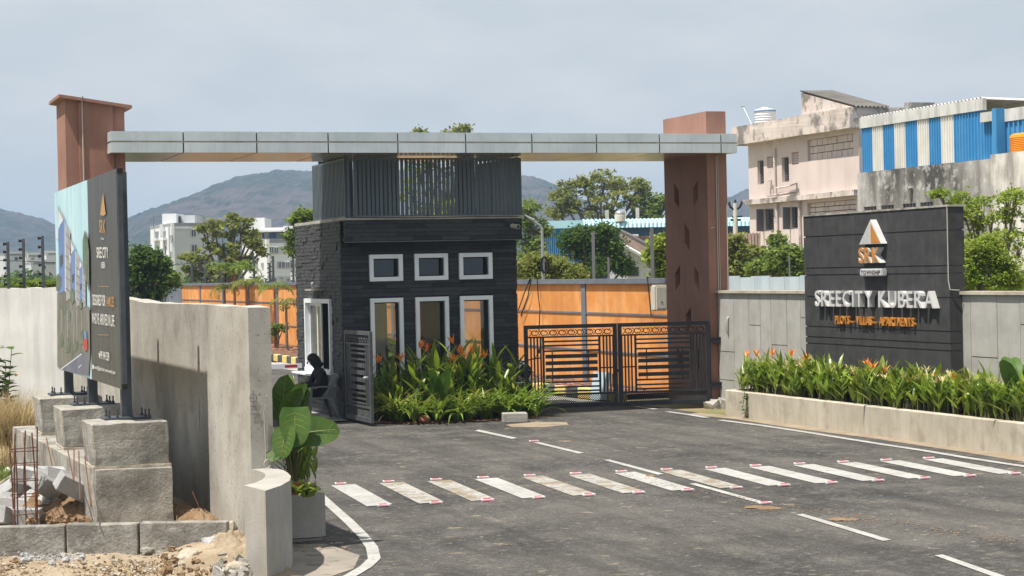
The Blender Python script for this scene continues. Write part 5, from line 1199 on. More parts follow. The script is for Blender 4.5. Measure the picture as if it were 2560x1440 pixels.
for i, (x, y, Y) in enumerate(((700, 1185, 20.5), (742, 1195, 20.4), (765, 1212, 20.45), (780, 1216, 20.5))):
    p = DY(x, y + 12, Y); plant('lime_seedling', ['bright lime seedling in the tub beside the wall end', 'bright lime seedling growing in the terracotta trough', 'bright lime seedling beside the trough', 'small lime seedling at the road rim of the tub'][i], 'plant', 'lime green seedlings in the tub', Vector((p.x, p.y, .60 if i < 2 else .55)), lime[i % 2], i * 1.3, 1.0 if i < 3 else .7)

# ================================================================== CHAIR AND SEATED PERSON
cp = W(9.50, 37.66, .03)
FX = Vector((-math.cos(TH), -math.sin(TH), 0)); rzc = math.atan2(FX.y, FX.x) + .06       # chair local +x = facing
ch = wthing('plastic_chair', 'dusty grey plastic armchair against the slate wall', 'chair', cp, rzc)
def cbox(mb, pts): pass
MB().add([(-.22, -.23, .40), (.23, -.24, .42), (.23, .24, .42), (-.22, .23, .40), (-.22, -.23, .43), (.24, -.24, .455), (.24, .24, .455), (-.22, .23, .43)], [(3, 2, 1, 0), (4, 5, 6, 7), (0, 1, 5, 4), (1, 2, 6, 5), (2, 3, 7, 6), (3, 0, 4, 7)]).build('seat', MT['chair'], ch)
for i in range(6):
    y = -.19 + .076 * i
    MB().add([(x + dx, y + dy, z) for x, z in ((-.20, .43), (-.27, .62), (-.36, .86)) for dx in (0, -.018) for dy in (-.026, .026)], [(0, 1, 5, 4), (2, 6, 7, 3), (0, 4, 6, 2), (1, 3, 7, 5), (4, 5, 9, 8), (6, 10, 11, 7), (4, 8, 10, 6), (5, 7, 11, 9), (8, 9, 11, 10)]).build('back_slat', MT['chair'], ch)
MB().tube([(-.36, -.25, .84), (-.385, -.12, .875), (-.39, .0, .88), (-.385, .12, .875), (-.36, .25, .84)], .022, 7).build('back_rail', MT['chair'], ch)
for s in (-1, 1):
    y = .27 * s
    MB().add([(x, y + dy, z) for x, z in ((.27, .66), (.05, .675), (-.30, .665)) for dy in (-.032, .032)] + [(x, y + dy, z - .03) for x, z in ((.27, .66), (.05, .675), (-.30, .665)) for dy in (-.032, .032)], [(0, 1, 3, 2), (2, 3, 5, 4), (6, 8, 9, 7), (8, 10, 11, 9), (0, 6, 7, 1), (4, 5, 11, 10), (0, 2, 8, 6), (2, 4, 10, 8), (1, 7, 9, 3), (3, 9, 11, 5)]).build('armrest', MT['chair'], ch)
    def leg(x0, z0, x1, y0, y1, w0, w1):
        MB().add([(x0 - w0, y0 - .02, z0), (x0 + w0, y0 - .02, z0), (x0 + w0, y0 + .02, z0), (x0 - w0, y0 + .02, z0), (x1 - w1, y1 - .018, 0), (x1 + w1, y1 - .018, 0), (x1 + w1, y1 + .018, 0), (x1 - w1, y1 + .018, 0)], [(0, 1, 2, 3), (7, 6, 5, 4), (0, 4, 5, 1), (1, 5, 6, 2), (2, 6, 7, 3), (3, 7, 4, 0)]).build('leg', MT['chair'], ch)
    leg(.24, .655, .28, y, y * 1.06, .045, .032); leg(-.20, .43, -.36, y * .85, y * 1.0, .05, .028)
    MB().tube([(-.29, y, .66), (-.30, y * .95, .74), (-.34, y * .93, .83)], .02, 6).build('back_upright', MT['chair'], ch)

def skin_body(name, joints, bones, parent, mats, matfn, root=0, levels=2):
    me = bpy.data.meshes.new(name); me.from_pydata([j[0] for j in joints], bones, []); me.update()
    o = bpy.data.objects.new(name, me); col.objects.link(o)
    sk = o.modifiers.new('skin', 'SKIN'); sk.use_smooth_shade = True; sk.branch_smoothing = .5
    for i, j in enumerate(joints):
        sv = me.skin_vertices[0].data[i]; r = j[1]; sv.radius = r if isinstance(r, tuple) else (r, r); sv.use_root = (i == root)
    ss = o.modifiers.new('sub', 'SUBSURF'); ss.levels = levels; ss.render_levels = levels
    bpy.context.view_layer.update(); dg = bpy.context.evaluated_depsgraph_get(); nm = bpy.data.meshes.new_from_object(o.evaluated_get(dg)); bpy.data.objects.remove(o)
    o = bpy.data.objects.new(name, nm); col.objects.link(o); o.parent = parent
    nm.materials.clear()
    for q in mats: nm.materials.append(q)
    nm.polygons.foreach_set('material_index', [matfn(Vector(p.center)) for p in nm.polygons]); nm.polygons.foreach_set('use_smooth', [True] * len(nm.polygons)); return o
pn = wthing('person', 'person in black clothes and hood seated on the grey chair, bent over a clipboard', 'person', cp, rzc)
# local: +x forward, +y person's left, z up; seat top .44
J = []; Bn = []
def jj(p, r, par=None):
    J.append((p, r)); i = len(J) - 1
    if par is not None: Bn.append((par, i))
    return i
pel = jj((-.12, 0, .53), (.17, .14)); ab_ = jj((-.12, 0, .68), (.165, .13), pel); chs = jj((-.08, 0, .86), (.175, .135), ab_); sho = jj((-.03, 0, .99), (.14, .11), chs); nk = jj((.02, 0, 1.06), (.065, .065), sho)
hd0 = jj((.06, 0, 1.12), (.085, .09), nk); hd1 = jj((.09, 0, 1.19), (.095, .11), hd0); hd2 = jj((.10, 0, 1.26), (.075, .085), hd1)
for s in (-1, 1):
    hp = jj((-.05, .10 * s, .52), (.095, .095), pel); kn = jj((.40, .15 * s, .535), (.068, .068), hp); k2 = jj((.44, .15 * s, .47), (.062, .062), kn); an = jj((.36 if s > 0 else .42, .14 * s, .12), (.045, .045), k2); he = jj((.36 if s > 0 else .42, .14 * s, .055), (.042, .042), an); toe = jj((.53 if s > 0 else .59, .16 * s, .035), (.042, .032), he)
    sh_ = jj((-.03, .19 * s, .96), (.075, .075), sho); el = jj((.08, .25 * s, .70), (.055, .055), sh_); wr = jj((.34, .13 * s, .69), (.036, .036), el); pm = jj((.405, .085 * s, .70), (.032, .022), wr)
    for f in range(4):
        a1 = jj((.45, .085 * s + (f - 1.5) * .017, .705 - .004 * f), .0095, pm); a2 = jj((.474, .08 * s + (f - 1.5) * .015, .69 - .004 * f), .0085, a1); jj((.472, .078 * s + (f - 1.5) * .014, .672), .0075, a2)
    b1 = jj((.42, .085 * s - .035 * s, .715), .010, pm); jj((.455, .085 * s - .035 * s, .70), .0085, b1)
def pm_(c):
    if c.z < .12: return 3
    if c.x > .345 and c.z > .62 and c.z < .76 and abs(c.y) < .2: return 2
    if c.x > .145 and 1.08 < c.z < 1.235: return 2
    if c.z < .60 and (c.x > -.02 or c.z < .5): return 1
    return 0
body = skin_body('body', J, Bn, pn, [MT['cloth'], MT['trouser'], MT['skin'], MT['shoe']], pm_, 0, 2)
# hood, face
hood = MB().lathe([(.001, .145), (.06, .128), (.10, .07), (.112, 0), (.108, -.07), (.10, -.13), (.12, -.19)], 18); ho_ = hood.build('hood', MT['cloth'], pn, smooth=True); ho_.matrix_local = Matrix.Translation((.075, 0, 1.19)) @ Matrix.Rotation(.62, 4, 'Y') @ Matrix.Diagonal((1.12, .95, 1, 1))
bm = bmesh.new(); bm.from_mesh(ho_.data); bmesh.ops.delete(bm, geom=[f for f in bm.faces if f.calc_center_median().x > .065 and f.calc_center_median().z < .04], context='FACES'); bm.to_mesh(ho_.data); bm.free()
fc = MB().tube([(.185, 0, 1.165), (.215, 0, 1.13), (.195, 0, 1.115)], [.010, .018, .012], 6); fc.build('nose', MT['skin'], pn, smooth=True)
for s in (-1, 1): MB().lathe([(.001, .012), (.010, .008), (.012, 0), (.010, -.008), (.001, -.012)], 8, 0, (.172, .034 * s, 1.185)).build('eye', MT['enamel'], pn)
MB().tube([(.162, -.026, 1.088), (.170, 0, 1.085), (.162, .026, 1.088)], .006, 5).build('mouth', MT['shoe'], pn)
cbd = wthing('clipboard', 'white paper on a clipboard held by the seated person', 'clipboard', cp + Matrix.Rotation(rzc, 3, 'Z') @ Vector((.46, 0.0, .655)), rzc)
MB().obox(Matrix.Rotation(-.18, 4, 'Y'), .30, .22, .008).build('board', MT['shoe'], cbd); MB().obox(Matrix.Rotation(-.18, 4, 'Y') @ Matrix.Translation((0, 0, .007)), .28, .205, .004).build('paper', MT['paper'], cbd)
pen = MB().tube([(0, 0, 0), (-.04, 0, .10)], .005, 6).build('pen', MT['letter_orange']); pen.location = cbd.location + Matrix.Rotation(rzc, 3, 'Z') @ Vector((0.0, -.07, .02)); tag(pen, 'orange pen in the seated person\'s hand', 'pen')

# barrier boom
bo = sthing('barrier_boom', 'white boom barrier with red bands across the side lane', 'barrier', 6.3, 36.2)
bz = S(PB(748, 913, 36.2)); br_ = bz[0] - 6.3; zz = bz[2]
MB().box(-.22, .22, -.18, .18, 0, zz + .15).build('cabinet', MT['boomred'], bo)
x = .1; k = 0
while x < br_ - .02:
    x2 = min(br_, x + (.52 if k % 2 == 0 else .24)); MB().box(x, x2, -.22, -.19, zz - .045, zz + .045).build('boom_section', MT['boomwhite'] if True else None, bo)
    if k % 2: MB().box(x, x2, -.225, -.185, zz - .022, zz + .022).build('red_band', MT['boomred'], bo)
    x = x2; k += 1

# parked motorcycle behind the gate
mc = sthing('motorcycle', 'black motorcycle parked behind the closed gate beside the guard house', 'motorcycle', 14.35, 38.7, 0, math.radians(75))
for x in (-.62, .62):
    wl_ = MB(); wl_.tube([(x + .25 * math.cos(t_), 0, .30 + .25 * math.sin(t_)) for t_ in np.linspace(0, 2 * math.pi, 25)], .05, 8); wo_ = wl_.build('wheel', MT['rubber'], mc, smooth=True)
    rr_ = MB().tube([(x + .2 * math.cos(t_), 0, .30 + .2 * math.sin(t_)) for t_ in np.linspace(0, 2 * math.pi, 25)], .014, 6)
    for i in range(8): rr_.tube([(x, 0, .3), (x + .2 * math.cos(i * .785), 0, .3 + .2 * math.sin(i * .785))], .006, 4)
    rr_.build('rim', MT['chrome'], wo_)
MB().tube([(.62, -.07, .3), (.42, -.07, .88)], .02, 6).tube([(.62, .07, .3), (.42, .07, .88)], .02, 6).build('fork', MT['chrome'], mc)
MB().tube([(.38, -.38, 1.02), (.42, -.2, 1.0), (.42, 0, .95), (.42, .2, 1.0), (.38, .38, 1.02)], .015, 6).build('handlebar', MT['enamel'], mc)
for s in (-1, 1): MB().tube([(.40, .25 * s, 1.0), (.42, .34 * s, 1.16)], .007, 5).tube([(.42, .34 * s, 1.16), (.39, .345 * s, 1.17)], .05, 10).build('mirror', MT['enamel'], mc)
MB().lathe([(.001, -.0), (.085, .01), (.09, .05), (.06, .12), (.001, .14)], 14).build('headlight', MT['chrome'], mc).matrix_local = Matrix.Translation((.56, 0, .88)) @ Matrix.Rotation(-math.pi / 2, 4, 'Y')
tk = MB(); tk.add([(.38, -.12, .84), (.38, .12, .84), (-.02, -.14, .80), (-.02, .14, .80), (.34, -.08, .68), (.34, .08, .68), (-.02, -.09, .62), (-.02, .09, .62), (.30, -.07, .90), (.30, .07, .90), (.05, -.08, .89), (.05, .08, .89)], [(0, 2, 6, 4), (1, 5, 7, 3), (4, 6, 7, 5), (0, 4, 5, 1), (2, 3, 7, 6), (8, 9, 11, 10), (0, 1, 9, 8), (0, 8, 10, 2), (1, 3, 11, 9), (2, 10, 11, 3)]).build('tank', MT['enamel'], mc)
o = MB().box(-.62, .0, -.12, .12, .72, .80).build('seat', MT['rubber'], mc); bevel_mesh(o, .03, 2)
MB().box(-.2, .28, -.1, .1, .28, .60).tube([(.2, -.14, .3), (-.2, -.16, .28), (-.75, -.17, .36)], .035, 8).build('engine', MT['steel'], mc); MB().tube([(-.62, 0, .3), (-.2, 0, .4), (.05, 0, .62), (.4, 0, .8)], .025, 6).tube([(-.2, 0, .4), (-.55, 0, .72), (-.8, 0, .74)], .022, 6).build('frame', MT['enamel'], mc)
MB().tube([(-.35 + .0, 0, .58), (-.55, 0, .62), (-.78, 0, .56), (-.9, 0, .42)], .05, 6).build('mudguard', MT['enamel'], mc)
# electric box on the pillar
q0_ = S(PB(1633, 745, 39.3)); eb = sthing('meter_box', 'beige electric meter box fixed behind the brown pillar', 'box', q0_[0] + .06, 39.3, 0)
zz0, zz1 = S(PB(1650, 777, 39.3))[2], S(PB(1650, 712, 39.3))[2]
o = MB().box(-.05, .26, -.1, .18, zz0, zz1).build('case', MT['boxbeige'], eb); bevel_mesh(o, .03, 2); MB().box(-.02, .2, -.112, -.1, zz0 + .06, zz1 - .06).build('door', MT['boxbeige'], eb); MB().box(.08, .12, -.118, -.11, zz0 + .18, zz0 + .21).build('handle', MT['steel'], eb)
MB().tube([(.3, -.02, 0), (.3, -.02, zz1 + .9)], .025, 6).build('conduit', MT['steel'], eb)
cc = sthing('cable_coil', 'grey cable coil hanging on the brown pillar beside the grey wall', 'cable', 17.86, 35.84, 0)
qz = S(PB(1801, 815, 35.84)); mb = MB()
for i in range(3): mb.tube([(.07 * math.cos(t_) + .01 * i - .07, -.02 - .012 * i, qz[2] + .19 * math.sin(t_)) for t_ in np.linspace(0, 6.3, 16)], .008, 5)
mb.tube([(-.07, -.02, qz[2] + .15), (-.06, -.02, qz[2] + .9), (-.05, -.02, 4.2)], .008, 5).build('coil', MT['cable_grey'], cc)
# dark cables hanging over the orange wall
for lb, pts in (('black cable drooping over the orange wall beside the guard house', ((1326, 694), (1312, 730), (1296, 775))), ('second thin cable drooping over the orange wall', ((1328, 696), (1320, 740), (1302, 790))), ('thin vertical cable on the orange wall near its pilaster', ((1343, 696), (1345, 735), (1350, 775), (1347, 830))), ('thin cable on the orange wall beside the meter box', ((1618, 692), (1622, 730), (1628, 790)))):
    p = [PA(x, y, 18.33) for x, y in pts]; o = MB().tube([tuple(q - p[0]) for q in p], .016, 5).build('hanging_cable', MT['cable']); o.location = p[0]; tag(o, lb, 'cable')
# ================================================================== BUILDINGS BEHIND
AB = 48.6
def bz_(x, y, a=AB): q = S(PA(x, y, a)); return q[1], q[2]
b_far, _ = bz_(1873, 500); b_near, _ = bz_(2150, 480)
pk = sthing('pink_building', 'weathered pink two storey building with barred windows beside the blue striped shed', 'building', AB, b_near)
OK_ = (AB, b_near, 0)
zpar = bz_(1868, 359)[1]; ztop0 = bz_(1850, 318)[1]
holes = []
def rect(x0, y0, x1, y1): b1, z1 = bz_(x0, y0); b0, z0 = bz_(x1, y1); return (min(b0, b1), max(b0, b1), min(z0, z1), max(z0, z1))
wins = [rect(1893, 402, 1910, 460), rect(1954, 394, 1973, 454), rect(1907, 523, 1935, 577), rect(1973, 518, 1995, 572), rect(1955, 640, 2000, 700)]
vents = [rect(1917, 392, 1934, 419), rect(1979, 381, 1997, 410)]
jali = [rect(2018, 350, 2134, 388), rect(2018, 508, 2140, 535)]
w = MB(); wall_cells(w, 'a', AB, AB + .4, b_near, b_far, 0, zpar + .1, wins + vents + jali)
w.box(AB + .4, AB + 12, b_near, b_near + .3, 0, zpar).box(AB + .4, AB + 12, b_far - .3, b_far, 0, zpar)
w.build('wall', MT['pink'], pk, OK_)
MB().box(AB + .42, AB + .5, b_near + .35, b_far - .35, 0, zpar).build('dark_interior', MT['window_dark'], pk, OK_)
# parapet with overhang, raised block, sloping sheet roof
bt0 = bz_(1850, 320)[0]
o = MB().box(AB - .55, AB + 12, b_near - .1, bt0, zpar - .06, ztop0 - .02).build('parapet', MT['pinkstain'], pk, OK_); roughen(o, .05, .8, 5)
zl = bz_(2000, 494)[1]; o = MB().box(AB - .35, AB, b_near, b_far + .1, zl - .15, zl + .12).build('ledge', MT['pinkstain'], pk, OK_); roughen(o, .04, .9, 6)
q0 = bz_(2003, 300, AB - .3); q1 = bz_(2003, 232, AB - .3); q2 = bz_(2134, 268, AB - .3); q3 = bz_(2134, 318, AB - .3)
mb = MB().extr([(AB - .3, q0[0], ztop0 - .3), (AB - .3, q1[0], q1[1]), (AB - .3, q2[0], q2[1]), (AB - .3, q2[0], ztop0 - .3)], (1.6, 0, 0)); rb_ = mb.build('roof_block', MT['pinkstain'], pk, OK_)
bm = bmesh.new(); bm.from_mesh(rb_.data); bmesh.ops.recalc_face_normals(bm, faces=bm.faces[:]); bm.to_mesh(rb_.data); bm.free()
def corr(p00, p10, p01, p11, n, amp, m, nm, parent, off, rows=1):
    """corrugated sheet between four corners (ridge direction 00->10)"""
    mb = MB(); A, B, C_, D_ = map(Vector, (p00, p10, p01, p11)); nrm = (B - A).cross(C_ - A).normalized()
    for i in range(2 * n + 1):
        t = i / (2.0 * n); h = nrm * (amp if i % 2 else -amp); mb.v += [tuple(A.lerp(B, t) + h), tuple(C_.lerp(D_, t) + h)]
    for i in range(2 * n): mb.f.append((2 * i, 2 * i + 2, 2 * i + 3, 2 * i + 1)); mb.m.append(0)
    return mb.build(nm, m, parent, off)
ov = .35
corr((AB - .35, q1[0] + .1, q1[1] + .10), (AB + 1.5, q1[0] + .1, q1[1] + .14), (AB - .35, q2[0] - .15, q2[1] + .04), (AB + 1.6, q2[0] - .25, q2[1] + .0), 9, .05, MT['asbestos'], 'sheet_roof', pk, OK_)
# second low roof beside it, darker wall
q5 = bz_(2205, 278, AB + 4); MB().box(AB + 2.5, AB + 4, q5[0] - 5, q2[0] - .1, ztop0 - 1.5, q5[1] + .0).build('rear_block', MT['greystain'], pk, OK_)
for i, r_ in enumerate(wins):
    f = MB(); b0, b1, z0, z1 = r_
    t = .06; abox(f, b0, b1, AB + .16, AB + .22, z1 - t, z1); abox(f, b0, b1, AB + .16, AB + .22, z0, z0 + t); abox(f, b0, b0 + t, AB + .16, AB + .22, z0 + t, z1 - t); abox(f, b1 - t, b1, AB + .16, AB + .22, z0 + t, z1 - t)
    fo = f.build('window', MT['grille'], pk, OK_)
    g = MB()
    for k in range(9): z = z0 + (z1 - z0) * (k + .5) / 9; abox(g, b0 + t, b1 - t, AB + .20, AB + .215, z - .012, z + .012)
    for k in range(3): s = b0 + (b1 - b0) * (k + .7) / 3.4; abox(g, s - .012, s + .012, AB + .215, AB + .23, z0 + t, z1 - t)
    g.build('grille', MT['grille'], fo, OK_)
    p = MB(); abox(p, b0 + t, b1 - t, AB + .30, AB + .31, z0 + t, z1 - t); p.build('pane', MT['window_dark'], fo, OK_)
    if i in (2, 3): MB().add([(AB - .005, b1, z0), (AB - .55, b1 - .25, z0), (AB - .55, b1 - .25, z1), (AB - .005, b1, z1), (AB + .025, b1 - .02, z0), (AB - .53, b1 - .28, z0), (AB - .53, b1 - .28, z1), (AB + .025, b1 - .02, z1)], [(0, 1, 2, 3), (7, 6, 5, 4), (0, 4, 5, 1), (3, 2, 6, 7), (1, 5, 6, 2)]).build('shutter', MT['grille'], fo, OK_)
for r_ in vents:
    g = MB(); b0, b1, z0, z1 = r_; nb, nz_ = 4, 5
    for k in range(nb + 1): s = b0 + (b1 - b0) * k / nb; abox(g, s - .03, s + .03, AB + .1, AB + .2, z0, z1)
    for k in range(nz_ + 1): z = z0 + (z1 - z0) * k / nz_; abox(g, b0, b1, AB + .105, AB + .195, z - .03, z + .03)
    g.build('vent_block', MT['pink'], pk, OK_)
for r_ in jali:
    b0, b1, z0, z1 = r_; g = MB(); abox(g, b0, b1, AB + .24, AB + .34, z0, z1); g.build('infill', MT['groove'], pk, OK_)
    rows = 3
    for j in range(rows):
        s = b0 + random.uniform(-.4, 0); zA = z0 + (z1 - z0) * j / rows; zB = z0 + (z1 - z0) * (j + 1) / rows
        while s < b1:
            s2 = s + random.uniform(.42, .6); sa, sb2 = max(s, b0) + .02, min(s2, b1) - .02
            if sb2 - sa > .05: x = random.uniform(0, .03); MB().box(AB + .12 + x, AB + .25, sa, sb2, zA + .02, zB - .02).build('infill_block', MT['pink'], pk, OK_)
            s = s2
pp_ = MB()
for (x0, y0, x1, y1) in ((1935, 370, 1940, 470), (1941, 505, 1945, 690), (1998, 500, 2002, 690)):
    a_ = bz_(x0, y0, AB - .12); c_ = bz_(x1, y1, AB - .12); pp_.tube([(AB - .12, a_[0], a_[1]), (AB - .12, a_[0], c_[1])], .07, 8)
for pts in (((1912, 497), (1990, 486)), ((1920, 490), (1992, 478)), ((1940, 470), (1965, 467), (1992, 458), (1992, 490)), ((1920, 452), (1928, 450), (1926, 486))):
    pp_.tube([(AB - .15, *bz_(x, y, AB - .15)) for x, y in pts], .045, 6)
pp_.build('drain_pipe', MT['pinkstain'], pk, OK_)
# roof tank and aerial
tb = bz_(1913, 306, AB + 2)
tkr = sthing('roof_water_tank', 'white ribbed water tank with blue band on the pink building roof', 'water tank', AB + 2, tb[0], ztop0 - .1)
H_ = bz_(1913, 268, AB + 2)[1] - ztop0 + .1; r_ = .60; prof_ = [(r_, 0)]
for k in range(7): z = H_ * .78 * k / 7; prof_ += [(r_, z + .01), (r_ * .95, z + H_ * .04), (r_, z + H_ * .10)]
MB().lathe(prof_ + [(r_, H_ * .8), (r_ * .97, H_ * .9), (r_ * .35, H_ * .96), (r_ * .33, H_)], 28).build('tank_body', MT['tank_white'], tkr); MB().lathe([(r_ * 1.02, H_ * .79), (r_ * 1.02, H_ * .85)], 28).build('band', MT['tank_blue'], tkr)
ae = bz_(1880, 312, AB + 1); a2 = bz_(1858, 267, AB + 1); o = MB().tube([(0, 0, 0), (0, a2[0] - ae[0], a2[1] - ae[1])], .014, 5).tube([(0, a2[0] - ae[0] - .15, a2[1] - ae[1]), (0, a2[0] - ae[0] + .25, a2[1] - ae[1] + .05)], .03, 5).build('roof_rod', MT['galv']); at_site(o, AB + 1, ae[0], ae[1]); tag(o, 'thin leaning metal rod on the pink building parapet', 'rod')

# blue and white sheet shed on a stained wall
AS = 46.5
def bs(x, y, a=AS): q = S(PA(x, y, a)); return q[1], q[2]
sh = sthing('striped_shed', 'shed clad in blue and white corrugated sheets above a blackened concrete wall', 'shed', AS, bs(2300, 400)[0])
OSH = (AS, bs(2300, 400)[0], 0)
cols = [(2158, 2184, 'blue_sheet'), (2184, 2211, 'white_sheet'), (2211, 2239, 'blue_sheet'), (2239, 2267, 'white_sheet'), (2267, 2297, 'blue_sheet'), (2297, 2326, 'white_sheet'), (2326, 2356, 'blue_sheet'), (2356, 2388, 'white_sheet'), (2388, 2424, 'blue_sheet'), (2424, 2464, 'blue_sheet'), (2464, 2496, 'blue_sheet')]
yt = lambda x: 306 + (x - 2158) * (289 - 306) / (2464 - 2158.0); yb = lambda x: 429 + (x - 2158) * (397 - 429) / (2496 - 2158.0)
zb_ = np.mean([bs(x, yb(x))[1] for x in (2170, 2300, 2450)]); zt_ = np.mean([bs(x, yt(x))[1] for x in (2170, 2300, 2450)])
for x0, x1, m in cols:
    ba, bb2 = bs(x0, 400)[0], bs(x1, 400)[0]; top = zt_ if x0 < 2460 else zt_ - .55
    n = 5; mb = MB(); L_ = (ba - bb2) / n
    for i in range(n):
        s = bb2 + L_ * i; mb.add([(AS + dx, s + L_ * f, z) for z in (zb_, top) for f, dx in ((0, 0), (.62, 0), (.72, -.06), (.9, -.06), (1, 0))], [(0, 5, 6, 1), (1, 6, 7, 2), (2, 7, 8, 3), (3, 8, 9, 4)])
    mb.build('wall_sheet', MT[m], sh, OSH)
bL, bR = bs(2158, 400)[0], bs(2464, 400)[0]
zr_ = zt_ + .48
MB().box(AS - .1, AS + .1, bR, bL + .1, zt_ - .02, zr_).build('eave_trim', MT['trim_sheet'], sh, OSH)
zq = bs(2500, 279, AS + 2.4)[1]; corr((AS + 2.4, bR + .3, zq), (AS + 2.4, bR - 12, zq - .4), (AS + 10, bR + .3, zq - .1), (AS + 10, bR - 12, zq - .5), 30, .05, MT['trim_sheet'], 'roof', sh, OSH)
corr((AS - .1, bL + .1, zr_), (AS - .1, bR, zr_ + .02), (AS + 14, bL + .1, zr_ - .3), (AS + 14, bR, zr_ - .3), 36, .05, MT['trim_sheet'], 'roof', sh, OSH)
bq = bs(2496, 350)[0]; bp_ = bs(2515, 350)[0]
MB().box(AS - .3, AS + .14, bs(2507, 350)[0], bq, zb_ - .1, zt_ - .05).build('corner_box', MT['blue_sheet'], sh, OSH)
MB().box(AS - .25, AS + .05, bq + .01, bs(2464, 350)[0], zt_ - .55, zt_ - .15).build('eave_trim', MT['trim_sheet'], sh, OSH)
ws = MB().box(AS + .2, AS + .3, bR - 10, bs(2507, 350)[0] + .1, zb_ - .1, zt_ - .62)
for k in range(30): ws.box(AS + .13, AS + .2, bs(2507, 350)[0] - .3 - .33 * k, bs(2507, 350)[0] - .2 - .33 * k, zb_ - .1, zt_ - .62)
ws.build('wall_sheet', MT['blue_sheet'], sh, OSH)
MB().box(AS + .1, AS + .32, bR - 10, bs(2507, 350)[0] - .01, zt_ - .615, zt_ - .1).build('eave_trim', MT['trim_sheet'], sh, OSH); MB().box(AS + 2.42, AS + 2.6, bR - 10, bR, zt_ - .6, zq - .45).build('eave_trim', MT['trim_sheet'], sh, OSH)
MB().box(AS + .1, AS + 12, bL, bL + .06, 0, zr_).build('wall_sheet', MT['blue_sheet'], sh, OSH)
gwx = sthing('stained_wall', 'tall blackened concrete wall below the striped shed', 'wall', AS, bs(2300, 450)[0])
OGW = (AS, bs(2300, 450)[0], 0)
be = bs(2505, 450)[0]; vz0, vz1 = bs(2250, 523)[1], bs(2250, 511)[1]
hs = [(bs(x1, 515)[0], bs(x0, 515)[0], vz0 - .3, vz1) for x0, x1 in ((2166, 2198), (2210, 2242), (2264, 2297), (2308, 2340))] + [(bs(2497, 497)[0], bs(2478, 497)[0], bs(2480, 505)[1], bs(2480, 492)[1])]
w = MB(); wall_cells(w, 'a', AS - .15, AS + .1, be, bs(2150, 450)[0], 0, zb_ - .02, hs); w.build('wall_body', MT['greystain'], gwx, OGW)
MB().box(AS + .101, AS + .2, be, bs(2150, 450)[0], 0, zb_ - .1).build('dark_interior', MT['window_dark'], gwx, OGW)
for h in hs[:4]:
    g = MB()
    for k in range(4): s = h[0] + (h[1] - h[0]) * (k + .5) / 4; abox(g, s - .08, s + .08, AS - .05, AS + .05, h[2], h[3])
    g.build('vent_grille', MT['grille'], gwx, OGW)
MB().box(AS - .6, AS - .2, be - 22, be - .1, 0, zb_ + .1).build('wall_body', MT['whitestain'], gwx, OGW)
MB().box(AS - .4, AS - .14, be - .12, be + .15, 0, zb_).build('wall_pier', MT['greystain'], gwx, OGW)
MB().tube([(AS - .2, *bs(2276, 500, AS - .2)), (AS - .25, *bs(2276, 472, AS - .25)), (AS - .1, *bs(2272, 468, AS - .1))], .09, 8).build('spout', MT['greystain'], gwx, OGW)
ot = bs(2562, 435, AS + .5); tko = sthing('orange_water_tank', 'orange ribbed plastic water tank on the wall beside the striped shed', 'water tank', AS + .8, ot[0] - .2, zb_ + .1)
H2 = bs(2545, 345, AS)[1] - zb_ + .1; pr2 = [(.95, 0)]
for k in range(9): z = H2 * .8 * k / 9; pr2 += [(.95, z + .01), (.91, z + H2 * .03), (.95, z + H2 * .07)]
MB().lathe(pr2 + [(.93, H2 * .92), (.8, H2)], 24).build('tank_body', MT['tank_orange'], tko)

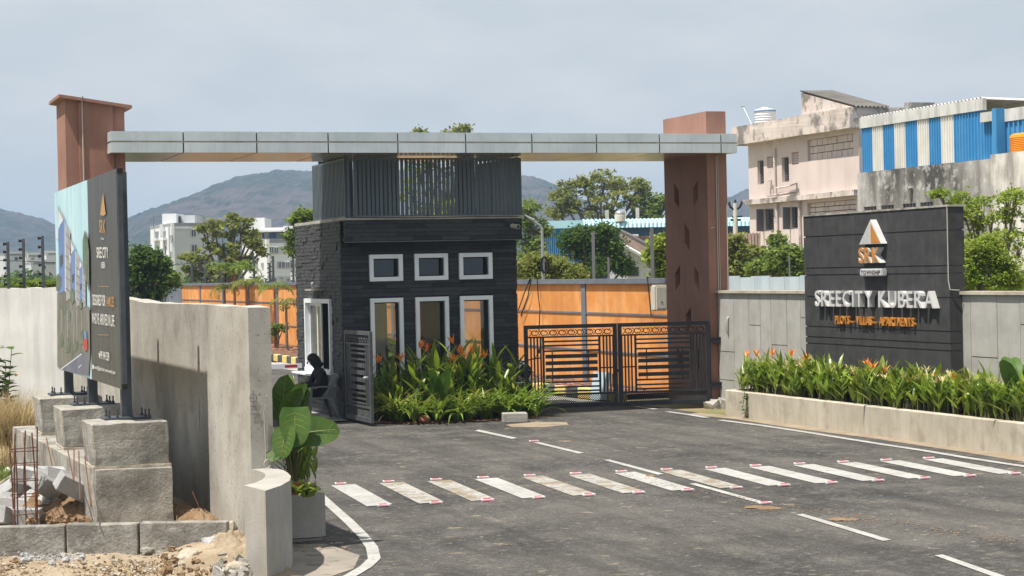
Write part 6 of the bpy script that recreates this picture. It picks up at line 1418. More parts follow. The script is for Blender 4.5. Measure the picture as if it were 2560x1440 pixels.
# far apartment blocks: placed by where they meet the eye, windows built in relief
def block(name, label, x0, x1, xc, ytop, Y, ml, mr, cat='building', depth=12, dY=3, base=720):
    """corner at photo x=xc; left face x0..xc receding, right face xc..x1"""
    C0 = DY(xc, base, Y); C1 = DY(x1, base, Y + dY); Cl = DY(x0, base, Y + depth)
    zt = DY(xc, ytop, Y).z
    t = wthing(name, label, cat, Vector((C0.x, C0.y, 0))); o = Vector((C0.x, C0.y, 0))
    def face(P, Q, m, nm, th=.3):
        d = (Q - P); d.z = 0; n = Vector((-d.y, d.x, 0)).normalized() * th
        return MB().extr([(P.x, P.y, 0), (Q.x, Q.y, 0), (Q.x, Q.y, zt), (P.x, P.y, zt)], tuple(n)).build(nm, m, t, tuple(o))
    face(C0, C1, MT[mr], 'wall'); face(Cl, C0, MT[ml], 'wall')
    B1 = C1 + (Cl - C0); MB().extr([(C0.x, C0.y, zt - .4), (C1.x, C1.y, zt - .4), (B1.x, B1.y, zt - .4), (Cl.x, Cl.y, zt - .4)], (0, 0, .38)).build('roof', MT['apart_grey'], t, tuple(o))
    for q in t.children:
        bm = bmesh.new(); bm.from_mesh(q.data); bmesh.ops.recalc_face_normals(bm, faces=bm.faces[:]); bm.to_mesh(q.data); bm.free()
    def onface(x, y, side):
        P, Q = (C0, C1) if side == 'r' else (Cl, C0)
        d = (Q - P); d.z = 0; n = Vector((d.y, -d.x, 0)).normalized(); r = ray(x, y); k = ((P - CAM).dot(n)) / r.dot(n); return CAM + r * k, n
    def win(x0_, y0_, x1_, y1_, side, m='window_dark', frame=True, proud=.06, nm='window'):
        a, n = onface(x0_, y0_, side); b, _ = onface(x1_, y1_, side); 
        za, zb2 = max(a.z, b.z), min(a.z, b.z)
        q = MB().extr([(a.x, a.y, zb2), (b.x, b.y, zb2), (b.x, b.y, za), (a.x, a.y, za)], tuple(n * proud)).build(nm, MT[m], t, tuple(o))
        bm = bmesh.new(); bm.from_mesh(q.data); bmesh.ops.recalc_face_normals(bm, faces=bm.faces[:]); bm.to_mesh(q.data); bm.free()
        if frame:
            f = MB(); e = .09
            for (u0, v0, u1, v1) in ((0, 0, 1, 0), (0, 1, 1, 1), (0, 0, 0, 1), (1, 0, 1, 1), (.5, 0, .5, 1)):
                p_ = Vector((a.x + (b.x - a.x) * u0, a.y + (b.y - a.y) * u0, zb2 + (za - zb2) * v0)) + n * (proud + .03); q_ = Vector((a.x + (b.x - a.x) * u1, a.y + (b.y - a.y) * u1, zb2 + (za - zb2) * v1)) + n * (proud + .03)
                f.tube([tuple(p_), tuple(q_)], e * .5, 4)
            f.build('frame', MT['apart_grey'], q, tuple(o))
        return q
    return t, win, zt, o, C0, C1, Cl, onface
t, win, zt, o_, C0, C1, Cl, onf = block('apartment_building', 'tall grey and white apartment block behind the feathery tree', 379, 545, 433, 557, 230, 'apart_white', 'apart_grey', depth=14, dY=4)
for (x0, y0, x1, y1) in ((391, 579, 397, 597), (409, 578, 415, 596), (426, 588, 431, 602), (412, 617, 416, 638), (427, 629, 431, 643), (404, 622, 409, 637), (412, 660, 415, 678), (427, 671, 432, 686), (404, 667, 410, 676), (394, 618, 398, 636), (393, 662, 397, 680)): win(x0, y0, x1, y1, 'l', frame=(x1 - x0) > 4)
for (x0, y0, x1, y1) in ((477, 573, 489, 592), (478, 612, 492, 630), (479, 655, 490, 668), (480, 695, 520, 710), (520, 695, 540, 710)): win(x0, y0, x1, y1, 'r')
for (x, y) in ((389, 597), (407, 596), (402, 637), (410, 638), (403, 678)): win(x, y, x + 11, y + 4, 'l', 'apart_white', False, .5, 'window_hood')
win(400, 561, 408, 590, 'l', 'apart_grey', False, .04, 'painted_panel')
win(433, 570.5, 477, 572, 'r', 'apart_white', False, .15, 'band')
a = DY(405, 530, 236); b = DY(440, 530, 236)
MB().extr([(a.x, a.y, zt - .5), (b.x, b.y, zt - .5), (b.x, b.y, DY(420, 534, 236).z), (a.x, a.y, DY(420, 534, 236).z)], (0, 6, 0)).build('stair_tower', MT['apart_white'], t, tuple(o_))
a = DY(448, 540, 238); b = DY(487, 540, 238)
MB().extr([(a.x, a.y, zt - .5), (b.x, b.y, zt - .5), (b.x, b.y, DY(470, 538, 238).z), (a.x, a.y, DY(470, 538, 238).z)], (0, 6, 0)).build('roof_room', MT['apart_grey'], t, tuple(o_))
p = DY(446, 540, 237.5); MB().box(p.x - .5, p.x + .3, p.y, p.y + .4, zt - .4, DY(446, 541, 237.5).z).build('door', MT['window_dark'], t, tuple(o_))
MB().tube([(DY(384, 560, 232).x, 232, zt - .5), (DY(384, 538, 232).x, 232, DY(384, 538, 232).z)], .06, 5).build('mast', MT['grille'], t, tuple(o_))
pm2 = MB()
for x in (388, 412, 424): q, n = onf(x, 580, 'l'); pm2.tube([(q.x + n.x * .1, q.y + n.y * .1, 0), (q.x + n.x * .1, q.y + n.y * .1, zt - .3)], .08, 5)
pm2.build('drain_pipe', MT['apart_grey'], t, tuple(o_))
t, win, zt, o_, C0, C1, Cl, onf = block('apartment_building', 'white apartment block with balconies and ribbon windows behind the orange wall', 608, 775, 669, 598, 200, 'apart_white', 'apart_white', depth=16, dY=3)
for (x0, y0, x1, y1) in ((672, 617, 683, 633), (684, 618, 695, 633), (714, 620, 726, 633), (694, 655, 712, 670), (713, 655, 723, 670), (724, 656, 735, 670), (674, 693, 690, 706), (700, 693, 707, 699), (716, 696, 729, 705)): win(x0, y0, x1, y1, 'r', 'grille')
win(671, 616, 760, 634, 'r', 'apart_grey', False, .03, 'ribbon_recess'); win(692, 654, 760, 671, 'r', 'apart_grey', False, .03, 'ribbon_recess'); win(671, 691, 760, 707, 'r', 'apart_grey', False, .03, 'ribbon_recess')
for (x0, y0, x1, y1) in ((621, 655, 626, 674), (630, 656, 634, 673), (640, 655, 645, 673), (655, 657, 659, 668), (655, 696, 659, 704)): win(x0, y0, x1, y1, 'l', 'window_dark', True)
zm = zt
def up(name, x0, x1, yb, yt_, Y, m, dep=5):
    a = DY(x0, yt_, Y); b = DY(x1, yt_, Y); z0_ = DY(x0, yb, Y).z; z1_ = a.z
    q = MB().box(a.x, b.x, Y, Y + dep, z0_, z1_).build(name, MT[m], t, tuple(o_)); return q
up('roof_room', 640, 775, 600, 570, 206, 'apart_white', 4); up('canopy', 637, 704, 580, 576, 202, 'apart_white', 4); up('stair_tower', 622, 661, 600, 545, 210, 'apart_white', 6); up('parapet', 708, 775, 580, 565, 203, 'apart_white', 3)
up('mustard_panel', 632, 652, 597, 576, 204, 'olive_paint', .5); up('door', 655, 659, 596, 583, 205.8, 'window_dark', .2); up('window', 672, 690, 595, 583, 205.7, 'p_blue', .2); up('window', 706, 712, 595, 580, 205.7, 'window_dark', .2); up('balcony_wall', 609, 634, 660, 575, 214, 'apart_white', 3)
up('satellite_box', 726, 738, 701, 683, 120, 'tank_white', 1)
for (nm, lb, x0, x1, xc, yt_, Y, ml, mr) in (('small_house', 'pale grey flat roofed house beyond the wall behind the first fence posts', -60, 66, 15, 634, 330, 'apart_grey', 'apart_grey'), ('small_house', 'white flat roofed house beyond the wall between the fence posts', 64, 96, 68, 637, 300, 'apart_white', 'apart_white'), ('small_house', 'white house just beside the billboard far beyond the wall', 108, 170, 118, 632, 310, 'apart_white', 'apart_white'), ('small_house', 'low grey house far beyond the wall', 60, 140, 80, 655, 280, 'apart_grey', 'apart_grey')):
    t, win, zt, o_, C0, C1, Cl, onf = block(nm, lb, x0, x1, xc, yt_, Y, ml, mr, 'house', depth=8, dY=2)
    xm = (xc + x1) / 2; win(xm - 4, yt_ + 9, xm + 4, yt_ + 17, 'r', 'window_dark', False)
    MB().extr([(C0.x - .3, C0.y - .3, zt - .05), (C1.x + .3, C1.y - .3, zt - .05), (C1.x + .3, C1.y - .3, zt + .35), (C0.x - .3, C0.y - .3, zt + .35)], (0, .4, 0)).build('parapet', MT[mr], t, tuple(o_))
# low grey wall behind orange wall end
a, b = DY(395, 715, 110), DY(482, 715, 104)
o = MB().extr([(0, 0, 0), (b.x - a.x, b.y - a.y, 0), (b.x - a.x, b.y - a.y, a.z + .0), (0, 0, a.z)], (0, .3, 0)).build('block_wall', MT['bluegrey']); o.location = (a.x, a.y, 0); tag(o, 'dark grey block wall at the far end of the orange wall', 'wall')

# blue shed and tiled house behind the orange wall on the right
YB = 128
P0_ = DY(1352, 560, YB); P1_ = DY(1900, 560, YB + 6)
bsd = wthing('blue_shed', 'long blue metal shed with pale blue rolled roof edge behind the trees', 'shed', Vector((P0_.x, P0_.y, 0))); ob_ = (P0_.x, P0_.y, 0)
zt_ = DY(1352, 553, YB).z; ze = DY(1500, 569, YB).z
dx, dy = P1_.x - P0_.x, P1_.y - P0_.y
xs_ = P0_.x + dx * .185
n = 22; mb = MB()
for i in range(n):
    f0, f1 = i / n * .185, (i + .75) / n * .185
    mb.add([(P0_.x + dx * f + ddx, P0_.y - .15 + dd, z) for z in (0, zt_ - .5) for f, dd, ddx in ((f0, 0, 0), (f0 + .002, -.08, 0), (f1 - .002, -.08, 0), (f1, 0, 0))], [(0, 1, 5, 4), (1, 2, 6, 5), (2, 3, 7, 6)])
mb.box(P0_.x, xs_, P0_.y - .1, P0_.y + 10, 0, zt_ - .5)
mb.build('wall_sheet', MT['blue_sheet'], bsd, ob_)
MB().box(P0_.x - .2, xs_, P0_.y - .35, P0_.y - .2, ze, zt_).build('eave_trim', MT['sky_sheet'], bsd, ob_)
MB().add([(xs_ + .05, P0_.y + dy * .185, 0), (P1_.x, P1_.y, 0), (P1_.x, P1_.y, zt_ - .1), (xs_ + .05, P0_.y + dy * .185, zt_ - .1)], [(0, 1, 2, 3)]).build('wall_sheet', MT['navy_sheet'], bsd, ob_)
n = 44
rf = MB()
for i in range(n):
    f0, f1 = .185 + .815 * i / n, .185 + .815 * (i + 1) / n
    ps = []
    for f in (f0 + .001, (f0 + f1) / 2, f1 - .001):
        bump_ = .10 if abs(f - (f0 + f1) / 2) < 1e-6 else 0
        for (dd, z) in ((-.9 - bump_, ze), (-.75 - bump_, ze + .28), (-.3, zt_ - .05 + bump_), (2.5, zt_ + .1 + bump_)): ps.append((P0_.x + dx * f, P0_.y + dy * f + dd, z))
    rf.add(ps, [(j * 4 + k, (j + 1) * 4 + k, (j + 1) * 4 + k + 1, j * 4 + k + 1) for j in range(2) for k in range(3)])
rf.build('roof_edge', MT['sky_sheet'], bsd, ob_)
q = DY(1550, 556, YB + 1.5); wt = wthing('dome_tank', 'pale dome topped water tank on the blue shed roof', 'water tank', Vector((q.x, q.y, zt_)))
MB().lathe([(.36, -.1), (.36, .28), (.35, .36)], 20).build('tank_body', MT['boxbeige'], wt); MB().lathe([(.352, .36), (.33, .50), (.24, .60), (.10, .66), (.01, .67)], 20).build('lid', MT['galv'], wt)
# tiled house
YH = 88
th = wthing('tiled_house', 'white house with sagging brown tiled roof behind the orange wall', 'house', Vector((DY(1545, 690, YH).x, YH, 0))); ot_ = tuple(th.location)
def HP(x, y, Y=YH): p_ = DY(x, y, Y); return (p_.x, p_.y, p_.z)
g0 = [(1535, 600), (1560, 612), (1600, 640), (1622, 650), (1660, 660), (1660, 720), (1520, 720), (1520, 596)]
pts = [HP(x, y) for x, y in g0]
q = MB().extr(pts, (0, .3, 0)).build('gable_wall', MT['apart_grey'], th, ot_)
bm = bmesh.new(); bm.from_mesh(q.data); bmesh.ops.recalc_face_normals(bm, faces=bm.faces[:]); bm.to_mesh(q.data); bm.free()
rid = [(1550, 584), (1578, 597), (1605, 612), (1640, 632)]; eav = [(1546, 604), (1565, 616), (1590, 630), (1618, 647)]
rows = 9
roof = MB(); grid = []
for i in range(25):
    t_ = i / 24; a = np.array([np.interp(t_ * 3, range(4), [p[0] for p in rid]), np.interp(t_ * 3, range(4), [p[1] for p in rid])]); b = np.array([np.interp(t_ * 3, range(4), [p[0] for p in eav]), np.interp(t_ * 3, range(4), [p[1] for p in eav])])
    for j in range(rows + 1):
        f = j / rows; p_ = a * (1 - f) + b * f; X = DY(p_[0], p_[1], YH + 3.5 - 4.0 * f); roof.v.append((X.x, X.y, X.z + (.05 if j % 2 else -.03)))
for i in range(24):
    for j in range(rows): k = i * (rows + 1) + j; roof.f.append((k, k + rows + 1, k + rows + 2, k + 1)); roof.m.append(0)
roof.build('roof_slope', MT['tileroof'], th, ot_)
MB().tube([HP(x, y - 3, YH + 3.4) for x, y in rid], .16, 6).build('ridge', MT['asbestos'], th, ot_)
MB().tube([HP(x, y + 1, YH - .6) for x, y in eav], .09, 5).build('barge_board', MT['apart_white'], th, ot_)
# far slope of the roof, ribbed
c4 = [HP(1553, 592, YH + 3.6), HP(1900, 582, YH + 6), HP(1640, 632, YH + 3.6), HP(1900, 652, YH + 3)]
corr(c4[0], c4[1], c4[2], c4[3], 40, .07, MT['tileroof'], 'roof_slope', th, ot_)
win_ = HP(1583, 690, YH - .05); MB().box(win_[0] - .25, win_[0] + .25, YH - .06, YH + .02, DY(1583, 690, YH).z, DY(1583, 668, YH).z).build('window', MT['window_dark'], th, ot_)
o = MB().box(0, .5, 0, .4, 0, .12).build('roof_debris', MT['apart_white']); o.location = DY(1570, 592, YH + 4); tag(o, 'white bundle lying on the ridge of the tiled roof', 'bundle')

# ================================================================== POSTS, LAMP, POLE
def fpost(x, ytop, ybase, Y=None, a=None, ins=6, label='', r=.035, g='electric fence posts on the boundary walls', lean=0, mm='steel'):
    p0 = DY(x, ybase, Y) if Y else PA(x, ybase, a); p1z = (DY(x, ytop, Y) if Y else PA(x, ytop, a)).z; h = p1z - p0.z
    t = wthing('fence_post', label, 'fence post', p0, 0, g)
    MB().box(-r, r, -r, r, 0, h).build('post', MT[mm], t)
    for k in range(ins): z = h * (.10 + .86 * k / max(1, ins - 1)); MB().tube([(-r, 0, z), (-r - .06, -.01, z)], [.018, .03], 6).build('insulator', MT['rubber'], t)
    return t
fpost(22, 605, 722, Y=34.4, label='outermost dark steel fence post on the whitewashed wall', r=.022); fpost(61, 597, 721, Y=34.6, label='middle dark steel fence post on the whitewashed wall', r=.022); fpost(109, 590, 720, Y=34.9, label='dark steel fence post on the whitewashed wall nearest the billboard', r=.022)
for x, yt_, lb, k in ((480, 655, 'thin fence post at the far end of the orange wall', 0), (513, 646, 'thin fence post on the orange wall under the lamp arm', 0), (553, 650, 'thin fence post among the palm fronds on the orange wall', 0), (636, 640, 'fence post with insulators on the orange wall beside the small palm', 5), (684, 640, 'tall fence post with insulators in front of the white apartment block', 6), (675, 657, 'short fence post in front of the white apartment block', 5), (734, 638, 'fence post with insulators beside the slate corner of the guard house', 6)):
    fpost(x, yt_, 711 if x < 600 else 709, a=18.5, ins=k, label=lb, r=.045)
for x, yt_, lb in ((1485, 580, 'tall bare grey post behind the orange wall before the dark tree'), (1632, 570, 'tall bare grey post behind the orange wall near the brown pillar'), (1522, 643, 'short white post behind the orange wall by the tiled house')): fpost(x, yt_, 700, a=18.9, ins=0, label=lb, r=.038 if x != 1522 else .025, mm='grille')
fpost(1974, 590 + 50, 690, Y=60, ins=0, label='thin post behind the pale blue tin fence', r=.02, mm='grille')
lp0 = PA(1357, 700, 19.2); lp_ = wthing('street_lamp', 'galvanised street lamp with long arm behind the orange wall', 'street lamp', Vector((lp0.x, lp0.y, 0)))
def LP(x, y): p_ = DY(x, y, lp0.y); return (p_.x - lp0.x, 0, p_.z)
MB().tube([(0, 0, 0), LP(1357, 640), LP(1355, 572), LP(1350, 564), LP(1330, 550)], [.05, .045, .036, .03, .026], 8).build('pole', MT['galv'], lp_)
MB().tube([LP(1338, 556), LP(1334, 550), LP(1322, 544), LP(1312, 537)], [.03, .045, .035, .015], 6).build('lamp_head', MT['galv'], lp_)
cl_ = MB()
for k in range(3): cl_.tube([(LP(1361, 662)[0] + (.07 + .02 * k) * math.cos(t_), -.07, LP(1361, 662)[2] + (.2 + .02 * k) * math.sin(t_)) for t_ in np.linspace(0, 6.3, 14)], .012, 4)
cl_.build('cable_coil', MT['cable'], lp_)
pp0 = DY(1838, 690, 120); up_ = wthing('power_pole', 'concrete power pole with spread crossarm and insulators beside the pink building', 'power pole', Vector((pp0.x, pp0.y, 0)))
def PPz(x, y): p_ = DY(x, y, 120); return (p_.x - pp0.x, 0, p_.z)
MB().tube([(0, 0, 0), PPz(1838, 508)], [.2, .13], 8).build('pole', MT['boxbeige'], up_); MB().tube([PPz(1823, 510), PPz(1826, 518), PPz(1838, 526), PPz(1850, 518), PPz(1854, 508)], .08, 5).build('crossarm', MT['rubber'], up_)
for x, y in ((1823, 512), (1838, 507), (1854, 511)): MB().tube([PPz(x, y), PPz(x, y - 8)], [.09, .05], 6).build('insulator', MT['rubber'], up_)
MB().tube([PPz(1826, 550), PPz(1852, 550)], .08, 5).tube([PPz(1830, 543), PPz(1856, 541)], .06, 5).build('lower_arm', MT['rubber'], up_)
for lb, x, yt_ in (('short concrete post on the blue shed roof beside the dome tank', 1521, 525), ('second concrete post on the blue shed roof behind the dome tank', 1564, 526), ('concrete pole with crossarms rising behind the blue shed roof', 1597, 520)):
    p_ = DY(x, 700, 134); o = MB().box(-.12, .12, -.12, .12, 0, DY(x, yt_, 134).z).build('concrete_post', MT['boxbeige']); o.location = (p_.x, p_.y, 0); tag(o, lb, 'post')
    if x == 1597: MB().box(-.75, .75, -.05, .05, DY(x, 541, 134).z, DY(x, 538, 134).z).box(-.5, .5, -.05, .05, DY(x, 531, 134).z, DY(x, 528, 134).z).build('crossarm', MT['rubber'], o)

# ================================================================== TREES
def leaf_cloud(C, R, n_spray, n_leaf, size, spread, rng, hollow=.55, aspect=.55):
    """sprays of small leaf quads through an ellipsoid (numpy) -> verts, faces, spray centres"""
    u = rng.normal(size=(n_spray, 3)); u /= np.linalg.norm(u, axis=1)[:, None]
    rad = (hollow ** 3 + (1 - hollow ** 3) * rng.rand(n_spray)) ** (1 / 3.0) * (.88 + .24 * rng.rand(n_spray))
    c = np.array(C) + u * rad[:, None] * np.array(R)
    k = n_spray * n_leaf
    p = np.repeat(c, n_leaf, 0) + rng.normal(size=(k, 3)) * spread * np.array([1, 1, .6])
    d = rng.normal(size=(k, 3)); d[:, 2] = d[:, 2] * .6 - .25; d /= np.linalg.norm(d, axis=1)[:, None]
    w_ = np.cross(d, rng.normal(size=(k, 3)) + np.array([0, 0, 1.2])); w_ /= np.maximum(1e-6, np.linalg.norm(w_, axis=1))[:, None]
    s = size * (.6 + .8 * rng.rand(k))[:, None]
    nrm = np.cross(d, w_)
    v_ = np.stack([p - d * s * .5, p + w_ * s * aspect * .5 + nrm * s * .08, p + d * s * .5, p - w_ * s * aspect * .5 + nrm * s * .08], 1).reshape(-1, 3)
    return v_, c
def tree(name, label, Y, xt, lobes, m, cat='tree', group=None, nsp=26, nl=26, size=.24, spread=.32, trunk_r=.14, seed=1, hollow=.45, ybase=None, aspect=.55, limbs=True, dens=1.0):
    rng = np.random.RandomState(seed); rr = random.Random(seed); k = 4800.0 / Y
    base = DY(xt, 700, Y); base = Vector((base.x, base.y, 0)); t = wthing(name, label, cat, base, 0, group)
    V = []; tm = MB(); lob = []
    for (x, y, rx, ry) in lobes: p_ = DY(x, y, Y) - base; lob.append((p_ + Vector((0, rr.uniform(-.6, .6) * rx / k, 0)), rx / k, ry / k))
    zc_ = min(p_.z for p_, _, _ in lob); fork = Vector((0, 0, max(.3, zc_ * .55)))
    fork += Vector((np.mean([p_.x for p_, _, _ in lob]) * .35, 0, 0))
    tm.tube([(0, 0, -.1), tuple(fork * .5 + Vector((rr.uniform(-.1, .1), 0, 0))), tuple(fork)], [trunk_r, trunk_r * .8, trunk_r * .65], 7)
    for (p_, rx, rz) in lob:
        n = max(3, int(nsp * dens)); v_, c = leaf_cloud(p_, (rx, rx * .9, rz), n, nl, size, spread, rng, hollow, aspect); V.append(v_)
        md_ = fork.lerp(p_, .55) + Vector((rr.uniform(-.2, .2), rr.uniform(-.2, .2), rr.uniform(-.1, .3))) * rx
        tm.tube([tuple(fork), tuple(md_), tuple(p_)], [trunk_r * .55, trunk_r * .38, trunk_r * .2], 5)
        if limbs:
            for q in c[: max(4, n // 2)]:
                q = Vector(q); tm.tube([tuple(p_.lerp(md_, .5)), tuple(p_.lerp(q, .5) + Vector((0, 0, .1 * rx))), tuple(q)], [trunk_r * .16, trunk_r * .10, trunk_r * .05], 3, cap=False)
    V = np.concatenate(V); nq = len(V) // 4
    me = bpy.data.meshes.new('crown'); me.vertices.add(len(V)); me.vertices.foreach_set('co', V.ravel()); me.loops.add(nq * 4); me.loops.foreach_set('vertex_index', np.arange(nq * 4, dtype=np.int32)); me.polygons.add(nq); me.polygons.foreach_set('loop_start', np.arange(0, nq * 4, 4, dtype=np.int32)); me.update(); me.validate(); me.materials.append(MT[m])
    o = bpy.data.objects.new('crown', me); col.objects.link(o); o.parent = t; o['kind'] = 'stuff'
    tm.build('trunk', MT['bark'], t); return t
tree('feathery_tree', 'airy olive green tree with spreading leaf clusters behind the orange wall', 105, 560, [(535, 560, 26, 18), (580, 575, 34, 26), (610, 560, 26, 18), (555, 610, 45, 30), (510, 585, 28, 20), (600, 620, 40, 28), (635, 600, 22, 16), (650, 628, 16, 10), (490, 645, 30, 20), (475, 640, 20, 12), (540, 655, 40, 24), (590, 665, 40, 25), (500, 690, 35, 18), (622, 585, 22, 16), (590, 545, 20, 12), (645, 610, 14, 9), (618, 650, 26, 18), (470, 678, 22, 14), (565, 685, 34, 18)], 't_olive', nsp=7, nl=26, size=.28, spread=.15, trunk_r=.2, seed=3, hollow=.2)
tree('dark_tree', 'dense dark green tree beside the billboard post beyond the wall', 68, 360, [(350, 650, 34, 30), (375, 640, 22, 16), (345, 700, 40, 34), (390, 680, 26, 24), (400, 660, 16, 12), (355, 740, 50, 30), (330, 680, 20, 30)], 't_dark', nsp=20, nl=40, size=.16, spread=.15, trunk_r=.14, seed=5, hollow=.3)
tree('young_tree', 'bright young green tree before the far dark grey wall', 72, 400, [(395, 700, 28, 12), (420, 710, 16, 9), (375, 712, 20, 10), (425, 695, 10, 12), (410, 685, 14, 10)], 't_mid', nsp=16, nl=26, size=.18, spread=.16, trunk_r=.06, seed=6)
tree('broad_tree', 'broad green tree rising above the blue shed', 150, 1500, [(1510, 450, 42, 24), (1560, 460, 40, 24), (1600, 465, 22, 18), (1480, 480, 36, 26), (1530, 500, 50, 30), (1580, 505, 40, 28), (1420, 470, 28, 22), (1400, 495, 24, 18), (1440, 515, 36, 24), (1500, 535, 50, 22), (1390, 530, 26, 16), (1605, 490, 20, 18), (1460, 455, 20, 14)], 't_olive', nsp=15, nl=30, size=.30, spread=.22, trunk_r=.25, seed=8, hollow=.25)
tree('small_tree', 'small green tree beside the brown pillar above the blue shed', 150, 1635, [(1635, 520, 20, 22), (1650, 510, 14, 16), (1620, 545, 24, 14), (1600, 550, 30, 12)], 't_mid', nsp=26, nl=28, size=.36, spread=.36, trunk_r=.15, seed=9)
tree('dark_tree', 'dense dark feathery tree before the blue shed and tiled house', 78, 1480, [(1455, 590, 40, 24), (1500, 600, 38, 26), (1440, 620, 40, 26), (1490, 640, 44, 28), (1530, 610, 26, 18), (1420, 600, 26, 16), (1470, 675, 50, 24), (1540, 650, 26, 22), (1510, 575, 30, 14), (1560, 670, 22, 16)], 't_dark', nsp=30, nl=36, size=.14, spread=.15, trunk_r=.16, seed=11, hollow=.3)
tree('slender_tree', 'light green tree between the guard house and the street lamp', 95, 1320, [(1325, 520, 24, 20), (1335, 560, 34, 24), (1315, 600, 30, 28), (1345, 610, 22, 20), (1320, 650, 34, 24), (1360, 580, 14, 12), (1310, 550, 22, 20)], 't_mid', nsp=16, nl=28, size=.19, spread=.16, trunk_r=.14, seed=12, hollow=.3)
tree('rounded_shrub', 'rounded olive shrub spilling above the orange wall', 60, 1380, [(1320, 670, 32, 20), (1370, 660, 40, 24), (1420, 672, 32, 20), (1400, 690, 55, 16), (1330, 690, 40, 14), (1440, 690, 18, 12), (1350, 648, 22, 14)], 't_olive', 'shrub', nsp=44, nl=26, size=.11, spread=.11, trunk_r=.1, seed=13, hollow=.5)
tree('creeper_bush', 'bright leafy creeper bush between grey post and brown pillar', 60, 1650, [(1652, 610, 14, 18), (1645, 650, 18, 26), (1660, 640, 16, 30), (1650, 680, 18, 16), (1632, 640, 8, 12)], 't_lime', 'bush', nsp=30, nl=24, size=.17, spread=.13, trunk_r=.05, seed=14)
tree('tall_tree', 'tall thin tree showing through the slat screen and above the beam', 150, 1125, [(1150, 325, 18, 10), (1120, 335, 12, 8), (1048, 332, 10, 8), (1165, 322, 9, 8), (1130, 365, 50, 26), (1075, 380, 50, 30), (1150, 410, 44, 34), (1090, 440, 60, 40), (1040, 420, 36, 40), (1160, 470, 44, 40), (1110, 510, 60, 40), (1020, 480, 36, 40), (1060, 400, 40, 30), (1120, 385, 40, 20), (1170, 420, 26, 40), (1140, 530, 60, 30), (1050, 530, 50, 30)], 't_olive', nsp=11, nl=24, size=.30, spread=.22, trunk_r=.25, seed=15, hollow=.2)
tree('roof_side_bush', 'green bush showing just past the slate coping of the guard house', 70, 762, [(762, 540, 20, 13), (748, 550, 14, 9), (770, 560, 22, 14), (735, 590, 8, 10), (738, 625, 6, 8), (755, 600, 30, 40)], 't_mid', 'bush', nsp=30, nl=26, size=.16, spread=.14, trunk_r=.08, seed=16)
tree('light_tree', 'airy bright green tree at the right edge before the stained wall', 46, 2480, [(2350, 485, 14, 8), (2400, 500, 34, 16), (2450, 505, 34, 20), (2520, 500, 34, 26), (2545, 480, 24, 26), (2480, 540, 44, 24), (2540, 550, 34, 30), (2420, 530, 26, 16), (2500, 600, 40, 28), (2550, 620, 34, 40), (2440, 560, 30, 18), (2430, 600, 26, 26), (2570, 700, 60, 40)], 't_lime', nsp=11, nl=24, size=.10, spread=.085, trunk_r=.09, seed=17, hollow=.2)
tree('dense_shrub', 'dense yellow green shrub behind the grey wall beside the black sign', 42, 2450, [(2460, 610, 36, 22), (2440, 650, 40, 28), (2490, 650, 36, 30), (2420, 690, 30, 26), (2480, 700, 60, 30), (2530, 690, 40, 30), (2460, 630, 44, 20)], 't_lime', 'shrub', nsp=50, nl=30, size=.075, spread=.075, trunk_r=.08, seed=18, hollow=.55)
tree('deep_green_shrub', 'deeper green shrub low against the black sign wall edge', 44, 2420, [(2415, 640, 16, 24), (2412, 690, 20, 30), (2440, 720, 40, 20), (2520, 720, 60, 20)], 't_mid', 'shrub', nsp=50, nl=28, size=.10, spread=.11, trunk_r=.06, seed=19)  # mid green leaf, deeper than the lime shrubs around it
tree('wall_shrub', 'mixed green shrubs at the foot of the pink building beside the sign', 64, 1950, [(1960, 645, 28, 22), (1985, 640, 20, 16), (1935, 660, 28, 18), (1950, 672, 40, 14), (1900, 672, 24, 12), (1992, 668, 20, 20)], 't_mid', 'shrub', nsp=50, nl=28, size=.16, spread=.14, trunk_r=.06, seed=20)
tree('leafy_shrub', 'yellowish leafy shrub between the brown pillar and pink building', 66, 1840, [(1838, 610, 12, 14), (1830, 640, 16, 22), (1845, 665, 26, 16), (1870, 668, 20, 12), (1832, 680, 18, 10)], 't_olive', 'shrub', nsp=40, nl=26, size=.17, spread=.15, trunk_r=.05, seed=21)
tree('climbing_creeper', 'creeper climbing the pink building drain pipe', 90, 1945, [(1942, 605, 7, 10), (1946, 622, 10, 14), (1940, 630, 9, 14), (1944, 600, 4, 10)], 't_mid', 'creeper', nsp=24, nl=24, size=.22, spread=.16, trunk_r=.05, seed=22)
tree('vine_shrub', 'broad leaved vine clump at the pink building corner', 80, 1893, [(1893, 632, 10, 8), (1898, 645, 9, 10), (1886, 634, 7, 5)], 't_olive', 'shrub', nsp=14, nl=16, size=.30, spread=.18, trunk_r=.05, seed=23, aspect=.8)
tree('tank_side_twig', 'thin green twigs growing beside the orange tank', 84, 2530, [(2525, 370, 8, 10), (2515, 385, 8, 6), (2535, 420, 14, 18), (2545, 450, 16, 16)], 't_mid', 'shrub', nsp=10, nl=14, size=.2, spread=.16, trunk_r=.05, seed=24)
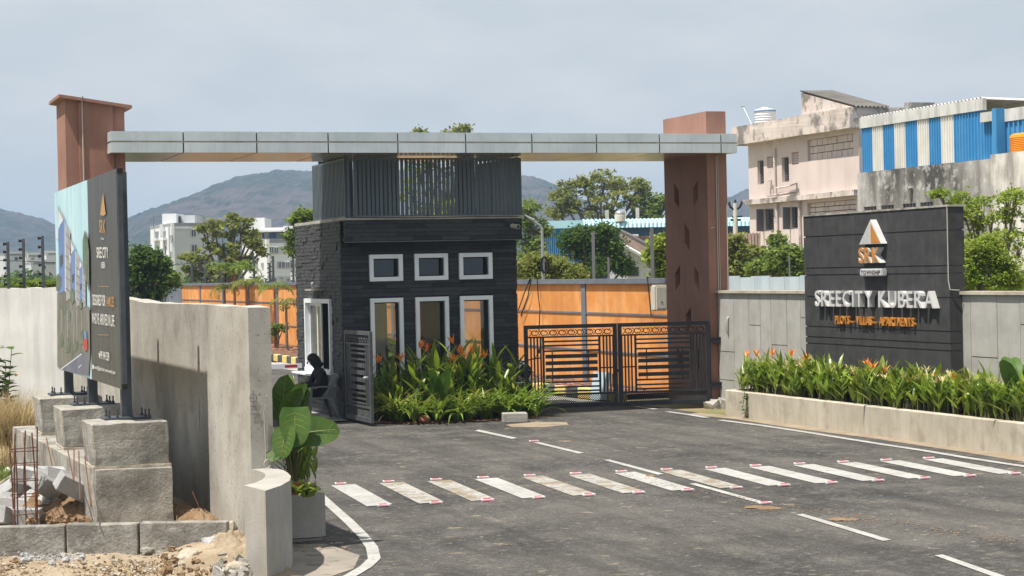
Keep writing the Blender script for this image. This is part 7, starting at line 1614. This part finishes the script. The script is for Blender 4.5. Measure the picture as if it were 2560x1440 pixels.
# distant tree line masses
for i, (x0, x1, yt_, Y, sd) in enumerate(((-100, 345, 690, 180, 31), (330, 640, 705, 175, 32), (1290, 1700, 640, 190, 33), (1800, 1900, 600, 160, 34))):
    rng = np.random.RandomState(sd); V = []
    for x in np.arange(x0, x1, 22): p_ = DY(x, yt_ + rng.uniform(-8, 12), Y + rng.uniform(-6, 6)); v_, _ = leaf_cloud((p_.x, p_.y, p_.z * .5), (1.1, 1.1, p_.z * .55), 22, 22, .5, .4, rng, .6); V.append(v_)
    V = np.concatenate(V); nq = len(V) // 4; mb = MB(); mb.v = [tuple(q) for q in V]; mb.f = [(4 * j, 4 * j + 1, 4 * j + 2, 4 * j + 3) for j in range(nq)]; mb.m = [0] * nq
    o = mb.build('far_treeline', MT['t_dark'], kind='stuff')
# palms
def frond_mesh(seed, L_=1.2, droop=1.3, nl=16, w=.05, ll=.36):
    r = random.Random(seed); mb = MB(); e = 1.0; p = Vector((0, 0, 0)); pts = [tuple(p)]; n = 10
    for i in range(n): p = p + Vector((math.cos(e), 0, math.sin(e))) * L_ / n; e -= droop / n * (1 + .8 * i / n); pts.append(tuple(p))
    mb.tube(pts, [.012 - .0009 * i for i in range(n + 1)], 4)
    for i in range(nl):
        t = (i + 1.5) / (nl + 1.5); q = Vector(pts[min(n, int(t * n))]).lerp(Vector(pts[min(n, int(t * n) + 1)]), t * n - int(t * n))
        for s in (-1, 1): leaf_strip(mb, q, s * (1.15 - .5 * t) + r.uniform(-.1, .1), r.uniform(.05, .5) - .5 * t, ll * math.sin(math.pi * (.2 + .75 * t)) * r.uniform(.85, 1.1), w, .9, 3, 'lance', .2)
    return meshify(mb, 'frond', MT['t_mid'])
fr_m = [frond_mesh(k, 1.25, 1.5 + .2 * k) for k in range(4)]
fr_o = [frond_mesh(k + 9, 1.0, 2.4) for k in range(2)]
for me in fr_o: me.materials.clear(); me.materials.append(MT['t_olive'])
def palm(label, base, h, n, s, seed, fm=None, lean=0, trunk=True, name='small_palm', hang=0):
    r = random.Random(seed); t = wthing(name, label, 'palm', base); fm = fm or fr_m
    if trunk: MB().tube([(0, 0, -.1), (lean * .4, 0, h * .5), (lean, 0, h)], [.07 * s ** .5, .055 * s ** .5, .05 * s ** .5], 7).build('trunk', MT['brickred'] if h > 2 else MT['bark'], t)
    for i in range(n): inst(fm[i % len(fm)], 'frond', t, (lean, 0, h - .05), (r.uniform(-.15, .15), r.uniform(-.35, .25) + hang, 2.4 * i + r.uniform(-.3, .3)), (s * r.uniform(.8, 1.1),) * 3)
    return t
def bs_(x, y, a): q = PA(x, y, a); return Vector((q.x, q.y, .1))
palm('young palm with reddish trunk before the orange wall, nearest the guard house', bs_(690, 890, 17.2), S(PA(686, 715, 17.2))[2] - .1, 7, .9, 1, hang=.5)
palm('bushy palm before the orange wall among three', bs_(590, 890, 17.6), S(PA(585, 700, 17.6))[2] + .2, 14, 1.25, 2)
palm('drooping olive palm before the orange wall', bs_(565, 890, 17.3), S(PA(560, 725, 17.3))[2], 8, 1.0, 3, fr_o, hang=.3)
palm('palm with drooping olive fronds beside the bushy palm', bs_(620, 890, 17.3), S(PA(625, 705, 17.3))[2] - .2, 8, 1.1, 4, fr_o, hang=.2)
palm('low drooping palm seedling at the guard house corner before the orange wall', bs_(718, 890, 16.9), S(PA(715, 755, 16.9))[2], 5, .8, 5, fr_o, hang=.5)
# palms behind the white wall
for i, (x, y, s) in enumerate(((25, 700, 1.0), (70, 695, 1.1), (105, 690, 1.0), (128, 680, .95), (-15, 710, 1.0), (85, 712, .8), (45, 712, .8))):
    p_ = DY(x, y, 36.6); palm(['palm shrub behind the whitewashed wall by the outer fence post', 'palm shrub behind the whitewashed wall by the middle post', 'palm shrub between the middle and last fence posts', 'tall palm shrub beside the billboard edge', 'palm shrub at the picture edge behind the whitewashed wall', 'low palm fronds spilling over the whitewashed wall', 'low palm fronds behind the whitewashed wall top'][i], Vector((p_.x, p_.y, 0)), p_.z - .35, 14, s * .62, 20 + i, name='palm_shrub')
# green twig with red stem before orange wall
tree('red_stemmed_shrub', 'sparse reddish stemmed shrub at the foot of the orange wall', 76, 695, [(690, 815, 10, 8), (705, 820, 10, 8), (680, 830, 7, 6)], 't_mid', 'shrub', nsp=6, nl=12, size=.18, spread=.12, trunk_r=.06, seed=25)
tree('round_shrub', 'leafy shrub before the orange wall seen through the guard house window', 55, 965, [(965, 865, 22, 18), (955, 885, 20, 16), (975, 890, 18, 14)], 't_mid', 'shrub', nsp=34, nl=24, size=.11, spread=.09, trunk_r=.04, seed=26)

# ================================================================== GRASS AND WEEDS
def grass_patch(name, m, fn, n, h, w, seed, spread_e=(.7, 1.5)):
    r = random.Random(seed); mb = MB()
    for i in range(n):
        a, b, z = fn(r); az = r.uniform(0, 6.28); p_ = W(a, b, z); L_ = h * r.uniform(.5, 1.2); e = r.uniform(*spread_e); d = Vector((math.cos(az), math.sin(az), 0)); s = Vector((-math.sin(az), math.cos(az), 0)) * w
        m1 = p_ + d * L_ * .45 * math.cos(e) + Vector((0, 0, L_ * .6 * math.sin(e))); tp_ = m1 + d * L_ * .55 * math.cos(e - .5) + Vector((0, 0, L_ * .45 * math.sin(e - .4)))
        mb.add([p_ - s, p_ + s, m1 + s * .7, m1 - s * .7, tp_], [(0, 1, 2, 3), (3, 2, 4)])
    return mb.build(name, m, kind='stuff')
gA = S(G(20, 1050)); 
def at_left(x0, x1, Y0, Y1):
    def fn(r):
        Y = r.uniform(Y0, Y1); x = r.uniform(x0, x1); q = S(DY(x, 800, Y)); return (q[0], q[1], .06)
    return fn
grass_patch('dry_grass', MT['drygrass'], at_left(-60, 70, 30.2, 32.5), 3800, 1.05, .006, 1, (.9, 1.5))
grass_patch('dry_grass', MT['drygrass'], at_left(20, 118, 30.4, 32.2), 1500, .72, .005, 11, (.8, 1.5))
grass_patch('dry_grass', MT['drygrass'], at_left(-60, 92, 28.5, 30.5), 1500, .45, .006, 8, (.6, 1.4))
grass_patch('green_grass', MT['grass'], at_left(-60, 95, 25.8, 30.5), 5200, .17, .006, 2)
grass_patch('green_grass', MT['grass'], at_left(-60, 20, 24, 27), 1800, .14, .006, 12)
grass_patch('green_grass', MT['grass'], lambda r: (r.uniform(5, 11), r.uniform(66, 84), .0), 5000, 1.1, .02, 3)
grass_patch('dry_grass', MT['drygrass'], lambda r: (r.uniform(-1.5, 3.7), r.uniform(16.2, 18.4) if r.random() < .8 else r.uniform(18.4, 19.6), .02), 3400, .11, .0035, 4, (.3, 1.3))
grass_patch('green_grass', MT['grass'], lambda r: (r.gauss(1.9, .3), r.gauss(17.6, .35), .02), 500, .10, .004, 5)
grass_patch('dry_grass', MT['drygrass'], lambda r: (r.gauss(4.1, .12), r.gauss(21.2, .4), .06), 160, .16, .004, 6)
wd = wthing('leafy_weed', 'leafy green weed with a yellow flower beside the whitewashed wall', 'plant', DY(8, 985, 32.4) * 1.0)
wd.location.z = .0
for i in range(20):
    r = random.Random(i); bx, by = r.uniform(-.45, .2), r.uniform(-.2, .2); hh = r.uniform(1.1, 1.95) - max(0, bx) * 2; tx = bx + r.uniform(-.15, .2); MB().tube([(bx, by, 0), (tx, by, hh)], [.012, .006], 5).build('stem', MT['stem'], wd)
    lf = MB()
    for k in range(13): t_ = .25 + .75 * k / 12; leaf_strip(lf, (bx + (tx - bx) * t_, by, hh * t_), k * 2.4 + i, .35, .22, .19, .5, 4, 'lance', .2)
    lf.build('foliage', MT['leaf_big'], wd)['kind'] = 'stuff'
q = DY(40, 941, 32.2) - wd.location; fm = MB()
for i in range(6): leaf_strip(fm, q, i * 1.05, .8, .07, .05, .4, 3, 'lance', .3)
MT['yellowflower'] = mat('yellow_petal', (0.75, 0.52, 0.03), rough=0.6); fm.build('flower', MT['yellowflower'], wd)
# a little loose mulch in the orange wall verge and leaf litter
def litter(name, m, fn, n, s, seed):
    r = random.Random(seed); mb = MB()
    for i in range(n):
        a, b, z = fn(r); p_ = W(a, b, z); an = r.uniform(0, 6.28); d = Vector((math.cos(an), math.sin(an), r.uniform(-.2, .3))) * s * r.uniform(.5, 1.2); e = Vector((-math.sin(an), math.cos(an), r.uniform(-.2, .3))) * s * .5
        mb.add([p_ - d, p_ + e, p_ + d, p_ - e], [(0, 1, 2, 3)])
    return mb.build(name, m, kind='stuff')
litter('leaf_litter', MT['rust'], lambda r: (r.uniform(10.2, 13.6), r.uniform(35.25, 35.6), .02), 140, .035, 1)
litter('leaf_litter', MT['soil'], lambda r: (r.uniform(4.7, 5.3), r.uniform(19.6, 20.4), .018), 40, .03, 2)
litter('leaf_litter', MT['brickred'], lambda r: (r.uniform(16.5, 18.2), r.uniform(40, 90), .13), 1500, .08, 3)
litter('gravel', MT['rock'], lambda r: (r.uniform(-1, 4.2), r.uniform(18.4, 21.0), .06), 900, .018, 4)
litter('gravel', MT['block'], lambda r: (r.uniform(4.8, 16.2), r.uniform(17, 34), .012), 500, .012, 5)
def rubble(m, fn, n, s0, s1, seed):
    r = random.Random(seed); mb = MB(); st = random.getstate(); random.seed(seed)
    for i in range(n):
        a, b, z = fn(r); s = r.uniform(s0, s1); mb.obox(Matrix.Translation(W(a, b, z)) @ Matrix.Rotation(r.uniform(0, 6), 4, 'Z') @ Matrix.Rotation(r.uniform(-.8, .8), 4, 'X'), s * r.uniform(.7, 1.5), s, s * r.uniform(.5, .9), jit=s * .22)
    random.setstate(st); return mb.build('rubble', m, kind='stuff')
def at_px(x0, x1, y0, y1, z):
    def fn(r): return Ga(r.uniform(x0, x1), r.uniform(y0, y1), z)
    return fn
rubble(MT['block'], at_px(50, 210, 1382, 1402, .03), 170, .012, .035, 1); rubble(MT['rock'], at_px(0, 620, 1385, 1440, .02), 260, .01, .04, 2)
rubble(MT['soil'], at_px(400, 600, 1300, 1440, .08), 160, .015, .06, 3); rubble(MT['footing'], at_px(540, 620, 1330, 1440, .10), 70, .02, .08, 4); rubble(MT['soil'], at_px(60, 280, 1270, 1305, .16), 220, .02, .06, 5); rubble(MT['soil'], at_px(0, 420, 1400, 1445, .02), 200, .01, .03, 6)
# mud crumbs along the dung trail on the road
def trail(r):
    t_ = r.random(); x = 1560 + 1000 * t_; y = 1188 + 170 * t_ ** .85 + r.gauss(0, 5); q = Ga(x, y); return (q[0] + r.gauss(0, .05), q[1] + r.gauss(0, .12), .012)
litter('mud_crumbs', MT['soil'], trail, 420, .02, 6)
for x, y, s in ((1920, 1270, .11), (1885, 1268, .09), (2110, 1299, .12), (2090, 1297, .07), (1625, 1190, .07)):
    o = rock('mud_clod', 'brown dung clod squashed on the asphalt below the crossing', G(x, y, .005), (s * 1.5, s, .018), MT['soil'], 'clod'); o['group'] = 'dung clods on the road'; o.rotation_euler = (0, 0, random.uniform(0, 3))

for lb, pts, Y, rr2 in (('thin wire strung past the tall apartment block', ((300, 668), (380, 666), (455, 660), (560, 650)), 100, .02), ('thin wire strung between the houses beyond the whitewashed wall', ((-40, 650), (40, 652), (140, 656)), 60, .012)):
    p = [DY(x, y, Y) for x, y in pts]; o = MB().tube([tuple(q - p[0]) for q in p], rr2, 4).build('overhead_wire', MT['cable']); o.location = p[0]; tag(o, lb, 'wire')
